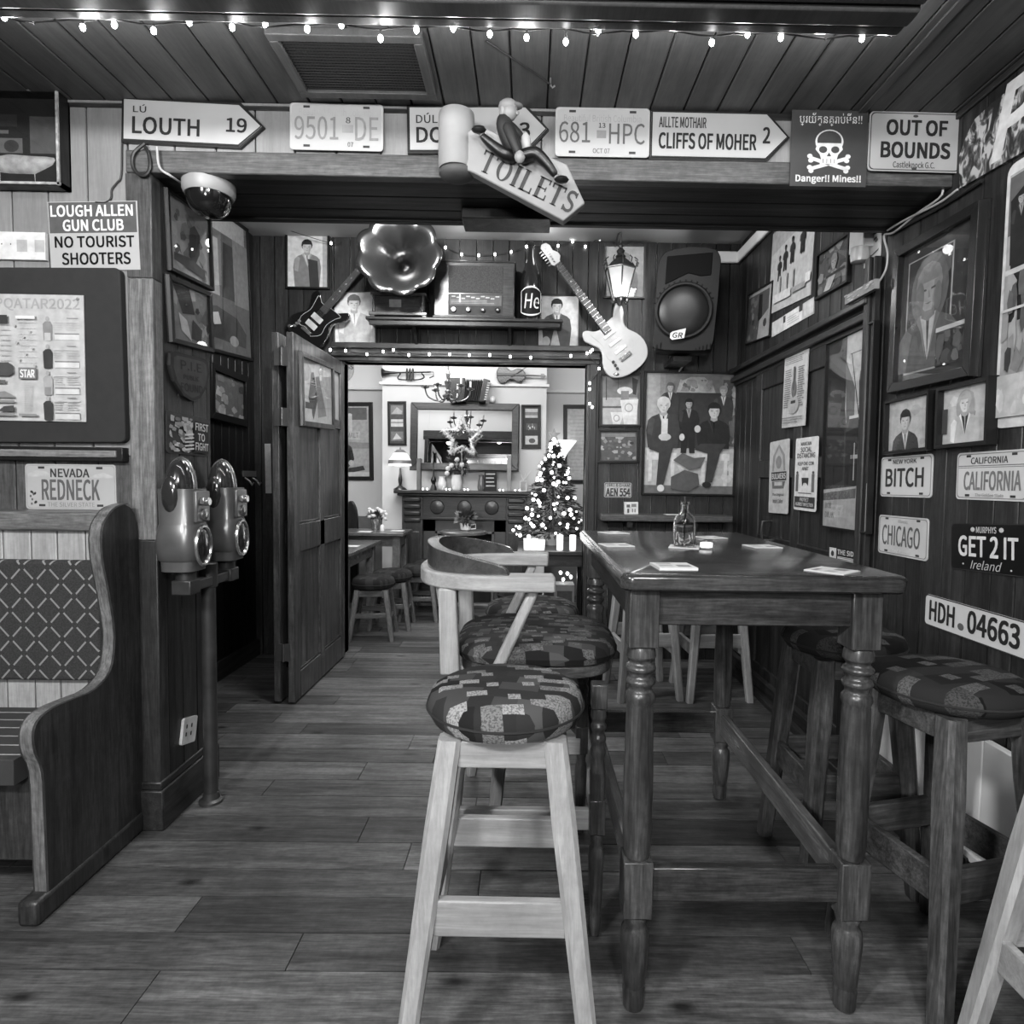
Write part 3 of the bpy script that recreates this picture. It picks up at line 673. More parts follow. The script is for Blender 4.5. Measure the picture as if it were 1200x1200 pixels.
# ================================================================== SIGNS, PLATES AND PICTURES
WHITE = mat('enamel_white', .36, .38, vary=.05, scale=9)
def plate(name, label, cat, fr, outline, face, texts, edge=None, th=.004, marks=None, group=None, gap=.0):
    """a thin painted sheet on a plane with its lettering as a part"""
    t = new(face); back = t
    t.prism(fr, outline, gap, gap+th)
    o = t.build(name, bevel=0, smooth=False); tag(o, label, cat, group)
    if edge is not None:   # painted or pressed margin line
        gcol, e0, e1 = edge
        g = new(ink(gcol) if not hasattr(gcol, 'node_tree') else gcol)
        cx = .5; cy = .5
        def ins(p, e): return (cx+(p[0]-cx)*(1-2*e/fr.w), cy+(p[1]-cy)*(1-2*e/fr.h))
        n = len(outline)
        for i in range(n):
            a, b_ = outline[i], outline[(i+1) % n]
            g.face([fr.p(*q, gap+th+.0004) for q in (ins(a, e0), ins(b_, e0), ins(b_, e1), ins(a, e1))])
        g.build('border', o, smooth=False)
    if texts:
        g = G()
        for tx in texts:
            s_, a0, b0, a1, b1, tone = tx[:6]; kw = tx[6] if len(tx) > 6 else {}
            g.m(ink(tone)); write(g, fr, s_, a0, b0, a1, b1, gap+th+.0008, **kw)
        g.build('lettering', o, smooth=False)
    if marks:
        g = G(); marks(g, fr, gap+th+.0006); g.build('emblem', o, smooth=False)
    return o
B = lambda v, **k: dict(bold=v*1.6, **k)
FA = ('y', YA)
ARROW = lambda k: [(0, 0), (1-k, 0), (1, .5), (1-k, 1), (0, 1)]
def bolts(*ps):
    def f(g, fr, c):
        g.m(ink(.06))
        for a, b in ps: g.flat(fr, circ(a, b, .006/fr.w*1.6, .003/fr.h*1.6, 8), c)
    return f
# road signs
def rim(o, fr, k, gap, e=.006):
    g = new(mat('sign_rim_black', .006, .4)); a, b_ = e/fr.w, e/fr.h; g.prism(fr, [(-a, -b_), (1-k+a*.4, -b_), (1+a*1.3, .5), (1-k+a*.4, 1+b_), (-a, 1+b_)], gap-.004, gap+.008); r = g.build('rim', o); r['label'] = 'black rim round the sign'
fr = fit(FA, (148, 119), (311, 126), (307, 176), (147, 166))
plate('road_sign', 'white arrow road sign reading Louth 19 above the left pillar', 'road sign', fr, ARROW(.16), WHITE,
      [('LÚ', .075, .13, .17, .33, .03, B(.015)), ('LOUTH', .07, .42, .555, .84, .015, B(.03)), ('19', .745, .34, .895, .69, .015, B(.03))], edge=(.02, 0, .004), th=.012, gap=.005); rim(bpy.data.objects['road_sign'], fr, .16, .005)
fr = fit(FA, (480, 128), (641, 128), (640, 180), (480, 180))
plate('road_sign', 'white arrow road sign partly hidden behind the hanging toilets sign', 'road sign', fr, ARROW(.15), WHITE,
      [('DÚL', .055, .14, .21, .38, .03, B(.015)), ('DO', .055, .46, .25, .82, .015, B(.03)), ('3', .80, .36, .88, .70, .015, B(.03))], edge=(.02, 0, .004), th=.012, gap=.005); rim(bpy.data.objects['road_sign.001'], fr, .15, .005)
fr = fit(FA, (762, 133), (921, 137), (921, 190), (762, 187))
plate('road_sign', 'white arrow road sign reading Cliffs of Moher 2', 'road sign', fr, ARROW(.155), WHITE,
      [('AILLTE MOTHAIR', .055, .12, .40, .36, .03, B(.02)), ('CLIFFS OF MOHER', .055, .46, .77, .82, .015, B(.03)), ('2', .815, .30, .87, .66, .015, B(.03))], edge=(.02, 0, .004), th=.012, gap=.005); rim(bpy.data.objects['road_sign.002'], fr, .155, .005)
# number plates on the header
def slots(g, fr, c):
    g.m(ink(.05))
    for a, b in ((.18, .08), (.82, .08), (.18, .91), (.82, .91)): g.flat(fr, [(a-.035, b-.025), (a+.035, b-.025), (a+.035, b+.025), (a-.035, b+.025)], c)
RR = lambda fr, r=.012: rrect(fr.w, fr.h, r)
fr = fit(FA, (342, 124), (451, 126), (450, 181), (342, 178))
plate('number_plate', 'faded white number plate reading 9501 DE', 'number plate', fr, RR(fr), WHITE,
      [('Beautiful British Columbia', .10, .10, .93, .27, .36, B(.0)), ('9501', .05, .28, .52, .78, .20, B(.005)), ('DE', .70, .28, .95, .78, .22, B(.005)), ('8', .60, .29, .65, .42, .08, B(.02)), ('07', .62, .82, .68, .92, .10)],
      gap=.014, edge=(.42, .003, .006), marks=lambda g, f, c: (slots(g, f, c), g.m(ink(.30)).flat(f, [(.56, .45), (.68, .45), (.68, .62), (.56, .62)], c)))
fr = fit(FA, (650, 129), (760, 131), (760, 188), (651, 186))
plate('number_plate', 'white number plate reading 681 HPC', 'number plate', fr, RR(fr), WHITE,
      [('Beautiful British Columbia', .09, .14, .91, .29, .30, B(.0)), ('681', .04, .29, .37, .72, .10, B(.005)), ('HPC', .57, .31, .95, .74, .10, B(.005)), ('13', .46, .31, .53, .41, .04, B(.02)), ('OCT 07', .40, .83, .58, .93, .12)],
      gap=.014, edge=(.40, .003, .006), marks=lambda g, f, c: (slots(g, f, c), g.m(ink(.22)).flat(f, [(.44, .46), (.54, .46), (.54, .62), (.44, .62)], c)))
# danger mines
fr = fit(FA, (924, 133), (1012, 134), (1010, 224), (922, 222))
def skull(g, fr, c):
    W_, D_ = ink(.62), ink(.06)
    for s_ in (1, -1):
        g.m(W_); x = .5; y = .68
        p = [(x-.24*s_, y-.07), (x+.24*s_, y+.07), (x+.225*s_, y+.115), (x-.255*s_, y-.025)]
        g.flat(fr, p, c)
        for q in ((-.25*s_, -.07), (-.235*s_, -.015), (.25*s_, .075), (.23*s_, .12)): g.flat(fr, circ(x+q[0], y+q[1], .035, .03, 10), c+.0001)
    g.m(W_).flat(fr, circ(.5, .42, .185, .155, 24), c+.0002); g.m(D_).flat(fr, circ(.5, .41, .16, .13, 24), c+.0003)
    g.m(W_).flat(fr, [(.35, .44), (.65, .44), (.68, .52), (.62, .59), (.60, .66), (.62, .71), (.38, .71), (.40, .66), (.38, .59), (.32, .52)], c+.0004)
    g.m(D_)
    for a in (.42, .58): g.flat(fr, circ(a, .525, .055, .045, 14), c+.0005)
    g.flat(fr, [(.5, .56), (.53, .61), (.47, .61)], c+.0005)
    for i in range(4): g.flat(fr, [(.42+.05*i, .645), (.428+.05*i, .645), (.428+.05*i, .70), (.42+.05*i, .70)], c+.0005)
plate('warning_sign', 'dark square warning sign with skull and crossed bones, Danger Mines', 'warning sign', fr, R4, mat('sign_red_tone', .05, .4),
      [('ប្រយ័ត្នគ្រាប់មីន!!', .10, .05, .92, .22, .62, B(.0)), ('Danger!! Mines!!', .07, .85, .93, .97, .62, B(.03))], th=.004, marks=skull, gap=.024)
fr = fit(FA, (1014, 136), (1122, 138), (1119, 208), (1012, 204))
plate('golf_sign', 'white rectangular sign reading Out of Bounds', 'sign', fr, RR(fr, .015), WHITE,
      [('OUT OF', .18, .13, .84, .40, .02, B(.045)), ('BOUNDS', .13, .50, .88, .78, .02, B(.045)), ('Castleknock G.C.', .27, .83, .72, .94, .04, B(.01))], edge=(.03, .004, .007), th=.004, gap=.024, marks=bolts((.49, .07), (.5, .95)))
# gun club board
fr = fit(FA, (59, 238), (164, 236), (164, 317), (60, 318))
def band(g, fr, c): g.m(ink(.07)).flat(fr, [(.01, .01), (.985, .01), (.985, .455), (.01, .455)], c-.0003)
plate('club_notice', 'two tone Lough Allen gun club notice above the dark board', 'notice', fr, R4, WHITE,
      [('LOUGH ALLEN', .03, .05, .95, .22, .62, B(.035)), ('GUN CLUB', .16, .26, .84, .43, .62, B(.035)), ('NO TOURIST', .06, .50, .95, .67, .008, B(.03)), ('SHOOTERS', .13, .74, .90, .92, .008, B(.03))], th=.006, gap=.001, marks=band)
# Nevada plate
fr = fit(('y', YA), (31, 544), (137, 544), (137, 598), (31, 596))
def nev(g, fr, c):
    slots(g, fr, c)
    g.m(ink(.42)).flat(fr, [(.03, .22), (.13, .13), (.24, .17), (.30, .28), (.03, .28)], c); g.flat(fr, [(.97, .26), (.86, .18), (.78, .22), (.70, .30), (.97, .30)], c)
    g.m(ink(.12)); random.seed(4)
    for i in range(12): a, b = .05+random.random()*.07, .58+random.random()*.32; g.flat(fr, circ(a, b, .012, .03, 6), c)
plate('number_plate', 'Nevada number plate reading Redneck above the settle', 'number plate', fr, RR(fr), mat('plate_white', .36, .35, vary=.05),
      [('NEVADA', .28, .10, .71, .29, .05, B(.03)), ('REDNECK', .18, .33, .82, .80, .10, B(.02)), ('THE SILVER STATE', .24, .84, .76, .94, .25)], edge=(.3, .004, .0065), marks=nev)
# plates on the right wall
FX = ('x', XR); WHITE = mat('plate_pale', .52, .38, vary=.05, scale=9)
P_ = lambda lab, px, face, tx, ed=(.2, .005, .008), mk=slots, r=.014, nm='number_plate': (lambda fr: plate(nm, lab, 'number plate', fr, RR(fr, r), face, tx, edge=ed, marks=mk))(fit(FX, *px))
P_('New York number plate reading a rude five letter word', ((1034, 536), (1094, 532), (1093, 583), (1033, 582)), WHITE, [('NEW YORK', .26, .08, .72, .19, .05, B(.02)), ('BITCH', .11, .29, .86, .76, .03, B(.03))])
P_('white California number plate above the black Irish one', ((1124, 531), (1207, 526), (1207, 588), (1121, 585)), WHITE, [('CALIFORNIA', .22, .11, .74, .25, .06, B(.02)), ('CALIFORNIA', .12, .40, .92, .80, .16, B(.02)), ('The Golden State', .30, .86, .70, .93, .3)],
   mk=lambda g, f, c: (slots(g, f, c), g.m(ink(.12)).flat(f, [(.03, .28), (.97, .28), (.97, .295), (.03, .295)], c), g.flat(f, [(.03, .32), (.97, .32), (.97, .33), (.03, .33)], c)))
P_('pale number plate reading Chicago beside the table corner', ((1031.5, 603), (1090, 608), (1087, 658), (1030, 647)), mat('plate_faded', .46, .4, vary=.2, scale=6), [('Illinois', .42, .08, .62, .17, .35), ('CHICAGO', .09, .24, .86, .76, .10, B(.01)), ('Land of Lincoln', .33, .84, .66, .93, .6)])
P_('black number plate reading Get 2 It with Ireland in script', ((1117, 613), (1208, 614), (1208, 678), (1115, 666)), mat('plate_black', .003, .4, spec=.25),
   [('MURPHYS', .36, .07, .62, .20, .45, B(.02)), ('GET 2 IT', .11, .26, .88, .70, .58, B(.03)), ('Ireland', .28, .76, .66, .95, .4, B(.0, shear=.03))], ed=(.03, .001, .003),
   mk=lambda g, f, c: (g.m(ink(.45)).flat(f, circ(.31, .13, .03, .05, 8), c), g.flat(f, circ(.68, .13, .03, .05, 8), c), g.flat(f, circ(.18, .86, .012, .02, 8), c), g.flat(f, circ(.80, .90, .012, .02, 8), c)))
P_('long tilted continental number plate starting HDH', ((1087, 695), (1236, 739), (1233, 784), (1083, 731)), WHITE, [('HDH', .05, .16, .29, .80, .02, B(.035)), ('04663', .40, .12, .80, .80, .02, B(.035))], ed=(.03, .0, .004),
   mk=lambda g, f, c: g.m(ink(.10)).flat(f, circ(.345, .70, .028, .11, 14), c))

# ---- pictures: frame with mitred bars, print with flat shapes, and a pane of glass where the photo shows shine
PANE = glass('picture_glass', .02, .97, 1.5)
FRB = mat('frame_black', .007, .4, vary=.2, spec=.3); FRW = wood('frame_wood', .02, .06, 'Z', .35, .8, .1, 0, .2); FRS = mat('frame_silver', .35, .3, .7)
def frame(g, fr, wd, c0, c1):
    a, b = wd/fr.w, wd/fr.h
    o = [(0, 0), (1, 0), (1, 1), (0, 1)]; i = [(a, b), (1-a, b), (1-a, 1-b), (a, 1-b)]
    for k in range(4):
        j = (k+1) % 4; q = [o[k], o[j], i[j], i[k]]
        top = [(x+(.5-x)*(.12*a*2) , y+(.5-y)*(.12*b*2)) for x, y in q]
        g.hexa([fr.p(x, y, c0) for x, y in q]+[fr.p(x, y, c1) for x, y in top])
class Art:
    def __init__(s, fr, c): s.g = G(); s.fr = fr; s.c = c
    def poly(s, pts, g): s.c += .00012; s.g.m(ink(g)).flat(s.fr, pts, s.c); return s
    def rect(s, x0, y0, x1, y1, g): return s.poly([(x0, y0), (x1, y0), (x1, y1), (x0, y1)], g)
    def ell(s, x, y, rx, ry, g, n=16): return s.poly(circ(x, y, rx, ry, n), g)
    def text(s, t, x0, y0, x1, y1, g, **k): s.c += .00012; s.g.m(ink(g)); write(s.g, s.fr, t, x0, y0, x1, y1, s.c, **k); return s
    def lines(s, x0, y0, x1, y1, n, g, jag=.3, hgt=.35):
        st = (y1-y0)/n
        for i in range(n): s.rect(x0, y0+i*st, x1-(x1-x0)*jag*random.random(), y0+i*st+st*hgt, g)
        return s
    def person(s, x, y0, y1, w_, coat=.05, skin=.45, hair=.04, shirt=.5, bust=True):
        """figure from crown y0 to lower edge y1; w_ is the shoulder width"""
        k = s.fr.w/s.fr.h; hw = w_*.175; hh = hw*2.75*k; ny = y0+hh; sh = w_*k
        s.poly([(x-w_*.46, y1), (x-w_*.52, min(y1, ny+sh*.55)), (x-w_*.47, ny+sh*.24), (x-w_*.36, ny+sh*.13), (x-w_*.12, ny+sh*.03), (x+w_*.12, ny+sh*.03), (x+w_*.36, ny+sh*.13), (x+w_*.47, ny+sh*.24), (x+w_*.52, min(y1, ny+sh*.55)), (x+w_*.46, y1)], coat)
        s.poly([(x-w_*.47, ny+sh*.24), (x-w_*.36, ny+sh*.13), (x-w_*.26, ny+sh*.2), (x-w_*.34, min(y1, ny+sh*.7)), (x-w_*.47, min(y1, ny+sh*.65))], coat*1.5+.01)
        v_ = min(y1, ny+sh*.52)
        s.poly([(x-w_*.13, ny+sh*.03), (x+w_*.13, ny+sh*.03), (x+w_*.02, v_)], shirt); s.poly([(x-w_*.025, ny+sh*.08), (x+w_*.025, ny+sh*.08), (x+w_*.02, v_)], coat*.7)
        s.poly([(x-w_*.13, ny+sh*.02), (x-w_*.19, ny+sh*.07), (x-w_*.10, ny+sh*.22), (x+w_*.0, v_)], coat*1.9+.012); s.poly([(x+w_*.13, ny+sh*.02), (x+w_*.19, ny+sh*.07), (x+w_*.12, ny+sh*.22), (x+w_*.02, v_)], coat*1.5+.01)
        s.poly([(x-hw*.52, y0+hh*.7), (x+hw*.52, y0+hh*.7), (x+hw*.62, ny+sh*.06), (x, ny+sh*.11), (x-hw*.62, ny+sh*.06)], skin*.62)
        s.poly(circ(x, y0+hh*.42, hw*1.2, hh*.45, 14), hair)
        s.poly([(x-hw*.92, y0+hh*.38), (x-hw*.96, y0+hh*.6), (x-hw*.72, y0+hh*.84), (x-hw*.32, y0+hh*1.0), (x+hw*.32, y0+hh*1.0), (x+hw*.72, y0+hh*.84), (x+hw*.96, y0+hh*.6), (x+hw*.92, y0+hh*.38)], skin)
        s.poly([(x+hw*.92, y0+hh*.38), (x+hw*.96, y0+hh*.6), (x+hw*.72, y0+hh*.84), (x+hw*.32, y0+hh*1.0), (x+hw*.42, y0+hh*.7), (x+hw*.5, y0+hh*.4)], skin*.72)
        s.poly([(x-hw*1.12, y0+hh*.52), (x-hw*1.1, y0+hh*.2), (x-hw*.6, y0+hh*.02), (x+hw*.2, y0-hh*.03), (x+hw*.9, y0+hh*.1), (x+hw*1.14, y0+hh*.34), (x+hw*1.06, y0+hh*.56), (x+hw*.84, y0+hh*.36), (x+hw*.3, y0+hh*.30), (x-hw*.2, y0+hh*.37), (x-hw*.74, y0+hh*.33), (x-hw*.9, y0+hh*.5)], hair)
        for e in (-1, 1): s.poly([(x+e*hw*.22, y0+hh*.53), (x+e*hw*.6, y0+hh*.51), (x+e*hw*.62, y0+hh*.56), (x+e*hw*.22, y0+hh*.57)], skin*.3)
        s.poly([(x+hw*.02, y0+hh*.55), (x+hw*.2, y0+hh*.73), (x-hw*.06, y0+hh*.73)], skin*.66); s.poly([(x-hw*.3, y0+hh*.83), (x+hw*.3, y0+hh*.83), (x, y0+hh*.87)], skin*.42)
        return s
    def body(s, x, y0, y1, w_, coat=.04, skin=.4, hair=.03, shirt=.4):
        """standing or seated small full figure"""
        m_ = y0+(y1-y0)*.55; s.poly([(x-w_*.32, m_), (x+w_*.32, m_), (x+w_*.36, y1), (x+w_*.08, y1), (x, m_+(y1-m_)*.35), (x-w_*.08, y1), (x-w_*.36, y1)], coat*.8)
        s.person(x, y0, m_, w_, coat, skin, hair, shirt); return s
def picture(label, fr, art, bg=.4, wd=.02, depth=.02, fm=None, mount=0, mg=.6, pane=True, group=None, name='framed_picture', cat='picture', gap=0.):
    """art(Art) paints the print in the frame's own 0..1 coordinates"""
    fm = fm or FRB; g = new(fm)
    g.prism(fr, R4, gap, gap+depth*.3) if True else 0
    frame(g, fr, wd, gap+depth*.25, gap+depth); o = g.build(name, bevel=.002 if wd > .012 else 0); tag(o, label, cat, group)
    a, b = wd*.9/fr.w, wd*.9/fr.h; inner = fr.sub(a, b, 1-a, 1-b, gap+depth*.32)
    pr = Art(inner, 0); 
    if mount:
        pr.rect(0, 0, 1, 1, mg); ma, mb = mount/inner.w, mount/inner.h; inner = inner.sub(ma, mb, 1-ma, 1-mb, .0003); pr.fr = inner
    pr.rect(0, 0, 1, 1, bg); art(pr); p = pr.g.build('print', o, smooth=False)
    if pane:
        g = new(PANE); g.flat(fr.sub(wd*.9/fr.w, wd*.9/fr.h, 1-wd*.9/fr.w, 1-wd*.9/fr.h), R4, gap+depth*.32+.006 if depth > .02 else gap+depth*.75); g.build('glass', o, smooth=False)
    return o
def poster(label, fr, art, bg=.4, th=.003, cat='poster', name='poster', outline=None, gap=.001, group=None):
    g = new(ink(bg)); g.prism(fr, outline or R4, gap, gap+th); o = g.build(name, smooth=False); tag(o, label, cat, group)
    pr = Art(fr, gap+th+.0003); art(pr); pr.g.build('print', o, smooth=False) if pr.g.bm.faces else pr.g.bm.free()
    return o
def blobs(A, n, lo, hi, seed, x0=0, y0=0, x1=1, y1=1, r=.12):
    random.seed(seed)
    for i in range(n):
        x, y = random.uniform(x0, x1), random.uniform(y0, y1); k = random.randint(4, 7); rr = random.uniform(.3, 1)*r; a0 = random.random()*6
        A.poly([(min(x1, max(x0, x+rr*math.cos(a0+2*PI*j/k)*random.uniform(.6, 1.2))), min(y1, max(y0, y+rr*math.sin(a0+2*PI*j/k)*random.uniform(.6, 1.2)))) for j in range(k)], random.uniform(lo, hi))

# dark notice board with the football chart
fr = fit(FA, (-60, 318), (150, 315), (150, 521), (-60, 517))
g = new(mat('board_felt', .015, .85, vary=.15, scale=30)); g.prism(fr, rrect(fr.w, fr.h, .02), 0, .03)
tag(g.build('notice_board', bevel=.004), 'large dark notice board on the white boarded wall over the settle', 'notice board')
fr = fit(('y', YA-.032), (-80, 343), (103, 347), (98, 494), (-80, 492))
def chart(A):
    A.text('WORLDCUPQATAR2022', -.02, .03, .975, .13, .30, bold=.03)
    random.seed(3)
    for i, y in enumerate((.17, .39, .60, .80)):
        A.rect(.80, y+.035, .97, y+.045, .45); A.lines(.80, y+.05, .87, y+.12, 4, .35); A.lines(.885, y+.05, .975, y+.12, 4, .35); A.rect(.81, y+.132, .97, y+.142, .15); A.rect(.81, y+.142, .97, y+.185, .5)
        A.lines(.89, y+.01, .97, y+.03, 1, .25)
        x = .765; A.ell(x, y+.02, .012, .02, .3); A.poly([(x-.03, y+.06), (x-.012, y+.04), (x+.02, y+.04), (x+.032, y+.07), (x+.03, y+.19), (x-.025, y+.19)], (.2, .05, .3, .04)[i]); A.rect(x-.02, y+.13, x+.02, y+.195, (.4, .03, .2, .05)[i])
    for i in range(9): A.ell(.56+.14*((i*37) % 10)/10, .25+.05*i*.9, .008, .012, .35); A.rect(.46, .24+.04*i, .53, .245+.04*i, .35); A.rect(.58, .22+.045*i, .70, .223+.045*i, .5)
    A.rect(.40, .17, .52, .24, .05); A.rect(.57, .17, .70, .20, .42); A.rect(.575, .176, .695, .194, .66)
    A.poly([(.3, .55), (.52, .54), (.55, .57), (.55, .63), (.52, .65), (.3, .65)], .06); A.rect(.28, .68, .50, .71, .1)
    A.rect(.585, .58, .70, .67, .16); A.text('STAR', .595, .595, .69, .66, .68, bold=.05)
    A.lines(.605, .69, .68, .93, 22, .45); A.rect(.585, .945, .70, .965, .2)
    A.poly([(.36, .79), (.5, .77), (.55, .80), (.56, .82), (.36, .82)], .2); A.rect(.40, .84, .56, .86, .2); A.poly([(.45, .93), (.49, .89), (.555, .88), (.555, .93)], .06); A.rect(.36, .945, .56, .965, .2)
o = poster('white football tournament wall chart pinned on the dark notice board', fr, chart, .40, .004)
g = new(FRS); p = fr.p(.965, .03, .006); g.ell(p, (.005, .004, .005), 8); g.build('drawing_pin', o)
# switch panel
fr = fit(FA, (-30, 272), (57, 275), (57, 306), (-30, 305))
o = poster('white strip of blank switch plates left of the gun club notice', fr, lambda A: (A.rect(.35, 0, .36, 1, .3), A.rect(.10, .25, .22, .72, .45), A.rect(.62, .28, .76, .72, .36), A.rect(.86, .28, .99, .72, .36), A.ell(.42, .45, .008, .03, .1), A.ell(.54, .45, .008, .03, .1)), .56, .014, 'switch panel', 'switch_panel')
# glass display case
c0 = onx(69, 104, -1.60); c1 = onx(69, 216, -1.60); fy_ = c0.y; zt = c0.z; zb = c1.z
X0, X1 = -2.05, -1.60
dc = thing('display_case', 'dark wooden wall case with a glass front holding a pale model cart', 'display case', ((X0+X1)/2, YA, zb))
g = new(M_BLACKW); t_ = .012
g.box(X0, fy_, zt-t_, X1, YA, zt); g.box(X0, fy_, zb, X1, YA, zb+t_); g.box(X1-t_, fy_, zb, X1, YA, zt); g.box(X0, fy_, zb, X0+t_, YA, zt); g.box(X0, YA-.008, zb, X1, YA, zt)
g.build('case', dc)
g = new(mat('gilt_edge', .30, .4, vary=.5, scale=60))
for q in ((X0, zt-.010, X1, zt-.002), (X0, zb+.002, X1, zb+.010)): g.box(q[0], fy_-.006, q[1], q[2], fy_, q[3])
g.box(X1-.010, fy_-.006, zb, X1-.002, fy_, zt); g.build('gilt_edge', dc)
g = new(PANE); g.box(X0+t_, fy_+.002, zb+t_, X1-t_, fy_+.005, zt-t_); g.build('glass', dc)
fr = Fr((X0+t_, YA-.009, zt-t_), (X1-X0-2*t_, 0, 0), (0, 0, -(zt-zb-2*t_)), (0, -1, 0)); A = Art(fr, .001)
A.rect(0, 0, 1, 1, .02); A.rect(.72, .2, .97, .62, .09); A.rect(.3, .18, .62, .32, .05); A.rect(.3, .36, .55, .40, .12); A.rect(.3, .45, .66, .62, .10); A.ell(.57, .54, .06, .07, .03); A.ell(.36, .54, .05, .07, .03)
A.g.build('back_card', dc, smooth=False)
# model cart inside (own thing)
mc = thing('model_cart', 'pale model horse cart with dark wheel inside the wall case', 'model', (-1.70, fy_+.06, zb+t_))
g = new(mat('bone_white', .34, .6, vary=.3, scale=40)); ym = fy_+.055
g.tube([(-1.86, ym, zb+.085), (-1.80, ym, zb+.088), (-1.72, ym, zb+.085), (-1.66, ym, zb+.10), (-1.635, ym, zb+.115)], [.03, .038, .036, .022, .012], 12); g.build('body', mc)
for x, dy in ((-1.84, -.012), (-1.81, .012), (-1.75, .012), (-1.72, -.012)): g = new(mat('bone_white', .3)); g.cyl((x, ym+dy, zb+.085), (x+.004, ym+dy, zb+t_), .006, .005, 8); g.build('leg', mc)
g = new(mat('cart_dark', .06, .5)); g.tube([(-1.655+.033*math.cos(a), ym, zb+.052+.036*math.sin(a)) for a in [2*PI*k/20 for k in range(20)]], .006, 6, True)
for k in range(4): g.bar((-1.655-.033*math.cos(k*PI/4), ym, zb+.052-.036*math.sin(k*PI/4)), (-1.655+.033*math.cos(k*PI/4), ym, zb+.052+.036*math.sin(k*PI/4)), .004, .004)
g.build('wheel', mc)

# pictures on the right wall
def old_portrait(A):
    A.rect(0, 0, 1, 1, .05); A.rect(.09, .09, .72, .10, .32); A.rect(.09, .09, .105, .93, .32); A.rect(.70, .09, .72, .62, .32); A.rect(.09, .92, .55, .935, .32)
    blobs(A, 16, .03, .12, 17, .12, .12, .70, .9, .2); A.ell(.42, .36, .26, .26, .12); A.person(.42, .17, .92, .86, .10, .30, .20, .40); A.ell(.30, .40, .06, .12, .17); A.ell(.55, .42, .05, .10, .15)
    A.rect(.55, .66, .98, .69, .45); A.rect(.56, .69, .97, .93, .03); blobs(A, 26, .02, .10, 5, .57, .70, .96, .92, .08)
PXF = ('x', XR-.04)
picture('large framed old portrait print in a deep dark moulding on the right wall', fit(PXF, (1044, 293), (1143, 236), (1141, 439), (1040, 463)), old_portrait, .05, .035, .04, mat('frame_dark_gloss', .014, .25, spec=.4), gap=-.04)
picture('small framed photograph of a young man under the large dark portrait', fit(PXF, (1036, 470), (1087, 457), (1087, 527), (1033, 533)), lambda A: (blobs(A, 12, .34, .5, 2), A.person(.42, .20, 1.0, .62, .02, .5, .015, .6)), .45, .010, .03, gap=-.03+.0)
picture('small framed photograph of a fair haired woman in a pale jacket', fit(PXF, (1097, 455), (1158, 439), (1157, 521), (1093, 526)), lambda A: (blobs(A, 14, .3, .6, 8), A.ell(.48, .36, .19, .3, .34), A.person(.48, .10, 1.0, .62, .48, .62, .42, .04), A.rect(.0, .35, .12, .8, .06)), .5, .012, .035, gap=-.035)
def gangs(A):
    A.rect(.05, .04, .95, .96, .30); A.rect(.06, .05, .5, .27, .10); A.poly([(.08, .14), (.3, .1), (.42, .3), (.40, .52), (.15, .5)], .02); A.body(.25, .12, .60, .3, .015, .3, .02, .25); A.rect(.05, .40, .95, .42, .45)
    blobs(A, 40, .04, .35, 11, .06, .42, .95, .80, .12); A.rect(.05, .55, .95, .56, .5); A.rect(.05, .8, .95, .96, .42); blobs(A, 14, .4, .62, 12, .06, .8, .95, .95, .06)
fr = fit(FX, (1180, 199), (1262, 146), (1258, 494), (1171, 502)); poster('tall pale metal poster with rounded corners at the right picture edge', fr, gangs, .52, .006, outline=rrect(fr.w, fr.h, .03))
# long painted fascia with script letters near the ceiling on the right
pts = [(1124, 183), (1132, 160), (1142, 140), (1161, 122), (1185, 103), (1215, 78), (1260, 45), (1260, 132), (1200, 177), (1150, 206), (1124, 221)]
q3 = [onx(x, y, XR-.012) for x, y in pts]
fr = Fr((XR, 0, 0), (0, -1, 0), (0, 0, -1), (-1, 0, 0)); oul = [(-p.y, -p.z) for p in q3]
m, nt, bs = nodes('speckled_paint'); bs.inputs['Roughness'].default_value = .45
tc = N(nt, 'ShaderNodeTexCoord'); mp = N(nt, 'ShaderNodeMapping'); mp.inputs['Scale'].default_value = (28, 28, 16); L(nt, tc.outputs['Object'], mp.inputs[0])
nz = N(nt, 'ShaderNodeTexNoise'); nz.inputs['Scale'].default_value = 1.2; nz.inputs['Detail'].default_value = 3; nz.inputs['Distortion'].default_value = 1.2; L(nt, mp.outputs[0], nz.inputs['Vector'])
rp = ramp(nt, [(.40, .015), (.5, .10), (.58, .40)]); L(nt, nz.outputs['Fac'], rp.inputs['Fac']); L(nt, rp.outputs['Color'], bs.inputs['Base Color'])
g = new(m); g.prism(fr, oul, .0, .012); o = tag(g.build('fascia_sign', smooth=False), 'long speckled fascia sign with white script lettering under the ceiling at right', 'sign')
tl, tr, br, bl = [onx(*p, XR) for p in ((1168, 118), (1275, 40), (1275, 125), (1166, 190))]
f2 = fit(FX, (1166, 116), (1290, 20), (1290, 120), (1166, 194)); g = new(ink(.5)); write(g, f2, 'P', .03, -.02, .46, .98, .0135, bold=.07, shear=.12); write(g, f2, 'at', .5, .30, 1.1, 1.0, .0135, bold=.07, shear=.10); g.build('lettering', o, smooth=False)

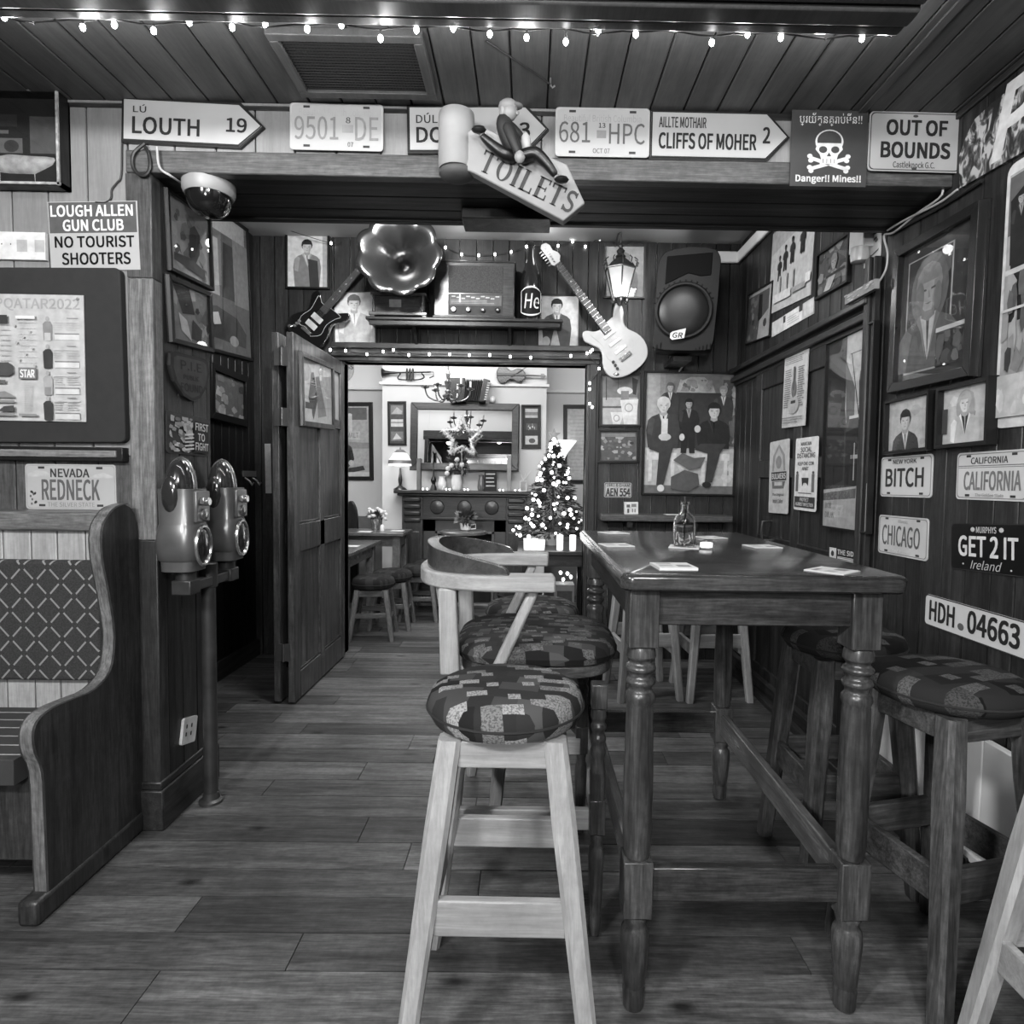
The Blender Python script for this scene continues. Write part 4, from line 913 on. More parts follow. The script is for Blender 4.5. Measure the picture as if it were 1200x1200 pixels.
# pillar face
FJ = ('l', XJ)
def sketch(A): 
    A.rect(0, 0, 1, 1, .30); blobs(A, 30, .08, .38, 21, .08, .12, .92, .95, .16); A.poly([(.45, .7), (.5, .3), (.62, .22), (.75, .32), (.72, .6), (.6, .78)], .05); A.poly([(.1, .75), (.5, .72), (.85, .8), (.85, .93), (.1, .85)], .06)
picture('framed pale caricature print at the top of the pillar side', fit(FJ, (192, 219), (245, 259), (244, 339), (192, 317)), sketch, .3, .012, .02)
picture('framed dark abstract print below the caricature on the pillar side', fit(FJ, (194, 322), (245, 343), (244, 414), (193, 400)), lambda A: (A.rect(0, 0, 1, 1, .14), blobs(A, 14, .02, .3, 31, r=.22), A.poly([(.1, .05), (.5, .02), (.62, .45), (.3, .5)], .02), A.poly([(.2, .5), (.4, .6), (.5, .95), (.25, .8)], .35), A.poly([(.55, .55), (.8, .7), (.75, .95), (.5, .9)], .03)), .14, .018, .022)
fr = fit(FJ, (195, 412), (242, 421), (241, 474), (196, 466))
out = [(.02, .06), (.12, 0), (.88, 0), (.98, .06), (1, .3), (.92, .62), (.72, .9), (.5, 1), (.28, .9), (.08, .62), (0, .3)]
o = poster('dark shield shaped pub plaque between the pillar pictures and the plate', fr, lambda A: (A.poly([(.5+(x-.5)*.86, .5+(y-.5)*.86) for x, y in out], .03), A.text('P.I.E', .24, .14, .78, .34, .012, bold=.04), A.text('PUBLIC', .30, .44, .70, .54, .015, bold=.02), A.text('FOUND', .22, .62, .78, .80, .012, bold=.03)), .012, .014, 'plaque', 'wall_plaque', out)
fr = fit(FJ, (193, 481), (243, 491), (242, 536), (194, 530))
def fight(A):
    blobs(A, 60, .08, .45, 41, .05, .08, .58, .95, .10); A.rect(.60, .12, .96, .92, .02)
    for t_, y in (('FIRST', .16), ('TO', .42), ('FIGHT', .66)): A.text(t_, .62 if t_ != 'TO' else .68, y, .95 if t_ != 'TO' else .86, y+.2, .5, bold=.04)
    for k in range(5): A.poly([(.36, .5+.09*k), (.58, .45+.09*k), (.58, .49+.09*k), (.36, .54+.09*k)], .5)
poster('small pressed plate reading First to Fight on the pillar side', fr, fight, .05, .004, 'plate', 'wall_plate', rrect(fr.w, fr.h, .015))
# hung sign of the toilets: scroll, arrow board and seated figurine
YT = 2.06
ts = thing('toilets_sign', 'white arrow sign reading Toilets with a seated figurine and a scroll end', 'sign', ony(600, 190, YT))
def pq(x, y, Y=YT): v_ = ony(x, y, Y); return (v_.x, -v_.z)
FT = Fr((0, YT, 0), (1, 0, 0), (0, 0, -1), (0, -1, 0))
board = [pq(*p) for p in ((540, 165), (560, 150), (664, 196), (685, 241), (660, 262), (556, 206), (540, 200))]
g = new(mat('sign_board_white', .20, .6, vary=.12, scale=8)); g.prism(FT, board, -.02, .02); g.build('arrow_board', ts, bevel=.004)
# scroll: upright half cylinder with a dark underside
a, b_ = ony(513, 128, YT), ony(555, 198, YT); cx = (a.x+b_.x)/2; rw = (b_.x-a.x)/2
g = new(mat('sign_board_white', .46)); g.lathe([(rw*.2, b_.z), (rw*.95, b_.z+.004), (rw, b_.z+.02), (rw, a.z-.02), (rw*.97, a.z-.004), (rw*.5, a.z+.008), (rw*.1, a.z+.01)], (cx, YT+.02, 0), 28); g.build('scroll', ts)
g = new(mat('sign_stone', .05, .7, bump=.4)); g.ell((cx+.004, YT+.02, b_.z-.006), (rw*1.05, rw*.9, .028), 16); g.build('scroll_base', ts)
g = new(M_BLACKW); g.box(cx-.02, YT+.02, b_.z+.04, cx+.02, YA-.018, a.z-.03); g.build('bracket', ts)
# serif lettering along the slope
p0, p1 = V(pq(560, 207))-V((0, 0)), V(pq(664, 262)); 
tlx, trx, blx = pq(551, 174), pq(672, 236), pq(559, 206)
ua = V((pq(668, 254)[0]-pq(560, 203)[0], pq(668, 254)[1]-pq(560, 203)[1])); dn = V((-ua.y, ua.x)).normalized()
hgt = .082; base = V(pq(559, 204))
FL = Fr(V((base.x, YT, -base.y))+V((-dn.x, 0, dn.y))*hgt*1.0, (ua.x, 0, -ua.y), (dn.x*hgt, 0, -dn.y*hgt), (0, -1, 0))
g = new(ink(.04)); C0 = .0215; ww = FL.w
def rc(x0, y0, x1, y1): g.flat(FL, [(x0, y0), (x1, y0), (x1, y1), (x0, y1)], C0)
def serif(x0, x1, top_=True, bot=True, e=.012):
    if top_: rc(x0-e, .10, x1+e, .14)
    if bot: rc(x0-e, .90, x1+e, .94)
def Tt(x, w_):
    rc(x, .10, x+w_, .17); rc(x, .10, x+.014, .30); rc(x+w_-.014, .10, x+w_, .30); rc(x+w_*.5-.017, .1, x+w_*.5+.017, .94); rc(x+w_*.5-.032, .9, x+w_*.5+.032, .94)
Tt(0, .15)
def ring(cx_, w_, thick):
    o_ = circ(cx_, .52, w_/2, .43, 28); i_ = circ(cx_, .52, w_/2-thick, .385, 28)
    for k in range(28): g.face([FL.p(*q, C0) for q in (o_[k], o_[(k+1) % 28], i_[(k+1) % 28], i_[k])])
ring(.245, .145, .034)
rc(.355, .1, .392, .94); serif(.355, .392)
rc(.445, .1, .482, .94); serif(.445, .482, True, True); rc(.445, .88, .56, .94); rc(.546, .70, .56, .94)
rc(.60, .1, .637, .94); serif(.60, .637); rc(.60, .10, .71, .155); rc(.60, .89, .715, .94); rc(.60, .49, .69, .54); rc(.697, .10, .71, .30); rc(.702, .72, .715, .94); rc(.68, .42, .69, .62)
Tt(.735, .14)
write(g, FL, 'S', .895, .08, 1.0, .96, C0, bold=.02); rc(.985, .1, .998, .32); rc(.897, .72, .91, .94)
g.build('lettering', ts, smooth=False)
# figurine, skinned skeleton
def skinned(name, parent, verts, edges, radii, m, sub=2, root=0, origin=None):
    me = bpy.data.meshes.new(name); o_ = ROOT[parent.name] if parent else V(origin)
    me.from_pydata([V(v_)-o_ for v_ in verts], edges, []); ob = bpy.data.objects.new(name, me); COL.objects.link(ob); ob.parent = parent; ROOT[ob.name] = o_
    md = ob.modifiers.new('skin', 'SKIN'); md.use_smooth_shade = True
    for i, r in enumerate(radii): me.skin_vertices[0].data[i].radius = (r, r) if not hasattr(r, '__len__') else r; me.skin_vertices[0].data[i].use_root = (i == root)
    s_ = ob.modifiers.new('sub', 'SUBSURF'); s_.levels = sub; s_.render_levels = sub
    dg = bpy.context.evaluated_depsgraph_get(); me2 = bpy.data.meshes.new_from_object(ob.evaluated_get(dg)); ob.modifiers.clear(); ob.data = me2; me2.materials.clear(); me2.materials.append(m); me2.shade_smooth(); return ob
q = lambda x, y, dy=0.: tuple(ony(x, y, YT+dy))
JK = mat('figurine_cloth', .012, .55, spec=.3); SK = mat('figurine_skin', .17, .5); LTH = mat('figurine_trousers', .006, .35, spec=.4)
vt = [q(607, 184, -.03), q(598, 165, -.03), q(589, 142, -.03), q(592, 133, -.03)]
skinned('figure_torso', ts, vt, [(0, 1), (1, 2), (2, 3)], [.028, .034, .032, .013], JK)
vt = [q(606, 185, -.03), q(590, 181, -.045), q(572, 166, -.05), q(564, 158, -.05)]
skinned('figure_leg', ts, vt, [(0, 1), (1, 2), (2, 3)], [.023, .022, .015, .011], LTH)
vt = [q(606, 186, -.03), q(628, 178, -.055), q(642, 193, -.055), q(652, 207, -.05)]
skinned('figure_leg', ts, vt, [(0, 1), (1, 2), (2, 3)], [.025, .023, .017, .012], LTH)
vt = [q(593, 144, -.06), q(601, 164, -.075), q(608, 182, -.08)]
skinned('figure_arm', ts, vt, [(0, 1), (1, 2)], [.019, .017, .012], JK)
vt = [q(594, 144, .0), q(610, 160, .0), q(618, 178, -.02)]
skinned('figure_arm', ts, vt, [(0, 1), (1, 2)], [.018, .015, .012], JK)
g = new(SK); g.ell(q(609, 184, -.085), (.017, .012, .020), 10); g.build('figure_hand', ts)
g = new(mat('figurine_shirt', .28, .6)); g.ell(q(616, 168, -.02), (.018, .016, .034), 10); g.build('figure_shirt', ts)
g = new(SK); hc = V(q(597, 130, -.035)); g.ell(hc, (.026, .024, .032), 14); g.ell(hc+V((.024, -.004, -.008)), (.008, .007, .008), 8); hd = g.build('figure_head', ts)
g = new(mat('figurine_cap', .2, .6)); g.ell(hc+V((-.004, .002, .014)), (.032, .03, .022), 14); g.ell(hc+V((.022, -.002, .014)), (.022, .022, .006), 10); g.ell(hc+V((-.020, .0, -.004)), (.014, .022, .02), 10); g.build('figure_cap', hd)
for (x, y, dx, dz) in ((562, 157, -.002, .010), (655, 210, .008, -.004)):
    g = new(SK); g.ell(q(x+(2 if x < 600 else -2), y-1, -.052), .011, 8); g.m(mat('figurine_shoe', .008, .3)); cc = V(q(x, y, -.055)); g.ell(cc+V((dx, -.006, dz)), (.016, .017, .026) if dz > .01 else (.024, .016, .012), 10); g.build('figure_shoe', ts)

# socket, meters, camera and cables
fr = fit(FJ, (211, 843), (227, 838), (227, 868), (211, 873))
o = poster('white double power socket low on the pillar side', fr, lambda A: [A.rect(.2+.35*i, .25+.3*j, .3+.35*i, .4+.3*j, .04) for i in (0, 1) for j in (0, 1)], .55, .01, 'socket', 'wall_socket', rrect(fr.w, fr.h, .008))
M_MET = mat('meter_grey_paint', .13, .32, .5, vary=.25, scale=8); M_METD = mat('meter_dark_glass', .02, .1, coat=1); M_CHR = mat('worn_chrome', .45, .22, .9, vary=.3, scale=20)
pm = thing('parking_meter', 'twin headed grey parking meter on a post at the pillar', 'parking meter', (-1.245, 2.39, 0))
g = new(mat('meter_post', .06, .4, .6, vary=.3)); g.cyl((-1.245, 2.39, 0), (-1.245, 2.39, .93), .026, n=20); g.lathe([(.045, 0), (.045, .010), (.032, .016), (.028, .04)], (-1.245, 2.39, 0), 20); g.build('post', pm)
g = new(mat('meter_post', .06)); g.box(-1.272, 2.215, .868, -1.218, 2.555, .905); g.box(-1.28, 2.20, .862, -1.21, 2.27, .915); g.box(-1.28, 2.50, .862, -1.21, 2.57, .915)
for y in (2.235, 2.39, 2.535): g.cyl((-1.245, y, .86), (-1.245, y, .955), .034, n=16)
g.build('yoke', pm, bevel=.004)
for y in (2.235, 2.535):
    g = new(M_MET); cx = -1.252
    sec = lambda z, hx, hy: g.ring([V((cx+hx*math.copysign(abs(math.cos(a))**.55, math.cos(a)), y+hy*math.copysign(abs(math.sin(a))**.55, math.sin(a)), z)) for a in [2*PI*k/28 for k in range(28)]])
    g.skin([sec(.945, .045, .05), sec(.95, .060, .064), sec(.985, .062, .066), sec(.992, .068, .074), sec(1.03, .074, .082), sec(1.08, .072, .080), sec(1.115, .066, .072), sec(1.12, .064, .070), sec(1.235, .066, .072), sec(1.245, .066, .072)])
    hd = g.build('meter_head', pm)
    g = new(M_METD); g.ell((cx-.006, y, 1.245), (.052, .062, .11), 20); hh = g.build('dome', hd)
    g = new(M_METD); g.ell((cx-.008, y-.066, 1.225), (.032, .016, .065), 16); g.build('dome_window', hd)
    g = new(M_CHR); g.tube([(cx-.006+.054*math.cos(a), y-.0, 1.245+.112*math.sin(a)) for a in [PI*k/16 for k in range(17)]], .005, 6); g.build('dome_band', hd)
    g = new(M_MET); g.box(cx+.060, y-.045, 1.125, cx+.075, y+.045, 1.238); g.build('face_plate', hd, bevel=.005)
    g = new(M_CHR); g.cyl((cx+.07, y-.005, 1.20), (cx+.10, y-.005, 1.20), .016, n=12); g.box(cx+.075, y-.03, 1.19, cx+.092, y+.01, 1.215); g.build('coin_knob', hd, bevel=.003)
    g = new(M_CHR); g.lathe([(.022, 0), (.022, .006), (.012, .01)], (cx+.075, y, 1.152), 16, (1, 0, 0)); g.build('coin_slot', hd)
    g = new(M_CHR); g.tube([(cx+.072, y+.05*math.cos(a), 1.04+.07*math.sin(a)) for a in [2*PI*k/28 for k in range(28)]], .007, 6, True); g.m(M_METD); g.ell((cx+.066, y, 1.04), (.018, .047, .066), 16); g.build('cash_cover', hd)
cz = onz(245, 216, ZH)
cam_ = thing('dome_camera', 'white rimmed dark dome security camera under the header at left', 'camera', cz)
g = new(mat('camera_white', .26, .4, vary=.05)); g.lathe([(.02, 0), (.088, 0), (.088, -.028), (.080, -.045), (.06, -.045)], cz, 32); g.build('housing', cam_)
g = new(mat('dome_black', .006, .04, coat=1)); g.lathe([(.076, -.043), (.073, -.065), (.062, -.090), (.044, -.108), (.02, -.116), (.002, -.117)], cz, 32); g.build('dome', cam_)
a, b_ = onz(543, 252, ZH), onz(645, 252, ZH)
g = new(M_BLACKW); g.box(a.x, YS-.16, ZH-.04, b_.x, YS-.02, ZH); tag(g.build('speaker_box', bevel=.004), 'flat black box fixed under the back of the header', 'box')
def cable(label, pts, r=.004, m=None, name='cable'):
    g = new(m or mat('cable_black', .012, .5)); g.tube(smooth2([tuple(p) for p in pts], 5), r, 7); return tag(g.build(name), label, 'cable')
CW = mat('cable_white', .4, .5)
pa = lambda L_, Y=YA-.006: [ony(x, y, Y) for x, y in L_]
cable('black wire hanging down the white boards beside the display case', pa([(145, 125), (143, 165), (142, 205), (137, 214), (131, 222), (130, 232), (124, 237), (112, 237)]), .0028)
cable('black cable loop hanging below the Louth sign', pa([(170, 168), (157, 180), (156, 196), (164, 205), (172, 204), (176, 195), (174, 180), (170, 172)], YA-.02), .006)
cable('white lead running from the Louth sign down to the dome camera', [ony(184, 172, YA-.03), ony(187, 196, YA-.03), ony(200, 206, YA-.026)]+[onz(x, y, ZH-.006) for x, y in ((212, 214), (226, 222))], .004, CW)
cable('dark cables bundled along the top of the right wall', [onx(x, y, XR-.012) for x, y in ((1150, 212), (1125, 228), (1095, 246), (1065, 262), (1042, 275))], .007)
cable('pale cable drooping beside the post above the right wall pictures', [onx(x, y, XR-.02) for x, y in ((1098, 208), (1104, 228), (1075, 250), (1048, 272), (1036, 276), (1040, 296), (1038, 316), (1028, 334), (1022, 346))], .004, CW)
cable('thin pale cable along the wall beside the dark bundle', [onx(x, y, XR-.026) for x, y in ((1122, 222), (1100, 238), (1060, 258), (1040, 270))], .004, CW)
hk = [onz(570, 48, ZC-.004), onz(600, 68, ZC-.012), onz(630, 88, ZC-.014), onz(645, 99, ZC-.02)]
o = cable('black wire stretched across the ceiling boards to a small hook', hk, .003); g = new(FRS); p = hk[-1]; g.tube([p+V((0, 0, .02)), p, p+V((.006, -.004, -.012)), p+V((.014, -.004, -.006))], .003, 6); g.build('hook', o)
# ================================================================== MIDDLE ROOM
FB = ('y', YB)
FBX = ('y', YB-.02)
Pb = lambda x0, y0, x1, y1, pl=FBX: fit(pl, *box4(x0, y0, x1, y1))
picture('framed photograph of a smiling young man in a jacket above the dark guitar', fit(FBX, (334, 271), (386, 272), (386, 339), (334, 338)),
        lambda A: (A.rect(0, 0, 1, 1, .62), A.rect(.86, 0, 1, 1, .35), A.person(.48, .10, 1, .66, .20, .5, .02, .6), A.poly([(.5, .46), (.74, .5), (.78, 1), (.55, 1)], .03)), .4, .014, .02, gap=-.02)
picture('framed pale photograph of a young man in a light suit behind the shelf end', fit(FBX, (390, 340), (441, 340), (441, 405), (390, 405)), lambda A: (A.rect(0, 0, 1, 1, .62), A.person(.48, .05, 1, .8, .40, .58, .14, .65), A.ell(.35, .9, .1, .08, .45), A.ell(.6, .88, .1, .1, .45)), .5, .01, .02, gap=-.02, fm=FRW)
picture('framed photograph of a boyish man in a dark jacket right of the shelf', fit(FBX, (629, 344), (680, 344), (680, 408), (629, 407)), lambda A: (A.rect(0, 0, 1, 1, .55), A.person(.46, .06, 1, .7, .08, .5, .02, .55), A.poly([(.3, 1), (.42, .55), (.55, 1)], .4), A.ell(.2, .9, .1, .1, .45)), .42, .012, .02, gap=-.02)
picture('pale framed print hanging behind the lit lantern', fit(FBX, (707, 286), (757, 286), (756, 350), (707, 349)), lambda A: (A.rect(0, 0, 1, 1, .46), A.person(.5, .12, 1, .7, .3, .45, .25, .5)), .46, .012, .02, gap=-.02, fm=FRW)
picture('framed picture of a lamp on a terrace with paper cups below, right of the doorway', fit(FBX, (702, 437), (752, 437), (752, 500), (702, 500)),
        lambda A: (A.rect(.06, .04, .94, .62, .16), A.rect(.06, .45, .94, .62, .34), A.rect(.14, .05, .16, .5, .05), A.rect(.45, .05, .46, .3, .05), A.poly([(.8, .05), (.95, .1), (.9, .4), (.82, .38)], .03), A.ell(.62, .32, .2, .08, .55), A.rect(.52, .32, .72, .55, .2), A.rect(.06, .66, .94, .98, .38),
                   A.poly([(.5, .5), (.96, .48), (.9, .98), (.6, .98)], .62), A.ell(.72, .65, .11, .09, .3), A.ell(.72, .65, .085, .07, .6), A.poly([(.26, .74), (.56, .74), (.56, .86), (.50, .98), (.32, .98)], .62), A.ell(.41, .86, .08, .07, .3), A.ell(.41, .86, .06, .05, .6)), .1, .012, .025, gap=-.02)
picture('dark framed street scene print under the picture with paper cups', fit(FBX, (700, 502), (750, 502), (749, 543), (700, 543)), lambda A: (A.rect(0, 0, 1, 1, .10), blobs(A, 40, .04, .42, 51, .03, .2, .97, .95, .10), A.rect(.05, .08, .95, .2, .2)), .1, .018, .025, gap=-.02)
def band(A):
    A.rect(0, 0, 1, 1, .26); A.rect(.22, 0, 1, .22, .20); A.poly([(.34, .16), (.38, .07), (.5, .03), (.65, .03), (.75, .1), (.78, .16)], .42); blobs(A, 22, .12, .36, 61, .38, .05, .74, .15, .05); A.rect(.02, 0, .16, .6, .34); A.rect(.86, .05, 1, .6, .08); blobs(A, 30, .05, .3, 62, .86, .05, 1, .6, .06); A.rect(.34, .16, .84, .62, .03)
    A.rect(0, .62, 1, 1, .36); blobs(A, 26, .26, .5, 63, 0, .64, 1, .98, .08); A.rect(0, .93, 1, 1, .13)
    for x0, x1 in ((.03, .36), (.62, .95)): A.rect(x0, .66, x1, .72, .5); A.rect(x0+.02, .66, x0+.06, .9, .5); A.rect(x1-.06, .66, x1-.02, .93, .5); A.rect(x0, .55, x0+.03, .7, .45)
    A.body(.27, .08, .62, .20, .05, .38, .10, .55); A.body(.86, .10, .62, .22, .04, .42, .3, .55)
    A.body(.48, .21, .66, .22, .02, .3, .02, .3); A.person(.2, .20, .62, .36, .03, .45, .48, .5); A.rect(.18, .38, .25, .56, .5); A.ell(.22, .53, .07, .03, .42)
    A.poly([(.06, .56), (.34, .56), (.30, .66), (.22, .93), (.14, .93), (.16, .66), (.05, .63)], .045); A.ell(.19, .955, .04, .03, .5)
    A.person(.76, .24, .62, .36, .012, .44, .02, .012); A.poly([(.62, .58), (.9, .58), (.84, .66), (.76, .9), (.68, .9), (.70, .66), (.55, .63)], .03); A.ell(.70, .92, .05, .025, .02); A.ell(.58, .46, .035, .03, .45); A.ell(.41, .53, .03, .03, .45)
    A.poly([(.32, .72), (.42, .66), (.55, .70), (.68, .69), (.62, .78), (.50, .80)], .10); A.poly([(.30, .86), (.45, .80), (.60, .83), (.62, .92), (.5, .98), (.3, .96)], .08)
picture('large framed group photograph of a seated band on the far wall', fit(FBX, (754, 434), (864, 436), (862, 582), (753, 580)), band, .3, .014, .03, gap=-.02)
fr = fit(FB, (708, 565), (740, 566), (740, 583), (708, 583)); plate('number_plate', 'small old number plate reading AEN 554 above the wall ledge', 'number plate', fr, RR(fr), mat('plate_old', .40, .5, vary=.25, scale=20), [('1981 8 GHAM', .08, .08, .92, .28, .05, B(.03)), ('AEN 554', .06, .38, .95, .92, .03, B(.04))], edge=(.1, .003, .008))
# wall ledge on the right with brackets
l0, l1 = onz(697, 604, 1.02), onz(872, 606, 1.02)
LZ = ony(780, 604, 4.18).z
g = new(wood('ledge_wood', .04, .10, 'X', .35)); g.box(.50, 4.18, LZ-.045, 1.40, YB, LZ); lg = tag(g.build('wall_ledge', bevel=.006), 'brown wooden wall ledge under the band photograph', 'shelf')
for x in (.7, 1.15): g = new(M_DARKZ); g.box(x-.02, 4.22, LZ-.09, x+.02, YB, LZ-.04); g.box(x-.02, YB-.06, LZ-.22, x+.02, YB, LZ-.06); g.build('bracket', lg)
fr = fit(('y', 4.30), (731, 590), (747, 590), (747, 604), (731, 604)); fr = Fr(V((fr.o.x, 4.30, LZ+fr.h)), fr.U, fr.D, fr.n)
poster('small white card standing on the wall ledge', fr, lambda A: (A.rect(.15, .2, .4, .45, .1), A.rect(.5, .15, .85, .4, .2), A.rect(.2, .55, .35, .9, .08), A.rect(.55, .55, .62, .85, .1), A.rect(.72, .55, .82, .85, .2)), .6, .03, 'card', 'standing_card', gap=0)
g = new(ink(.5)); g.box(.95, 4.22, LZ, 1.06, 4.31, LZ+.004); tag(g.build('beer_mat'), 'white beer mat lying on the wall ledge', 'beer mat')

# shelf over the doorway
SY = 4.17; SZ1 = ony(545, 372, SY).z
x0, x1 = ony(428, 376, SY).x, ony(660, 378, SY).x
sh = thing('wall_shelf', 'dark wooden shelf over the far doorway carrying a gramophone and radio', 'shelf', ((x0+x1)/2, YB, SZ1-.05))
g = new(M_DARKX); g.box(x0, SY, SZ1-.022, x1, YB, SZ1); g.box(x0+.02, SY+.012, SZ1-.055, x1-.02, SY+.03, SZ1-.02); g.build('board', sh, bevel=.006)
for px in (490, 598):
    g = new(M_DARKZ); xx = ony(px, 390, YB).x; g.box(xx-.014, YB-.02, SZ1-.2, xx+.014, YB, SZ1-.02); g.bar((xx, YB-.01, SZ1-.18), (xx, SY+.06, SZ1-.03), .02, .02); g.build('bracket', sh)
# gramophone
gx0, gx1 = ony(436, 355, 4.2).x, ony(497, 355, 4.2).x; gz = SZ1
gm = thing('gramophone', 'old horn gramophone with fluted brass horn on the shelf', 'gramophone', ((gx0+gx1)/2, 4.29, gz))
g = new(wood('gramophone_wood', .05, .14, 'X', .25, coat=.5)); yb0, yb1 = 4.195, 4.39
g.box(gx0-.02, yb0-.01, gz+.012, gx1+.02, yb1, gz+.035); g.box(gx0, yb0+.01, gz+.035, gx1, yb1-.01, gz+.145); g.box(gx0-.012, yb0, gz+.145, gx1+.012, yb1, gz+.165)
for a in (gx0-.012, gx1-.012):
    g.box(a, yb0-.006, gz, a+.03, yb0+.03, gz+.014)
g.build('cabinet', gm, bevel=.004)
g = new(ink(.35)); mx_ = (gx0+gx1)/2-.02; g.box(mx_-.04, yb0+.006, gz+.07, mx_+.04, yb0+.010, gz+.12); g.build('name_plate', gm)
for a in (gx0+.012, gx1-.012):
    g = new(mat('turned_dark', .03, .3)); g.lathe([(.01, 0), (.012, .01), (.007, .025), (.011, .055), (.007, .085), (.012, .1), (.01, .11)], (a, yb0+.004, gz+.035), 12); g.build('column', gm)
BR = mat('horn_brass', .20, .22, .95, vary=.25, scale=5)
hc = ony(467, 297, 4.02); hr = abs(ony(515, 300, 4.02).x-ony(420, 300, 4.02).x)/2*1.03
ax = V((.05, -1, .10)).normalized(); th_ = V((hc.x, 4.30, hc.z-.02))
g = new(BR); z = ax; x = V((1, 0, 0)); x = (x-z*x.dot(z)).normalized(); y = z.cross(x); rings = []
n = 72
for k in range(15):
    t_ = k/14; r_ = hr*(.10+.90*t_**2.3); ce = th_.lerp(hc, min(1, t_**.85)); fl = .10*t_**2
    if k == 14: ce = ce - ax*.012
    rings.append(g.ring([ce+(x*math.cos(a)+y*math.sin(a))*r_*(1+fl*(abs(math.cos(a*4.5))-.5)) + z*(.02*t_**4*abs(math.cos(a*4.5))) for a in [2*PI*i/n for i in range(n)]]))
g.skin(rings, caps=False); hn = g.build('horn', gm)
md = hn.modifiers.new('thick', 'SOLIDIFY'); md.thickness = .004
g = new(BR); g.tube(smooth2([tuple(p) for p in ((hc.x, 4.30, hc.z-.02), (hc.x-.005, 4.345, hc.z-.03), (hc.x, 4.36, hc.z-.10), (hc.x+.01, 4.33, gz+.20), (hc.x+.01, 4.31, gz+.165))], 5), [.03]*6+[.02]*15, 12); g.build('tone_arm', gm)
g = new(M_CHR); g.cyl((gx0+.12, 4.29, gz+.165), (gx0+.12, 4.29, gz+.172), .075, n=28); g.build('turntable', gm)
# radio
rx0, rx1 = ony(508, 340, 4.2).x, ony(603, 340, 4.2).x; rz1 = ony(555, 306, 4.2).z
rd = thing('valve_radio', 'old wooden valve radio with dial and four knobs on the shelf', 'radio', ((rx0+rx1)/2, 4.29, SZ1))
g = new(wood('radio_wood', .012, .05, 'X', .35, coat=.2)); g.box(rx0, 4.2, SZ1+.012, rx1, 4.39, rz1); g.box(rx0-.008, 4.192, SZ1, rx1+.008, 4.395, SZ1+.02); g.box(rx0-.006, 4.195, rz1-.012, rx1+.006, 4.395, rz1+.006); g.build('cabinet', rd, bevel=.008)
fr = Fr((rx0+.10, 4.1995, rz1-.03), (rx1-rx0-.18, 0, 0), (0, 0, -(rz1-SZ1-.055)), (0, -1, 0))
g = new(mat('speaker_cloth', .04, .9, vary=.4, scale=120)); g.prism(fr, [(0, 0), (1, 0), (1, .55), (0, .55)], 0, .003); g.build('speaker_cloth', rd)
A = Art(fr.sub(0, .58, 1, 1), .002); A.rect(0, 0, 1, 1, .05); A.rect(.02, .05, .98, .55, .10); [A.rect(.06+.09*i, .08+.05*(i % 3), .13+.09*i, .14+.05*(i % 3), .4) for i in range(10)]; A.lines(.05, .3, .95, .5, 3, .3); A.rect(.2, .02, .23, .4, .62); A.g.build('dial', rd, smooth=False)
for i in range(4):
    g = new(mat('bakelite', .012, .2)); p = fr.p(.1+.27*i, .90, .002); g.cyl(p, p+V((0, -.016, 0)), .017, .015, 16); g.m(FRS).cyl(p+V((0, -.016, 0)), p+V((0, -.018, 0)), .006, n=10); g.build('knob', rd)
# giant display bottle
bx = ony(622, 350, 4.27).x; bt = ony(622, 284, 4.27).z
bo = thing('display_bottle', 'oversized dark beer bottle with an oval white lettered label on the shelf', 'bottle', (bx, 4.27, SZ1))
hb = bt-SZ1; rb = (ony(637, 350, 4.27).x-ony(611, 350, 4.27).x)/2
g = new(mat('bottle_dark', .008, .06, coat=1)); g.lathe([(rb*.9, 0), (rb, .012), (rb, hb*.42), (rb*.98, hb*.50), (rb*.8, hb*.62), (rb*.5, hb*.74), (rb*.30, hb*.82), (rb*.26, hb*.95), (rb*.32, hb*.955), (rb*.32, hb*.99), (rb*.2, hb)], (bx, 4.27, SZ1), 32); g.build('glass', bo)
def curve_lab(a0, b0, a1, b1): return Fr((bx-rb, 4.27-rb, SZ1+hb*.44), (2*rb, 0, 0), (0, 0, -hb*.40), (0, -1, 0))
g = G(); fl_ = curve_lab(0, 0, 1, 1)
def on_b(a, b, c): 
    t_ = (a-.5)*2*1.25; r_ = rb+.0012+c; zz = SZ1+hb*.44-b*hb*.42; return V((bx+r_*math.sin(t_), 4.27-r_*math.cos(t_), zz))
class CF: 
    p = staticmethod(lambda a, b, c=0: on_b(a, b, c))
def strip(g, a0, a1, b0, b1, c, n=14):
    for i in range(n):
        u, v_ = a0+(a1-a0)*i/n, a0+(a1-a0)*(i+1)/n
        g.face([on_b(u, b0(u), c), on_b(v_, b0(v_), c), on_b(v_, b1(v_), c), on_b(u, b1(u), c)])
arc = lambda base, k: (lambda u: base + k*(1-(2*u-1)**2))
g.m(ink(.6)); strip(g, .08, .95, arc(.26, -.20), arc(.74, .20), 0); g.m(ink(.01)); strip(g, .13, .90, arc(.27, -.16), arc(.73, .16), .0006)
g.m(ink(.6)); strip(g, .15, .88, arc(.10, -.02), arc(.13, -.02), .0012) if False else None
write(g, CF, 'He', .27, .28, .80, .72, .0014, bold=.012, shear=.05); g.build('label', bo, smooth=False)

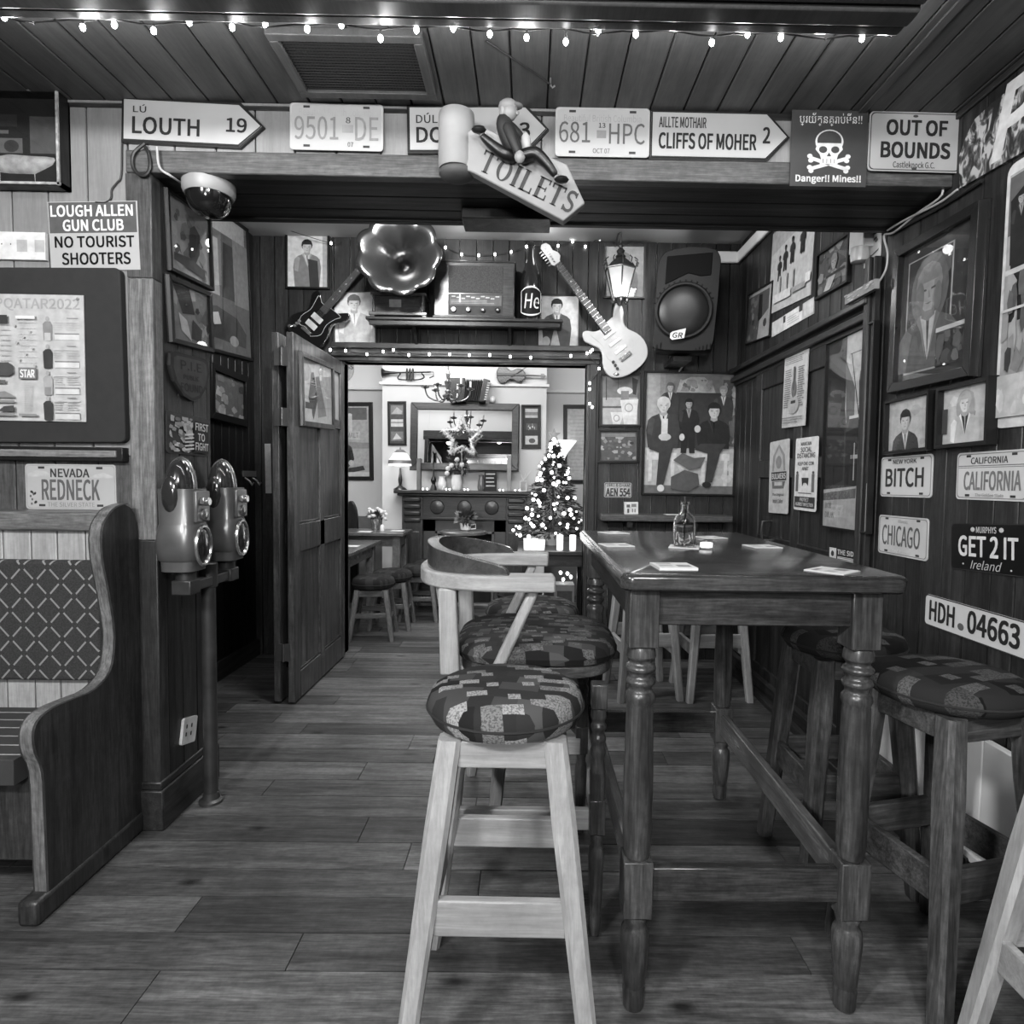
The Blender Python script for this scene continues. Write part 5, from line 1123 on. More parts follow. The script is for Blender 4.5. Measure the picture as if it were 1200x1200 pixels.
# guitars
def guitar(label, pl_pts, body_m, guard, fret_m, head_m, dark, dY=.05):
    """axis from tail to head given in photo pixels on the wall plane; solid body with two horns"""
    tail, hd_ = [ony(x, y, YB-dY) for x, y in pl_pts]
    ax_ = (hd_-tail); Ln = ax_.length; ax_.normalize(); n_ = V((0, -1, 0)); sd = ax_.cross(n_); sd.normalize()
    t = thing('electric_guitar', label, 'guitar', tail)
    F = Fr(tail, ax_*Ln, sd*Ln, n_)     # a along the neck, b across, both in guitar lengths
    half = [(0, 0), (.004, .06), (.025, .115), (.07, .15), (.13, .163), (.19, .150), (.235, .125), (.275, .118), (.31, .135), (.345, .165), (.385, .178), (.415, .165), (.418, .148), (.395, .118), (.362, .085), (.345, .05), (.345, .0)]
    low = [(.345, .0), (.35, -.045), (.365, -.075), (.39, -.10), (.400, -.125), (.385, -.145), (.345, -.155), (.30, -.130), (.255, -.108), (.21, -.116), (.16, -.150), (.10, -.165), (.05, -.145), (.015, -.09), (0, -.03)]
    outl = smooth2([(a, b*.98) for a, b in half], 3)[:-1]+smooth2([(a, b*.98) for a, b in low], 3)[:-1]
    g = new(body_m); g.prism(F, outl, 0, .035); bd = g.build('body', t, bevel=.006, seg=3)
    g = new(guard); gp = [(.10, .05), (.16, .10), (.24, .085), (.32, .105), (.36, .125), (.36, .04), (.345, -.04), (.36, -.07), (.37, -.10), (.31, -.09), (.25, -.08), (.17, -.10), (.115, -.07), (.13, -.02)]
    g.prism(F, smooth2(gp+[gp[0]], 3)[:-1], .035, .0375); g.build('pickguard', bd)
    if dark: 
        g = new(ink(.5)); pts = [F.p(a, b, .0385) for a, b in smooth2(gp+[gp[0]], 3)]; g.tube(pts[:-1], .0012, 5, True); g.build('guard_edge', bd)
    for a in ((.17, .235) if dark else (.165, .225, .285)):
        g = new(ink(.45) if dark else mat('pickup_cream', .5)); w_ = .022 if dark else .011; g.prism(F, [(a-w_, -.045), (a+w_, -.045), (a+w_, .045), (a-w_, .045)], .037, .043); g.build('pickup', bd, bevel=.002)
    g = new(M_CHR); g.prism(F, [(.098, -.042), (.125, -.042), (.125, .042), (.098, .042)], .036, .046); g.build('bridge', bd, bevel=.002)
    for i in range(3):
        g = new(ink(.05) if not dark else FRS); p = F.p(.10-.025*i+.03, -.085-.012*i+.01*i, .036); g.cyl(p, p+n_*.012, .011, .009, 12); g.build('knob', bd)
    g = new(M_CHR); p = F.p(.055, -.115, .036); g.ell(p, (.02, .006, .012), 10); g.build('jack_plate', bd)
    g = new(fret_m); g.prism(F, [(.30, -.028), (.30, .028), (.845, .021), (.845, -.021)], .030, .048); nk = g.build('neck', t, bevel=.003)
    g = new(M_CHR)
    for i in range(20):
        a = .31+.53*(1-(1-i/20)**1.25); g.bar(F.p(a, -.026, .0485), F.p(a, .026, .0485), .002, .002)
    g.build('frets', nk)
    g = new(ink(.5))
    for a in (.42, .5, .57, .63, .70): g.flat(F, circ(a, 0, .006, .006, 8), .0484)
    g.build('inlay', nk, smooth=False)
    g = new(head_m); hp = [(.84, -.021), (.86, -.035), (.90, -.030), (.985, -.030), (1.0, -.012), (.992, .018), (.965, .030), (.93, .026), (.90, .045), (.872, .045), (.855, .026), (.84, .021)]; g.prism(F, hp, .026, .042); hh = g.build('headstock', t, bevel=.002)
    for i in range(6):
        g = new(M_CHR); a = .865+.02*i; g.cyl(F.p(a, -.012+.004*i*.3, .042), F.p(a, -.012+.004*i*.3, .054), .005, n=8); g.bar(F.p(a, -.035, .034), F.p(a, -.055, .034), .007, .007); g.build('tuner', hh)
    g = new(mat('string_steel', .4, .3, .9))
    for i in range(6): g.tube([F.p(.11, -.024+.0096*i, .047), F.p(.845, -.016+.0064*i, .0515)], .0006, 4)
    g.build('strings', t)
    return t
guitar('white electric guitar hanging diagonally right of the shelf under the lantern', ((744, 435), (636, 288)), mat('guitar_white', .42, .2, vary=.04, coat=.8), mat('guard_white', .36, .3), mat('rosewood', .03, .35), mat('maple', .45, .35), False)
guitar('black electric guitar hanging diagonally above the folding door', ((350, 402), (452, 285)), mat('guitar_black', .006, .08, coat=1), mat('guard_black', .008, .1, coat=1), mat('rosewood', .03, .35), mat('guitar_black', .006), True)

# speaker cabinet on the right of the wall
sc = ony(811, 352, 4.05); sw = ony(848, 352, 4.05).x-ony(776, 352, 4.05).x; shh = ony(811, 293, 4.05).z-ony(811, 414, 4.05).z
sx = sc.x; szc = sc.z
sp_ = thing('loudspeaker', 'big black moulded loudspeaker hung high beside the white guitar', 'loudspeaker', (sx, 4.2, szc-shh/2))
rotm = Matrix.Translation((sx, 4.20, szc)) @ Matrix.Rotation(math.radians(-14), 4, 'Z') @ Matrix.Rotation(math.radians(3), 4, 'Y')
FS_ = Fr(rotm @ V((-sw/2, -.17, shh/2)), rotm.to_3x3() @ V((sw, 0, 0)), rotm.to_3x3() @ V((0, 0, -shh)), rotm.to_3x3() @ V((0, -1, 0)))
PLA = mat('speaker_plastic', .006, .55, vary=.15, bump=.05, scale=60, spec=.2)
g = new(PLA); oul = [(.06, .06), (.16, .015), (.5, -.02), (.84, .0), (.95, .05), (1, .2), (.99, .8), (.96, .95), (.85, 1), (.15, 1), (.04, .95), (.01, .8), (0, .2)]
o_ = smooth2(oul+[oul[0]], 3)[:-1]
rr = [[FS_.p(.5+(a-.5)*k, .5+(b-.5)*k, c) for a, b in o_] for k, c in ((.97, 0), (1, -.02), (1, -.14), (.72, -.30))]
g.skin([g.ring(r_) for r_ in rr]); g.build('cabinet', sp_, bevel=0)
g = new(mat('speaker_black', .002, .7, spec=.1)); g.prism(FS_, [(.14, .08), (.86, .05), (.86, .27), (.70, .28), (.5, .25), (.30, .31), (.14, .36)], -.02, .004); g.build('horn_mouth', sp_, bevel=.006)
g = new(PLA); k_ = FS_.w/FS_.h; cx, cy = .47, .61
g.tube([FS_.p(cx+.43*math.cos(a), cy+.43*k_*math.sin(a), .006) for a in [2*PI*i/40 for i in range(40)]], .014, 8, True); g.build('rim', sp_)
g = new(mat('speaker_grille', .008, .45, .3, vary=.3, scale=5, bump=.1)); 
rg = [[FS_.p(cx+.40*k*math.cos(a), cy+.40*k*k_*math.sin(a), c) for a in [2*PI*i/40 for i in range(40)]] for k, c in ((1, .004), (.85, .018), (.5, .028), (.1, .03))]
g.skin([g.ring(r_) for r_ in rg]); g.build('grille', sp_)
for (x0_, y0_, x1_, y1_, nn) in ((.06, .40, .86, .30, 14), (.70, .88, .98, .98, 5), (.02, .92, .2, .98, 3)):
    g = new(mat('speaker_black', .002))
    for i in range(nn):
        if nn == 14: a = PI*1.08+PI*.78*i/13; p = [(cx+r_*math.cos(a+d_), cy+r_*k_*math.sin(a+d_)) for r_, d_ in ((.50, -.02), (.50, .02), (.46, .02), (.46, -.02))]
        else: u = x0_+(x1_-x0_)*i/nn; p = [(u, y1_-.06*(i+1)/nn*1.0), (u+.02, y1_-.06*(i+1)/nn), (u+.02, y1_), (u, y1_)]
        g.prism(FS_, p, .0, .003)
    g.build('slots', sp_, smooth=False)
g = new(ink(.62)); fl2 = FS_.sub(.29, .81, .53, .90); g.flat(fl2, [(0, .3), (.15, .1), (1, -.25), (.93, .8), (.15, 1), (0, .8)], .0305) ; g.m(ink(.03)); write(g, fl2, 'GR', .12, .2, .8, .8, .0312, bold=.06, shear=.06); g.build('badge', sp_, smooth=False)
g = new(M_BLACKW); q_ = rotm @ V((0, .13, -.05)); g.box(q_.x-.04, q_.y-.02, q_.z-.06, q_.x+.04, YB, q_.z+.06); g.box(sx-.10, 4.1, szc-shh/2-.05, sx+.02, YB, szc-shh/2-.02); g.build('bracket', sp_)
cable('pale lead hanging from under the loudspeaker', [ony(808, 418, 4.2), ony(803, 425, 4.28), ony(796, 435, 4.37)], .006, CW)

# lit lantern
lc = ony(727, 312, 4.12); lz = lambda y: ony(727, y, 4.12).z; lx = lc.x
lt = thing('wall_lantern', 'lit ornate metal lantern with frosted glass hanging above the white guitar', 'lantern', (lx, 4.12, lz(355)))
IRON = mat('lantern_iron', .05, .35, .7, vary=.4, scale=30)
hexp = lambda r_, z_: [V((lx+r_*math.cos(PI/6+PI/3*i), 4.12+r_*math.sin(PI/6+PI/3*i), z_)) for i in range(6)]
g = new(IRON); r1, r0 = .105, .052; z1_, z0_ = lz(316), lz(350)
for i in range(6): g.tube([hexp(r0, z0_)[i], hexp(r1, z1_)[i], hexp(r1*1.12, z1_+.03)[i]], .005, 6)
for r_, z_ in ((r0, z0_), (r1, z1_)): g.tube(hexp(r_, z_), .006, 6, True)
g.skin([g.ring(hexp(r1, z1_)), g.ring(hexp(r1*.72, z1_+.035)), g.ring(hexp(.03, z1_+.075))])
g.lathe([(.02, z1_+.07), (.035, z1_+.085), (.02, z1_+.10), (.028, z1_+.12), (.012, z1_+.14), (.016, z1_+.155), (.004, z1_+.17)], (lx, 4.12, 0), 14); g.lathe([(.004, z0_-.05), (.014, z0_-.04), (.02, z0_-.02), (r0*.8, z0_)], (lx, 4.12, 0), 12)
random.seed(5)
for i in range(12):
    a = 2*PI*i/12; p = V((lx+r1*1.05*math.cos(a), 4.12+r1*1.05*math.sin(a), z1_+.02)); g.tube([p, p+V((.01*math.cos(a), .01*math.sin(a), .025)), p+V((-.012*math.cos(a), -.012*math.sin(a), .045))], .004, 6)
for i in range(6): 
    p = hexp(r0, z0_)[i]; g.ell(p+V((0, 0, -.015)), (.012, .012, .016), 8)
g.tube([V((lx, 4.12, z1_+.165)), V((lx, 4.12, z1_+.24)), V((lx, 4.25, z1_+.28)), V((lx, YB, z1_+.25))], .006, 8); g.build('iron_frame', lt)
m, nt, bs = nodes('lantern_glass'); bs.inputs['Base Color'].default_value = (.8,)*3+(1,); bs.inputs['Roughness'].default_value = .35; bs.inputs['Transmission Weight'].default_value = .75; bs.inputs['Emission Color'].default_value = (1, 1, 1, 1); bs.inputs['Emission Strength'].default_value = .05
g = new(m); g.skin([g.ring(hexp(r0*.96, z0_)), g.ring(hexp(r1*.96, z1_))], caps=False); g.build('glass', lt, smooth=False)
g = new(mat('lamp_bulb', .9, .4, emit=14)); g.ell((lx, 4.12, z0_+.055), (.028, .028, .04), 14); g.build('bulb', lt)
lamp('lantern_light', 'POINT', (lx, 4.0, z0_-.03), 1.5, .05)
lamp('lantern_light', 'POINT', (lx, 3.94, z0_+.02), 2, .05)

# left wall of the middle room
FLW = ('l', XL+.02)
picture('tall framed print with a dark car hanging in the shadowed side passage', fit(FLW, (222, 226), (295, 264), (295, 430), (222, 397)), lambda A: (A.rect(0, 0, 1, 1, .10), A.rect(.05, .0, .95, .14, .34), A.poly([(.55, .2), (.72, .2), (.75, .6), (.5, .6)], .03), A.rect(.72, .14, 1, .62, .2), A.rect(.3, .2, .46, .6, .3), A.poly([(.1, .72), (.4, .68), (.75, .72), (.92, .82), (.9, .93), (.1, .9)], .03), A.poly([(.3, .74), (.42, .72), (.46, .80), (.34, .82)], .4), A.ell(.68, .9, .08, .04, .25)), .1, .02, .02, gap=-.02)
picture('small picture in a wide black frame below the car print', fit(FLW, (246, 424), (291, 440), (290, 503), (246, 489)), lambda A: (A.rect(0, 0, 1, 1, .1), blobs(A, 26, .03, .35, 71, r=.16)), .1, .045, .03, gap=-.02)
g = new(FRS)
for px in (287, 296): p = onx(px, 560, XL); g.tube([p, p+V((.03, 0, -.02)), p+V((.05, 0, -.05)), p+V((.06, 0, -.03))], .006, 6)
g.box(XL, onx(284, 555, XL).y, onx(284, 555, XL).z-.02, XL+.008, onx(299, 555, XL).y, onx(284, 555, XL).z+.02)
tag(g.build('coat_hooks'), 'two small metal coat hooks in the dark side passage', 'hooks')
fr = fit(FB, (311, 520), (318, 520), (318, 578), (311, 578)); poster('narrow white notice beside the folded door in the passage', fr, lambda A: None, .45, .003, 'notice', 'wall_notice')

# right wall of the middle room
FR_ = ('x', XR); FRX = ('x', XR-.015)
picture('dark music poster in a frame high in the right corner by the loudspeaker', fit(FRX, (876, 345), (903, 330), (903, 393), (873, 405)), lambda A: (A.rect(0, 0, 1, 1, .08), A.rect(.0, 0, 1, .07, .3), A.poly([(.45, .1), (.6, .12), (.62, .6), (.45, .62)], .02), A.poly([(.52, .62), (1, .4), (1, 1), (.45, 1)], .30), A.ell(.75, .7, .07, .08, .05), blobs(A, 14, .03, .2, 81, 0, .1, .45, .95, .12)), .08, .008, .015, gap=-.015)
def four(A):
    A.rect(0, 0, 1, 1, .34); A.poly([(0, 0), (1, 0), (1, .1), (0, .28)], .26)
    for x, y in ((.24, .34), (.38, .26), (.55, .22), (.78, .18)): A.body(x, y, y+.30, .12, .015, .05, .01, .02)
    for x in (.28, .45, .6): A.rect(x, .6, x+.03, .8, .26)
    A.rect(.14, .80, .58, .90, .45); A.rect(.9, .74, 1, .84, .5); A.rect(.6, .82, .9, .88, .24)
poster('large pale poster of four standing silhouettes high on the right wall', fit(FR_, (904, 274), (955, 240), (955, 340), (905, 371)), four, .34, .006)
poster('strip of pale cards tucked under the silhouettes poster', fit(FR_, (905, 378), (955, 349), (955, 366), (906, 396)), lambda A: (A.rect(.02, .05, .3, .9, .4), A.rect(.32, .0, .75, 1, .5), A.rect(.3, .05, .36, .5, .03), A.rect(.68, .0, .76, .4, .03), A.lines(.4, .3, .7, .9, 4, .3), A.rect(.8, .1, 1, .9, .42)), .36, .004, 'card', 'card_strip')
picture('dark framed painting of a seated guitarist high on the right wall', fit(FRX, (956, 297), (996, 272), (994, 328), (956, 354)), lambda A: (A.rect(0, 0, 1, 1, .08), blobs(A, 30, .03, .22, 91, r=.14), A.person(.55, .2, .8, .5, .12, .3, .2, .4), A.rect(.3, .62, .9, .68, .03), A.poly([(.25, .95), (.4, .68), (.62, .7), (.45, .98)], .35)), .08, .012, .02, gap=-.015)
p = onx(1003, 283, XR-.05); g = new(mat('alarm_white', .5, .4)); g.box(XR-.05, p.y-.06, p.z-.04, XR, p.y+.06, p.z+.09); al = tag(g.build('alarm_box', bevel=.005), 'white box shaped alarm sounder high on the right wall', 'alarm')
g = new(mat('alarm_grey', .35, .3)); g.lathe([(.02, -.10), (.036, -.095), (.04, -.07), (.036, -.04), (.038, -.035)], (XR-.04, p.y-.02, p.z), 20); g.build('beacon', al)
poster('pale paper notice with a curved mark between the alarm and the post', fit(FR_, (1015, 280), (1034, 272), (1033, 303), (1014, 316)), lambda A: (A.poly([(.05, .5), (.2, .2), (.7, .1), (.75, .16), (.3, .28), (.12, .55)], .05), A.poly([(.0, .62), (.5, .66), (.9, .55), (.88, .62), (.5, .72), (.0, .7)], .08), A.ell(.72, .24, .1, .06, .12)), .48, .004, 'notice', 'wall_notice')
fr = fit(('x', XR-.06), (995, 338), (1031, 315), (1031, 327), (996, 347)); fr = Fr(V((XR-.058, fr.o.y, 2.086+fr.h)), V((0, fr.U.y, 0)), (0, 0, -fr.h), (-1, 0, 0))
poster('small tinsel trimmed bright plate leaning on the right wall moulding', fr, lambda A: blobs(A, 36, .08, .62, 95, r=.1), .25, .02, 'plate', 'wall_plate')
# on the panelled door
FD = ('x', XR-.021)
def chord(A): A.lines(.05, .04, .95, .14, 4, .15); A.lines(.06, .2, .38, .74, 18, .12); A.lines(.64, .2, .95, .74, 18, .12); A.ell(.5, .7, .24, .12, .3, 20); A.ell(.5, .48, .10, .12, .12); A.rect(.46, .18, .54, .5, .08); A.rect(.4, .64, .6, .68, .03); A.lines(.05, .86, .95, .96, 3, .2)
poster('pale guitar chord chart high on the panelled door', fit(FD, (920, 418), (948, 410), (945, 497), (918, 503)), chord, .40, .004)
def cider(A):
    A.poly([(.15, .42), (.2, .2), (.5, .05), (.8, .2), (.85, .42)], .22); A.poly([(.25, .42), (.3, .22), (.5, .10), (.7, .22), (.75, .42)], .36); A.ell(.5, .3, .15, .09, .2); A.rect(.12, .43, .9, .55, .04); A.text('BULMERS', .16, .45, .87, .53, .5, bold=.05); A.poly([(.16, .56), (.85, .56), (.78, .66), (.2, .66)], .12); A.rect(.3, .57, .7, .62, .4)
    A.text('The Original', .2, .72, .8, .77, .12); A.text('Irish Cider', .24, .80, .76, .86, .12)
fr = fit(FD, (904, 518), (926, 514), (924, 602), (901, 601)); poster('tall cider sign with arched label and lettering on the panelled door', fr, cider, .40, .004, 'sign', 'wall_sign', rrect(fr.w, fr.h, .012))
def dist(A):
    A.text('MAINTAIN', .25, .06, .72, .11, .05, bold=.03); A.text('SOCIAL', .25, .13, .75, .20, .03, bold=.04); A.text('DISTANCING', .1, .21, .9, .28, .03, bold=.04); A.text('KEEP ONE COW', .14, .33, .86, .38, .08, bold=.03); A.text('APART', .34, .40, .64, .45, .08, bold=.03)
    for x in (.13, .85): A.ell(x, .48, .05, .02, .08); A.rect(x-.06, .50, x+.06, .74, .12)
    A.poly([(.34, .55), (.66, .55), (.64, .66), (.56, .62), (.44, .62), (.38, .67)], .05); A.rect(.2, .755, .8, .765, .1); A.rect(.04, .81, .96, .96, .03); A.text('PROTECT', .3, .825, .7, .875, .5, bold=.04); A.text('AGAINST INFECTION', .1, .89, .9, .94, .5, bold=.04)
fr = fit(FD, (934, 514), (960, 511), (957, 600), (931, 597)); poster('white social distancing notice with two figures on the panelled door', fr, dist, .55, .004, 'notice', 'wall_notice', rrect(fr.w, fr.h, .012))
def street(A):
    A.rect(0, 0, 1, 1, .05); A.poly([(.42, .0), (1, 0), (1, .72), (.58, .72), (.42, .38)], .40); A.poly([(.0, .08), (.42, .20), (.42, .75), (0, .8)], .02); A.poly([(.4, .12), (.62, .28), (.62, .42), (.45, .44)], .10); A.poly([(.52, .1), (.535, .1), (.72, .42), (.70, .42)], .04); A.rect(.5, .10, 1, .105, .1); A.poly([(.46, .42), (.75, .42), (.75, .56), (.46, .52)], .06)
    A.poly([(.46, .50), (.72, .48), (.72, .78), (.46, .78)], .025); A.rect(.52, .42, .72, .435, .5); A.rect(.64, .56, .66, .75, .35); A.rect(.58, .62, .78, .64, .35); A.rect(.60, .56, .62, .8, .02)
    A.body(.87, .10, .82, .32, .02, .3, .015, .25); A.ell(.80, .44, .07, .025, .45); A.poly([(0, .8), (.7, .78), (1, .76), (1, 1), (0, 1)], .34); A.poly([(.0, .82), (.72, .79), (.72, .84), (0, .86)], .1); A.text('BOB', .06, .87, .2, .90, .15); A.text('DYLAN', .06, .92, .26, .95, .15)
picture('tall framed street photograph of a dark coated man beside the wall post', fit(('x', XR-.045), (966, 401), (1026, 376), (1014, 624), (961, 619)), street, .05, .008, .024, gap=-.024)
fr = fit(FD, (973, 640), (1013, 647), (1013, 665), (973, 657)); poster('dark sticker with white lettering low on the door behind the bar table', fr, lambda A: (A.rect(0, .05, .22, .9, .5), A.ell(.1, .45, .05, .2, .03), A.text('THE SIDE IS', .26, .1, .95, .45, .55, bold=.05), A.rect(.26, .58, .98, .88, .5), A.lines(.28, .62, .96, .84, 2, .03)), .015, .003, 'sticker', 'sticker')
fr = fit(('y', YB-.002), (866, 467), (876, 465), (876, 508), (866, 510)); poster('small white notice with two exclamation shapes at the right corner', fr, lambda A: (A.rect(.08, .04, .92, .96, .5), A.poly([(.2, .3), (.42, .3), (.38, .62), (.28, .62)], .04), A.poly([(.58, .3), (.8, .3), (.72, .62), (.62, .62)], .04), A.lines(.2, .7, .8, .92, 4, .1), A.rect(.2, .1, .8, .2, .25)), .5, .003, 'notice', 'wall_notice')
# framed print on the folding door
picture('framed print of two standing figures hung on the folding door', fit(('l', DX0+.022+.02), (354, 413), (393, 426), (392, 506), (354, 497)), lambda A: (A.rect(0, 0, 1, 1, .44), A.poly([(.3, .2), (.38, .18), (.5, .6), (.35, .95), (.2, .6)], .06), A.poly([(.45, .25), (.55, .22), (.8, .85), (.5, .9)], .2), A.rect(0, .78, .3, 1, .5), A.rect(.1, .68, .35, .78, .08), A.rect(0, .38, 1, .385, .55)), .44, .03, .022, gap=-.02, fm=FRW)
# ================================================================== FIREPLACE ROOM
FM = wood('mantel_wood', .008, .034, 'X', .35, .8, .2, 0, .2)
FMZ = wood('mantel_post_wood', .01, .045, 'Z', .35, .8, .2, 0, .2)
mx0, mx1 = ony(472, 600, YF-.1).x, ony(617, 600, YF-.1).x; mz = ony(540, 575, YF-.2).z
fp = thing('fireplace', 'dark carved wooden fireplace surround with mantel shelf in the far room', 'fireplace', ((mx0+mx1)/2, YF, 0))
g = new(FM); g.box(mx0-.07, YF-.22, mz-.035, mx1+.07, YF, mz); g.box(mx0-.04, YF-.19, mz-.06, mx1+.04, YF, mz-.034); g.build('mantel_shelf', fp, bevel=.008)
g = new(FM); g.box(mx0+.05, YF-.13, mz-.30, mx1-.05, YF, mz-.06); g.box(mx0+.05, YF-.145, mz-.30, mx1-.05, YF, mz-.275)
for a in (.28, .5, .72): xx = mx0+(mx1-mx0)*a; g.lathe([(.075, 0), (.07, .012), (.05, .016), (.01, .02)], (xx, YF-.13, mz-.17), 24, (0, -1, 0))
g.build('frieze', fp, bevel=.005)
for xa in (mx0, mx1-.21):
    g = new(FMZ); g.box(xa, YF-.14, 0, xa+.21, YF, mz-.06); g.box(xa-.01, YF-.15, 0, xa+.22, YF, .14); g.box(xa+.03, YF-.15, .18, xa+.18, YF-.135, mz-.42); po = g.build('post', fp, bevel=.006)
    g = new(FM)
    for k in range(4): g.box(xa+.02, YF-.19+.012*k, mz-.12-.07*k, xa+.19, YF-.13, mz-.075-.07*k)
    g.build('corbel', po, bevel=.012)
g = new(mat('slate_dark', .03, .4)); g.box(mx0+.2, YF-.08, 0, mx0+.33, YF, mz-.29); g.box(mx1-.33, YF-.08, 0, mx1-.2, YF, mz-.29); g.box(mx0+.2, YF-.08, mz-.42, mx1-.2, YF, mz-.29); g.build('slip', fp)
g = new(mat('iron_trim', .12, .35, .8)); a, b_, c_ = mx0+.33, mx1-.33, mz-.42
g.box(a, YF-.1, 0, a+.025, YF-.07, c_); g.box(b_-.025, YF-.1, 0, b_, YF-.07, c_); g.box(a, YF-.1, c_-.025, b_, YF-.07, c_); g.build('fire_trim', fp, bevel=.003)
g = new(mat('soot', .005, .9)); g.box(a, YF-.012, 0, b_, YF-.002, c_); g.build('fire_back', fp)
g = new(mat('hearth_slate', .14, .35)); g.box(mx0-.05, YF-.22, 0, mx1+.05, YF-.15, .02); g.build('hearth', fp, bevel=.005)
# mirror leaning over the mantel
q = lambda x, y: ony(x, y, YF-.05)
p0, p1 = q(481, 471), q(608, 553)
tilt = Matrix.Rotation(math.radians(3.2), 3, 'X'); Dv = tilt @ V((0, 0, -(p0.z-p1.z))); Dv = V((0, -.06, -(p0.z-p1.z)))
fr = Fr(V((p0.x, YF-.03, p0.z)), (p1.x-p0.x, 0, 0), Dv, (0, -1, 0)); fr.n = V((1, 0, 0)).cross(Dv).normalized(); fr.n = fr.n if fr.n.y < 0 else -fr.n
mi = thing('wall_mirror', 'large dark framed mirror above the mantel in the far room', 'mirror', ((p0.x+p1.x)/2, YF, p1.z))
g = new(FM); frame(g, fr, .07, 0, .03); g.prism(fr, R4, -.008, .001); g.build('frame', mi, bevel=.006)
m, nt, bs = nodes('mirror_silver'); bs.inputs['Base Color'].default_value = (.86,)*3+(1,); bs.inputs['Metallic'].default_value = 1; bs.inputs['Roughness'].default_value = .0
g = new(m); g.flat(fr, [(.04, .06), (.96, .06), (.96, .94), (.04, .94)], .008); g.build('mirror_glass', mi, smooth=False)
FFB = ('y', YF-.018)
tri = lambda A: (A.rect(.1, .06, .9, .28, .16), A.poly([(.15, .26), (.5, .1), (.85, .2), (.8, .27)], .3), A.rect(.1, .40, .9, .58, .42), A.rect(.1, .46, .9, .5, .2), A.rect(.1, .70, .9, .93, .14), A.poly([(.2, .9), (.45, .74), (.8, .88)], .4))
picture('narrow dark frame of three small pictures left of the mirror', fit(FFB, *box4(454, 470, 476, 522)), tri, .06, .02, .018, gap=-.018, pane=False, mount=0)
picture('narrow dark frame of three small pictures right of the mirror', fit(FFB, *box4(611, 474, 634, 526)), lambda A: (A.rect(.14, .06, .9, .28, .36), A.rect(.14, .14, .9, .22, .15), A.rect(.2, .42, .86, .58, .08), blobs(A, 10, .1, .5, 8, .2, .42, .86, .58, .06), A.rect(.14, .72, .9, .93, .42), A.ell(.55, .84, .2, .06, .08)), .03, .018, .018, gap=-.018, pane=False)
FAL = ('y', YF+.38)
picture('tall framed poster of a drinker with a tall glass in the left alcove', fit(FAL, *box4(388, 471, 437, 563)), lambda A: (A.rect(0, 0, 1, 1, .36), A.rect(0, .0, 1, .06, .5), A.rect(.1, .03, .92, .2, .12), A.rect(.38, .12, .5, .40, .5), A.ell(.44, .13, .06, .02, .62), A.rect(.3, .36, .72, .47, .44), A.text('MALT', .35, .38, .68, .45, .2), A.poly([(0, .5), (1, .52), (1, .6), (0, .6)], .24), A.ell(.28, .62, .22, .08, .03), A.poly([(.05, .66), (.5, .62), (.55, .75), (.3, .92), (.05, .9)], .02), A.poly([(.3, .88), (.8, .84), (.85, .9), (.4, .94)], .05), A.ell(.46, .80, .08, .04, .45), A.rect(0, .93, 1, 1, .52)), .36, .04, .02, gap=-.02)
picture('large pale framed chart cut by the right door jamb behind the tree', fit(FAL, *box4(660, 474, 712, 567)), lambda A: (A.rect(0, 0, 1, 1, .46), A.lines(.1, .1, .9, .9, 16, .40)), .46, .04, .02, gap=-.02)
# round sign upper left of the alcove
pc = ony(398, 432, YF+.39); rd_ = abs(ony(415, 432, YF+.39).x-pc.x)
fr = Fr(V((pc.x-rd_, YF+.398, pc.z+rd_)), (2*rd_, 0, 0), (0, 0, -2*rd_), (0, -1, 0))
poster('round pale sign with dark lettering high in the left alcove', fr, lambda A: (A.text('GUINESS', .1, .36, .98, .52, .08, bold=.04), A.text('is', .55, .62, .75, .72, .1)), .42, .015, 'sign', 'round_sign', circ(.5, .5, .5, .5, 32))
# trumpet, violin on the wall
BRD = mat('old_brass', .03, .35, .8, vary=.3)
cz_ = lambda x, y, dy=.05: tuple(ony(x, y, YF-dy))
tr = thing('trumpet', 'old dark trumpet hung flat above the left end of the mirror', 'trumpet', V(cz_(470, 437, 0)))
g = new(BRD); a, b_ = V(cz_(448, 437)), V(cz_(505, 436)); ax = (b_-a).normalized(); Ln = (b_-a).length
g.lathe([(.052, 0), (.045, .006), (.026, .03), (.015, .08), (.010, .16), (.009, Ln*.5)], a, 20, ax); g.tube([a+ax*Ln*.5, b_], .008, 8); g.build('bell', tr)
g = new(BRD); P2 = [cz_(470, 437), cz_(466, 443), cz_(472, 445), cz_(490, 445), cz_(497, 442), cz_(494, 437.5)]; g.tube(smooth2(P2, 4), .007, 7); g.tube([cz_(500, 436), cz_(508, 436), cz_(508, 441), cz_(503, 443)], .006, 7); g.build('tuning_slide', tr)
g = new(BRD)
for i in range(3): x_ = 477+3.4*i; g.cyl(cz_(x_, 446), cz_(x_, 433), .011, n=12); g.cyl(cz_(x_, 433), cz_(x_, 431.5), .007, n=10)
g.build('valves', tr)
vi = thing('violin', 'dark violin hung sideways high on the wall right of the mirror', 'violin', V(cz_(595, 440, 0)))
tl_, hd_ = V(cz_(582, 439)), V(cz_(640, 441)); ax = hd_-tl_; F = Fr(tl_, ax, V((0, 0, -1))*ax.length, (0, -1, 0))
vo = [(0, 0), (.005, .07), (.05, .155), (.13, .175), (.2, .15), (.245, .105), (.30, .085), (.355, .10), (.40, .128), (.46, .13), (.53, .11), (.575, .05), (.58, 0)]
vo = smooth2(vo, 3)[:-1]; ou = vo+[(a, -b) for a, b in vo[::-1][:-1]]
g = new(wood('violin_wood', .012, .035, 'X', .25, coat=.4)); g.prism(F, ou, -.025, .015); g.build('body', vi, bevel=.006)
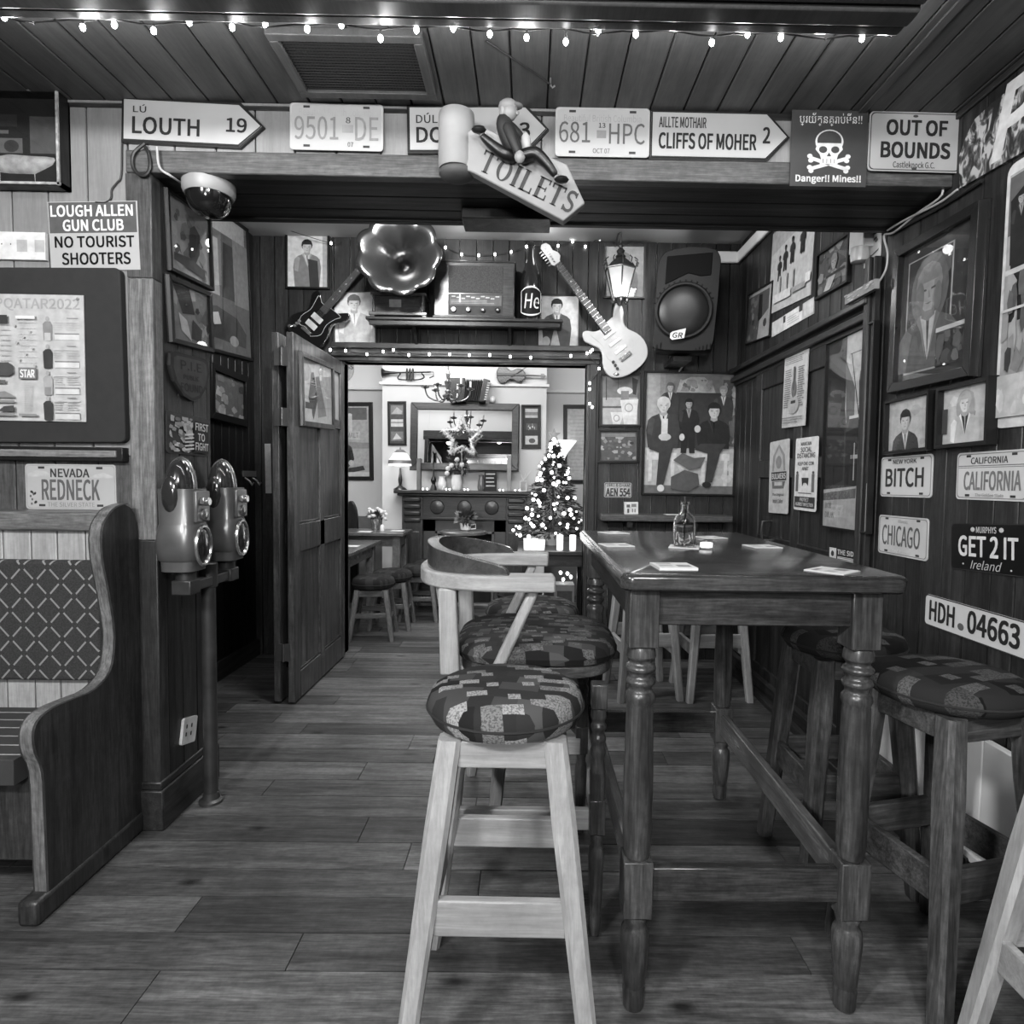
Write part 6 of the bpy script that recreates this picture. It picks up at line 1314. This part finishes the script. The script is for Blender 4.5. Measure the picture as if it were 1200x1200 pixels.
g = new(mat('ebony', .01, .3)); g.prism(F, [(.12, -.022), (.12, .022), (.88, .012), (.88, -.012)], .018, .028); g.prism(F, [(.0, -.03), (.16, -.02), (.16, .02), (.0, .03)], .016, .03); g.build('fingerboard', vi, bevel=.002)
g = new(wood('violin_wood', .03, .08)); g.prism(F, [(.58, -.014), (.58, .014), (.9, .012), (.97, .025), (1, 0), (.97, -.025), (.9, -.012)], .002, .018); 
for i in range(4): g.bar(F.p(.90+.02*i, -.045, .01), F.p(.90+.02*i, .045, .01), .006, .006)
g.build('scroll', vi)
g = new(ink(.04)); g.bar(F.p(.30, .04, .03), F.p(.62, -.17, .03), .006, .006); g.build('bow_stub', vi)
# accordion and bits on the mirror top
acz = fr and p0.z
ac = thing('accordion', 'dark accordion standing on top of the mirror frame', 'accordion', (ony(550, 470, YF-.1).x, YF-.08, p0.z))
xa = lambda x: ony(x, 455, YF-.08).x
za, zb = p0.z, ony(550, 443, YF-.08).z
g = new(mat('accordion_dark', .012, .25, coat=.5)); g.box(xa(527), YF-.15, za, xa(546), YF-.005, zb-.01); g.build('case', ac, bevel=.008)
g = new(mat('accordion_dark', .012)); g.hexa([(xa(561), YF-.15, za), (xa(569), YF-.15, za), (xa(569), YF-.005, za), (xa(561), YF-.005, za), (xa(567), YF-.15, zb-.01), (xa(575), YF-.15, zb-.03), (xa(575), YF-.005, zb-.03), (xa(567), YF-.005, zb-.01)]); g.build('case', ac, bevel=.008)
g = new(mat('bellows', .035, .6))
for i in range(9): x_ = xa(546)+(xa(562)-xa(546))*i/9; g.hexa([(x_, YF-.14, za+.01), (x_+.006, YF-.145, za+.01), (x_+.006, YF-.01, za+.01), (x_, YF-.01, za+.01), (x_+.012+.003*i, YF-.14, zb-.02), (x_+.018+.003*i, YF-.145, zb-.02), (x_+.018+.003*i, YF-.01, zb-.02), (x_+.012+.003*i, YF-.01, zb-.02)])
g.build('bellows', ac)
g = new(ink(.45))
for i in range(8): zz = za+.02+(zb-za-.06)*i/8; g.box(xa(568)+.006*i*.8, YF-.153, zz, xa(571)+.006*i*.8, YF-.149, zz+.012)
g.build('keys', ac)
g = new(mat('ball_white', .6, .4)); g.ell((xa(577), YF-.06, p0.z+.035), .035, 14); tag(g.build('bauble'), 'small white ball on the mirror top beside the accordion', 'ball')
# chandelier
CH = mat('chandelier_brass', .30, .2, .9, vary=.2); chy = 5.5
qc = lambda x, y: ony(x, y, chy)
cc = qc(525, 452); ch = thing('chandelier', 'brass candle chandelier hanging in the far room before the mirror', 'chandelier', cc)
g = new(CH); z0 = qc(525, 470).z; z9 = qc(525, 436).z
g.lathe([(.004, 0), (.02, .01), (.045, .03), (.05, .05), (.02, .07), (.03, .085), (.014, .10), (.03, .15), (.035, .17), (.012, .19), (.02, .24), (.01, .27)], (cc.x, chy, z0), 20); g.cyl((cc.x, chy, z0+.27), (cc.x, chy, ZM-.03), .006, n=8); g.build('stem', ch)
for k in range(6):
    a = 2*PI*k/6+.2; d_ = V((math.cos(a), math.sin(a), 0)); c_ = V((cc.x, chy, z0))
    g = new(CH); g.tube(smooth2([tuple(c_+V((0, 0, .06))), tuple(c_+d_*.08+V((0, 0, .0))), tuple(c_+d_*.17+V((0, 0, .03))), tuple(c_+d_*.20+V((0, 0, .10)))], 5), .007, 7); g.lathe([(.01, 0), (.035, .01), (.038, .018), (.012, .02), (.014, .03)], c_+d_*.20+V((0, 0, .10)), 14); ar = g.build('arm', ch)
    g = new(mat('candle_white', .6, .5)); g.cyl(c_+d_*.20+V((0, 0, .13)), c_+d_*.20+V((0, 0, .18)), .009, n=10); g.build('candle', ar)
# lamp on the mantel
ly = YF-.10; lb = ony(469, 573, ly)
tl = thing('table_lamp', 'lit banded glass table lamp on the left end of the mantel', 'lamp', (lb.x, ly, mz))
g = new(BRD); g.lathe([(.07, 0), (.065, .01), (.03, .03), (.014, .045), (.022, .10), (.012, .16), (.010, .22)], (lb.x, ly, mz), 20); g.build('base', tl)
sz0 = ony(469, 546, ly).z; sz1 = ony(469, 530, ly).z; rw_ = ony(483, 546, ly).x-lb.x
m, nt, bs = nodes('lamp_shade'); bs.inputs['Base Color'].default_value = (.7,)*3+(1,); bs.inputs['Emission Color'].default_value = (1, 1, 1, 1); bs.inputs['Emission Strength'].default_value = .5
g = new(m); g.lathe([(rw_, sz0), (rw_*.98, sz0+.03), (rw_*.94, sz0+.06), (rw_*.5, sz1), (rw_*.3, sz1+.02)], (lb.x, ly, 0), 24); sd = g.build('lamp_shade', tl)
g = new(mat('shade_band', .16, .4)); g.lathe([(rw_*.985, sz0+.022), (rw_*1.01, sz0+.024), (rw_*.99, sz0+.056), (rw_*.965, sz0+.058)], (lb.x, ly, 0), 24); g.lathe([(rw_*.55, sz1-.006), (rw_*.3, sz1+.024), (.01, sz1+.03), (.006, sz1+.05)], (lb.x, ly, 0), 24); g.build('band', sd)
lamp('mantel_lamp_light', 'POINT', (lb.x, ly-.13, sz0-.04), 1.6, .04)
# things on the mantel
my = YF-.11
def at_m(x): return ony(x, 573, my).x
def lath(name, label, cat, x, prof, m, n=20, y=my, z=None):
    g = new(m); g.lathe(prof, (at_m(x), y, mz if z is None else z), n); return tag(g.build(name), label, cat)
g = new(mat('box_wood', .09, .5)); g.box(at_m(489), my-.04, mz, at_m(493.5), my+.03, mz+.32); tag(g.build('wooden_block', bevel=.003), 'upright wooden batten at the left end of the mantel', 'wooden upright')
g = new(mat('box_wood2', .2, .5)); g.box(at_m(594), my-.03, mz, at_m(599), my+.03, mz+.36); tag(g.build('wooden_block', bevel=.003), 'upright pale batten at the right end of the mantel', 'wooden upright')
lath('candle_holder', 'dark candle stand with slim candle near the left of the mantel', 'candle holder', 508, [(.035, 0), (.03, .03), (.015, .06), (.03, .10), (.012, .14), (.009, .15), (.008, .29)], BRD)
lath('jug', 'small white jug beside the dark candle stand', 'jug', 518, [(.02, 0), (.04, .02), (.045, .07), (.03, .12), (.034, .14)], mat('china', .62, .25))
vs = thing('flower_vase', 'white vase of pale roses and leaves at the middle of the mantel', 'vase', (at_m(535), my, mz))
g = new(mat('china', .62, .25)); g.lathe([(.035, 0), (.05, .02), (.055, .10), (.045, .15), (.05, .16)], (at_m(535), my, mz), 20); g.build('vase', vs)
LEAF = mat('leaf_dark', .05, .5, vary=.5, scale=25); ROSE = mat('rose_pale', .55, .6); random.seed(12)
g = new(LEAF)
def leafs(g, c, r, n, sz=.03, flat_=.6):
    for i in range(n):
        v_ = V((random.gauss(0, 1), random.gauss(0, 1), random.gauss(0, 1))).normalized(); p = V(c)+V((v_.x*r[0], v_.y*r[1], v_.z*r[2]))*random.uniform(.4, 1); s_ = v_.orthogonal().normalized()*sz*.4
        g.face([p-v_*sz*.6, p+s_, p+v_*sz*.8, p-s_])
leafs(g, (at_m(536), my, mz+.27), (.13, .05, .12), 90, .05); g.build('leaves', vs, smooth=False)
for dx, dz in ((-.09, .22), (-.055, .25), (.05, .26), (-.10, .17), (.0, .31)):
    g = new(ROSE); c_ = V((at_m(536)+dx, my-.045, mz+dz)); g.ell(c_, (.026, .024, .026), 10); g.ell(c_+V((.006, -.01, .008)), (.018, .016, .018), 8); g.build('rose', vs)
lath('pitcher', 'small grey pitcher right of the flower vase', 'pitcher', 564, [(.03, 0), (.04, .03), (.035, .10), (.022, .14), (.028, .16)], mat('pewter', .16, .3, .6))
fr = fit(('y', my), *box4(568, 549, 582, 572)); fr = Fr(V((fr.o.x, my, mz+fr.h)), fr.U, fr.D, fr.n)
poster('small black chalked menu board leaning on the mantel', fr, lambda A: [A.lines(.12, .12+.2*i, .9, .28+.2*i, 1, .45, .2) for i in range(4)], .012, .02, 'menu board', 'menu_board', gap=0)
g = new(mat('lantern_white', .5, .4)); x_ = at_m(613)
for dx in (-.03, .03):
    for dy in (-.03, .03): g.box(x_+dx-.004, my+dy-.004, mz, x_+dx+.004, my+dy+.004, mz+.10)
g.box(x_-.036, my-.036, mz+.10, x_+.036, my+.036, mz+.108); g.box(x_-.036, my-.036, mz, x_+.036, my+.036, mz+.006)
for a in (.5, 1.2, 2.0): g.tube([(x_, my, mz+.11), (x_+.05*math.cos(a), my, mz+.16), (x_+.09*math.cos(a), my, mz+.21)], .004, 5)
tag(g.build('small_lantern'), 'little open lantern with twigs at the right end of the mantel', 'lantern')
# tinsel star before the mirror
sc_ = ony(541, 512, YF-.21); rs = .20
TIN = mat('tinsel', .7, .3, .3, vary=.5, scale=60)
st = thing('star_ornament', 'sparkling tinsel star standing before the mirror', 'ornament', (sc_.x, YF-.21, mz+.3))
g = new(TIN); pt = [V((sc_.x+rs*(1 if i % 2 == 0 else .46)*math.sin(PI*i/5), YF-.21, sc_.z+rs*(1 if i % 2 == 0 else .46)*math.cos(PI*i/5))) for i in range(10)]
random.seed(9)
for i in range(10):
    a, b_ = pt[i], pt[(i+1) % 10]
    for k in range(60):
        p = a.lerp(b_, random.random()); v_ = V((random.gauss(0, 1), random.gauss(0, 1), random.gauss(0, 1))).normalized()*random.uniform(.02, .045); v_.y *= .4; s_ = v_.orthogonal().normalized()*.005; g.face([p-v_, p+s_, p+v_, p-s_])
g.build('tinsel', st, smooth=False)
g = new(TIN); g.tube(pt, .008, 6, True); g.tube([pt[5], V((sc_.x, YF-.15, mz+.15))], .003, 5); g.build('wire', st)
# mantel fairy lights
EM = mat('fairy_bulb', .9, .3, emit=9)
EMs = mat('tree_bulb', .9, .3, emit=5)
def string(label, pts, bulbs, r=.006, cord_r=.0025, em=None, group=None, drop=0.):
    c_ = V(bulbs[0]); s = thing('fairy_lights', label, 'fairy lights', c_, group)
    if pts: g = new(mat('cord_dark', .012, .6)); g.tube([tuple(p) for p in pts], cord_r, 6); g.build('cord', s)
    g = new(em or EM); g.ell((c_.x, c_.y, c_.z-drop), (r, r, r*1.35), 10); g.m(mat('bulb_cap', .05, .5)); g.cyl((c_.x, c_.y, c_.z-drop+r*1.1), (c_.x, c_.y, c_.z-drop+r*2.4), r*.6, n=8); b0 = g.build('bulb', s)
    for p in bulbs[1:]:
        b_ = b0.copy(); COL.objects.link(b_); b_.location = V(p)-c_
    return s
string('row of tiny lights lying along the far mantel shelf', None, [V((at_m(x), my-.07, mz+.012)) for x in (497, 502, 524, 528, 545, 549, 586, 590, 604, 609)], .007)
# christmas tree on its low table
ty = 5.25; tt = ony(645, 645, ty); tz = ony(645, 646, 4.78).z
tb = thing('side_table', 'dark low table under the lit christmas tree', 'table', (tt.x, ty, 0))
xa_, xb_ = ony(606, 645, 4.78).x, ony(702, 645, 4.78).x
g = new(M_DARKX); g.box(xa_, 4.76, tz-.03, xb_, 5.55, tz); g.build('tabletop', tb, bevel=.004)
g = new(M_DARKX); g.box(xa_+.04, 4.79, tz-.12, xb_-.04, 4.81, tz-.03); g.build('apron', tb)
for x_ in (xa_+.05, xb_-.11):
    for y_ in (4.79, 5.48): g = new(M_BLACKW); g.box(x_, y_, 0, x_+.05, y_+.05, tz-.03); g.build('leg', tb)
tx = ony(648, 600, ty).x; tt1 = ony(648, 516, ty).z
ct = thing('christmas_tree', 'small christmas tree thick with white lights and a star on top', 'christmas tree', (tx, ty, tz))
NEED = mat('fir_needles', .02, .6, vary=.6, scale=30); random.seed(21); g = new(NEED)
hh_ = tt1-tz-.08; R_ = .31
def cone_r(t_): return R_*(1-t_)**.85*(1+.12*math.sin(t_*28))
for i in range(2600):
    t_ = random.random()**1.3; a = random.random()*2*PI; rr_ = cone_r(t_)*random.uniform(.45, 1.0); p = V((tx+rr_*math.cos(a), ty+rr_*math.sin(a), tz+.08+t_*hh_)); d_ = V((math.cos(a), math.sin(a), random.uniform(-.5, .3))).normalized()*random.uniform(.03, .06); s_ = d_.cross(V((random.gauss(0, 1), random.gauss(0, 1), 1))).normalized()*.008
    g.face([p-d_*.6, p+s_, p+d_, p-s_])
g.build('foliage', ct, smooth=False)
g = new(mat('trunk', .03, .8)); g.cyl((tx, ty, tz+.05), (tx, ty, tz+.08+hh_), .014, .004, 8); g.build('trunk', ct)
g = new(mat('tree_pot', .3, .5)); g.lathe([(.06, 0), (.085, .10), (.09, .10), (.08, .095)], (tx, ty, tz), 20); g.build('pot', ct)
g = new(mat('star_topper', .12, .35, .7)); sc2 = V((tx, ty, tz+.08+hh_+.045)); F = Fr(sc2, (1, 0, 0), (0, 0, 1), (0, -1, 0)); g.prism(F, [(.058*(1 if i % 2 == 0 else .42)*math.sin(PI*i/5), .058*(1 if i % 2 == 0 else .42)*math.cos(PI*i/5)) for i in range(10)], -.008, .008); g.build('star', ct)
b0 = None; n = 0
while n < 98:
    t_ = random.random()**1.25; a = random.uniform(PI*.98, 2.02*PI); rr_ = cone_r(t_)*1.02; p = V((tx+rr_*math.cos(a), ty+rr_*math.sin(a), tz+.09+t_*hh_))
    if b0 is None: g = new(EMs); g.ell(p, .0125, 10); b0 = g.build('bulb', ct); p00 = p
    else: b_ = b0.copy(); COL.objects.link(b_); b_.location = p-p00; 
    n += 1
    if n > 1: s_ = random.choice((.6, .8, 1, 1.25)); b_.scale = (s_,)*3; b_.location = (p-V((tx, ty, tz)))-(p00-V((tx, ty, tz)))*s_
for (dx, dz, e) in ((-.15, .3, 3.5), (.12, .55, 2.), (0, .12, 3)): lamp('tree_light', 'POINT', (tx+dx, ty-.36, tz+dz), e*.35, .1)
uz = lambda x, y=4.86: ony(x, 640, y).x
for i, (x_, h_) in enumerate(((618, .09), (626, .09), (634, .08))):
    g = new(mat('tealight_glass', .7, .2, emit=.5)); g.lathe([(.028, 0), (.03, .02), (.032, h_), (.028, h_)], (uz(x_), 4.86, tz), 16); tag(g.build('tealight_holder'), ('short white tealight glass at the left end of the tree table', 'short white tealight glass second from the left on the tree table', 'short white tealight glass third from the left on the tree table')[i], 'tealight')
for i, (x_, h_) in enumerate(((656, .12), (671, .12))):
    g = new(mat('candle_glow', .8, .3, emit=.7)); g.lathe([(.022, 0), (.026, .01), (.026, h_), (.02, h_+.004)], (uz(x_), 4.85, tz), 16); tag(g.build('candle'), ('stout white candle on the tree table before the fir', 'stout white candle at the right end of the tree table')[i], 'candle')
# uplighter behind the tree
g = new(mat('uplighter_glass', .85, .5, emit=.9)); c_ = ony(660, 524, YF+.3); g.lathe([(.02, -.12), (.05, -.06), (.14, .06), (.145, .07), (.12, .05)], c_, 24); g.m(FRS).box(c_.x-.02, c_.y, c_.z-.14, c_.x+.02, YF+.4, c_.z-.08); tag(g.build('wall_uplighter'), 'white bowl shaped wall uplighter glowing behind the tree top', 'wall light')
# low lights under the tree table
string('small cluster of lights glowing on the floor beneath the tree table', None, [ony(x, y, 5.7) for x, y in ((660, 679), (665, 672), (657, 671), (669, 676))], .014)
g = new(mat('crate_light', .3, .6)); c_ = ony(661, 684, 5.7); g.box(c_.x-.09, 5.6, 0, c_.x+.09, 5.8, c_.z+.005); g.m(ink(.1)).box(c_.x-.07, 5.598, .05, c_.x+.07, 5.6, c_.z-.05); tag(g.build('gift_box', bevel=.004), 'pale box on the floor beneath the tree table carrying small lights', 'box')
# pub tables and low stools on the left
M_FT = wood('far_table_wood', .05, .12, 'X', .3, .8, .1, .2, .3); M_FTZ = wood('far_leg_wood', .06, .15, 'Z', .4, .8, .1, .2, .1)
def pub_table(label, x0, x1, y0, y1, z):
    t = thing('pub_table', label, 'table', ((x0+x1)/2, (y0+y1)/2, 0)); g = new(M_FT); g.box(x0, y0, z-.03, x1, y1, z); g.build('tabletop', t, bevel=.004)
    g = new(M_FT); g.box(x0+.05, y0+.05, z-.13, x1-.05, y0+.07, z-.03); g.box(x1-.07, y0+.05, z-.13, x1-.05, y1-.05, z-.03); g.build('apron', t)
    for x_ in (x0+.04, x1-.11):
        for y_ in (y0+.04, y1-.11): g = new(M_FTZ); g.box(x_, y_, 0, x_+.07, y_+.07, z-.03); g.build('leg', t, bevel=.003)
    return t
z_ = .72; ya_ = onz(440, 644, z_); 
def tcorner(x, y): return onz(x, y, z_)
c1, c2 = tcorner(415, 645), tcorner(442, 633)
pub_table('near pub table beside the open folding door in the far room', -2.0, c1.x+.02, 4.60, c2.y, z_)
z_ = .78; c3, c4 = tcorner(465, 626.5), tcorner(478, 620.5)
yb1_ = c2.y+.06
pub_table('far pub table with a metal vase of flowers by the fireplace', -2.15, c3.x+.03, yb1_, yb1_+.46, z_)
fv = thing('flower_pot', 'shiny metal pot of pale flowers on the far pub table', 'flower pot', onz(440, 621, z_))
fc = ROOT[fv.name]
g = new(M_CHR); g.lathe([(.035, 0), (.04, .01), (.045, .10), (.047, .105), (.04, .10)], fc, 20); g.build('pot', fv)
g = new(mat('pale_petals', .5, .7, vary=.3, scale=40)); random.seed(2)
for i in range(26): a = random.random()*6.28; r_ = random.random()*.11; g.ell(fc+V((r_*math.cos(a), r_*math.sin(a)*.7, .17+random.uniform(-.035, .055)-r_*.3)), (.022, .02, .017), 8)
g.build('flowers', fv); g = new(LEAF); leafs(g, fc+V((0, 0, .14)), (.08, .06, .05), 40, .04); g.build('leaves', fv, smooth=False)
for i, (x, y, lab) in enumerate(((428, 623, 'white menu card lying at the left of the far pub table'), (466, 622, 'white menu card lying at the right of the far pub table'), (412, 640, 'white menu card lying on the near pub table'))):
    zq = .72 if i == 2 else .78; p = onz(x, y, zq+.001); g = new(ink(.55)); g.box(p.x-.06, p.y-.05, zq, p.x+.06, p.y+.05, zq+.003); tag(g.build('menu_card'), lab, 'card')
p = onz(448, 622, z_); g = new(mat('china', .62)); g.lathe([(.02, 0), (.022, .04), (.014, .055), (.01, .06)], p, 14); tag(g.build('salt_pot'), 'small white salt pot beside the metal flower pot', 'salt pot')
LS = dict(h=.50, r=.17, thick=.10, top=.11, foot=.165, lw=.042, zm=M_FTZ, xm=M_FT, fab=F_DARK, rails=((.20, .04), (.16, .04)), apron=.05, name='low_stool')
sA = stool('low dark cushioned stool nearest the folding door in the far room', (-1.245, 4.94, 0), .1, **LS)
again(sA, 'low dark cushioned stool second behind the nearest one in the far room', (-1.17, 5.29, 0), .05)
again(sA, 'low dark cushioned stool before the far pub table', (-.98, 5.63, 0), .0)
again(sA, 'low dark cushioned stool closest to the hearth', (-.93, 5.955, 0), .0)
again(sA, 'low dark stool between the captain chair and the tree table', (-.06, 4.55, 0), .2)
# settle end in the far left
p = onz(412, 640, .5)
pe = [(410, 632), (405, 612), (404, 598), (407, 590), (411, 587), (415, 592), (418, 604), (419, 632)]
qe = [ony(x, y, 6.25) for x, y in pe]; F = Fr((0, 6.25, 0), (1, 0, 0), (0, 0, 1), (0, -1, 0)); ol = smooth2([(v_.x, v_.z) for v_ in qe], 3); ol = ol+[(ol[-1][0], 0), (ol[0][0], 0)]
g = new(M_BLACKW); g.prism(F, ol, -.06, 0); se = tag(g.build('settle_end', bevel=.006), 'dark rounded settle end beyond the pub tables at far left', 'bench'); 
# round table with a plant before the fire
rt = thing('round_table', 'small round dark table with a pot plant before the fireplace', 'table', (ony(543, 622, 5.55).x, 5.55, 0)); c_ = ROOT[rt.name]; rz = ony(543, 622, 5.55).z
g = new(M_FT); g.lathe([(.2, rz-.03), (.215, rz-.025), (.215, rz-.006), (.2, rz)], (c_.x, c_.y, 0), 32); g.build('tabletop', rt)
g = new(mat('iron_black', .02, .4, .5)); g.lathe([(.17, 0), (.16, .02), (.03, .05), (.03, rz-.06), (.1, rz-.03)], (c_.x, c_.y, 0), 20); g.build('pedestal', rt)
pp = thing('pot_plant', 'leafy plant in a white cup on the round table', 'plant', (c_.x+.02, c_.y, rz)); c_ = ROOT[pp.name]
g = new(mat('china', .62)); g.lathe([(.03, 0), (.045, .01), (.055, .07), (.05, .07)], c_, 18); g.tube([c_+V((.05, 0, .055)), c_+V((.09, 0, .06)), c_+V((.09, 0, .02)), c_+V((.045, 0, .015))], .006, 6); g.build('cup', pp)
g = new(LEAF); leafs(g, c_+V((0, 0, .12)), (.11, .09, .07), 110, .045); g.build('leaves', pp, smooth=False)
# ================================================================== ON THE BAR TABLE
def matcard(label, x, y, rot=0., lift=0.):
    p = onz(x, y, TZ+.001); M = Matrix.Translation((p.x, p.y, TZ)) @ Matrix.Rotation(rot, 4, 'Z')
    g = new(mat('beer_mat_card', .58, .6, vary=.05)); g.box(-.047, -.047, .0005, .047, .047, .003+lift, M); g.m(ink(.22)); F = Fr(M @ V((-.047, .047, .0032+lift)), M.to_3x3() @ V((.094, 0, 0)), M.to_3x3() @ V((0, -.094, 0)), (0, 0, 1))
    g.flat(F, [(.12, .12), (.5, .12), (.5, .26), (.12, .26)], .0001); g.flat(F, [(.55, .5), (.9, .5), (.9, .8), (.55, .8)], .0001); g.m(ink(.4)).flat(F, [(.1, .45), (.45, .45), (.45, .7), (.1, .7)], .0001)
    return tag(g.build('beer_mat', smooth=False), label, 'beer mat')
matcard('white beer mat at the near left of the bar table', 789, 665, .05, .004)
matcard('white beer mat at the near right of the bar table', 975, 669, .7)
matcard('white beer mat on the left side of the bar table', 722, 639, .2)
matcard('white beer mat at the far left corner of the bar table', 719, 624.5, .4)
matcard('white beer mat on the right side of the bar table', 893, 640.5, .1)
matcard('white beer mat behind the glass bottle', 832, 630, .3)
matcard('white beer mat under the clear glass bottle', 802, 641, -.3)
p = onz(803, 640, TZ+.004); bz0 = TZ+.0035; rB = .035
hB = ony(803, 588, p.y).z-bz0
bt_ = thing('glass_bottle', 'clear glass bottle with a round shoulder standing on the bar table', 'bottle', (p.x-.004, p.y, bz0))
gl = glass('clear_glass', 0, .97, 1.45, thin=False)
o_ = [(.002, 0), (rB*.9, .001), (rB, .006), (rB, hB*.50), (rB*.97, hB*.58), (rB*.82, hB*.67), (rB*.5, hB*.75), (rB*.34, hB*.80), (rB*.32, hB*.93), (rB*.42, hB*.94), (rB*.42, hB*.985), (rB*.36, hB)]
i_ = [(max(.001, r-.0028), max(z, .005)) for r, z in o_[::-1]]
g = new(gl); g.lathe(o_+i_, (p.x-.004, p.y, bz0), 36); g.build('glass', bt_)
q = onz(812, 644, TZ+.001)
th2 = thing('tealight', 'lit tealight in a low clear glass before the bottle', 'tealight', (p.x+.055, p.y-.045, TZ+.004)); c_ = ROOT[th2.name]
g = new(glass('tealight_clear', .02, .97, 1.45)); g.lathe([(.024, 0), (.026, .002), (.029, .026)], c_, 24); g.build('cup', th2)
g = new(mat('tealight_wax', .8, .4, emit=.55)); g.lathe([(.019, .002), (.0195, .004), (.0195, .017), (.015, .018)], c_, 20); g.build('wax', th2)
# flower standing in the bottle? a thin dark stem above the neck
g = new(ink(.06)); g.tube([(p.x-.004, p.y, bz0+.02), (p.x-.002, p.y, bz0+hB*.9), (p.x-.006, p.y, bz0+hB*1.12)], .0022, 6); tag(g.build('dry_twig'), 'thin dark stem standing in the clear glass bottle', 'stem')

# ================================================================== FAIRY LIGHTS
fl = [(-24, 24), (5, 18), (40, 14), (97, 30), (134, 27), (180, 34), (222, 24), (272, 30), (311, 27), (360, 32), (400, 27), (446, 43), (488, 33), (531, 31), (574, 38), (617, 42), (663, 47), (701, 34), (745, 38), (793, 25), (834, 48), (876, 38), (915, 42), (968, 31), (1010, 43), (1044, 32)]
YL = YBM+.012
pts = [ony(x, 30+.012*x, YL) for x in range(-60, 1060, 40)]
bl = [ony(x, y+2, YL) for x, y in fl]
cord = []
for i, b_ in enumerate(bl):
    zc_ = 2.478+.006*math.sin(i*2.1); cord.append(V((b_.x-.035, YL, zc_))); cord.append(V((b_.x-.004, YL, zc_-.002))); cord.append(V((b_.x, YL, min(zc_-.006, b_.z+.016)))); cord.append(V((b_.x+.004, YL, zc_-.002)))
big = string('fairy lights strung along the ceiling beam across the top', [tuple(c_) for c_ in cord], bl, .0068, .0022, mat('beam_bulb', .9, .3, emit=30))
for i, b_ in enumerate(bl):
    if i % 2 == 1: lamp('fairy_light', 'POINT', b_+V((0, .035, -.005)), 1.1 if i % 4 == 1 else 1.7, .012)
# along the doorway moulding
dl = [(387, 410), (405, 411), (430, 415), (449, 412), (461, 410), (479, 416), (503, 415), (527, 415), (550, 416), (574, 416), (598, 418), (622, 419), (669, 417)]
by = YB-.075
p_ = [ony(x, y, by) for x, y in dl]
string('warm fairy lights draped along the moulding over the far doorway', smooth2([tuple(v_) for v_ in p_], 4), p_, .008, .0025)
dl = [(692, 412), (694, 410), (688, 414), (702, 432), (691, 449), (691, 456), (691, 473), (694, 477)]
p_ = [ony(x, y, YB-.06) for x, y in dl]
string('fairy lights trailing down the right jamb of the far doorway', smooth2([tuple(v_) for v_ in p_], 4), p_, .008, .0025)
dl = [(522, 290), (541, 298), (561, 299), (580, 298), (599, 295), (617, 289), (636, 288), (654, 288), (671, 283), (686, 289), (703, 280), (745, 277), (760, 272)]
p_ = [ony(x, y, 4.378) for x, y in dl]
string('fairy lights looped high across the guitar wall above the radio', smooth2([tuple(v_) for v_ in p_], 4), p_, .008, .0025)
p_ = [ony(323, 263, 4.30), ony(330, 267, 4.30), ony(388, 285, 4.36), ony(400, 283, 4.36)]
string('three small lights high on the left of the guitar wall', smooth2([tuple(v_) for v_ in p_], 4), p_[:3], .008, .0025)
for x, y, e in ((430, 412, .25), (550, 410, .3), (640, 410, .25), (540, 290, .35), (640, 284, .3), (693, 460, .2), (400, 400, .3)): lamp('fairy_light', 'POINT', ony(x, y, 4.2), e, .03)
print('SCENE objects', len(bpy.data.objects))
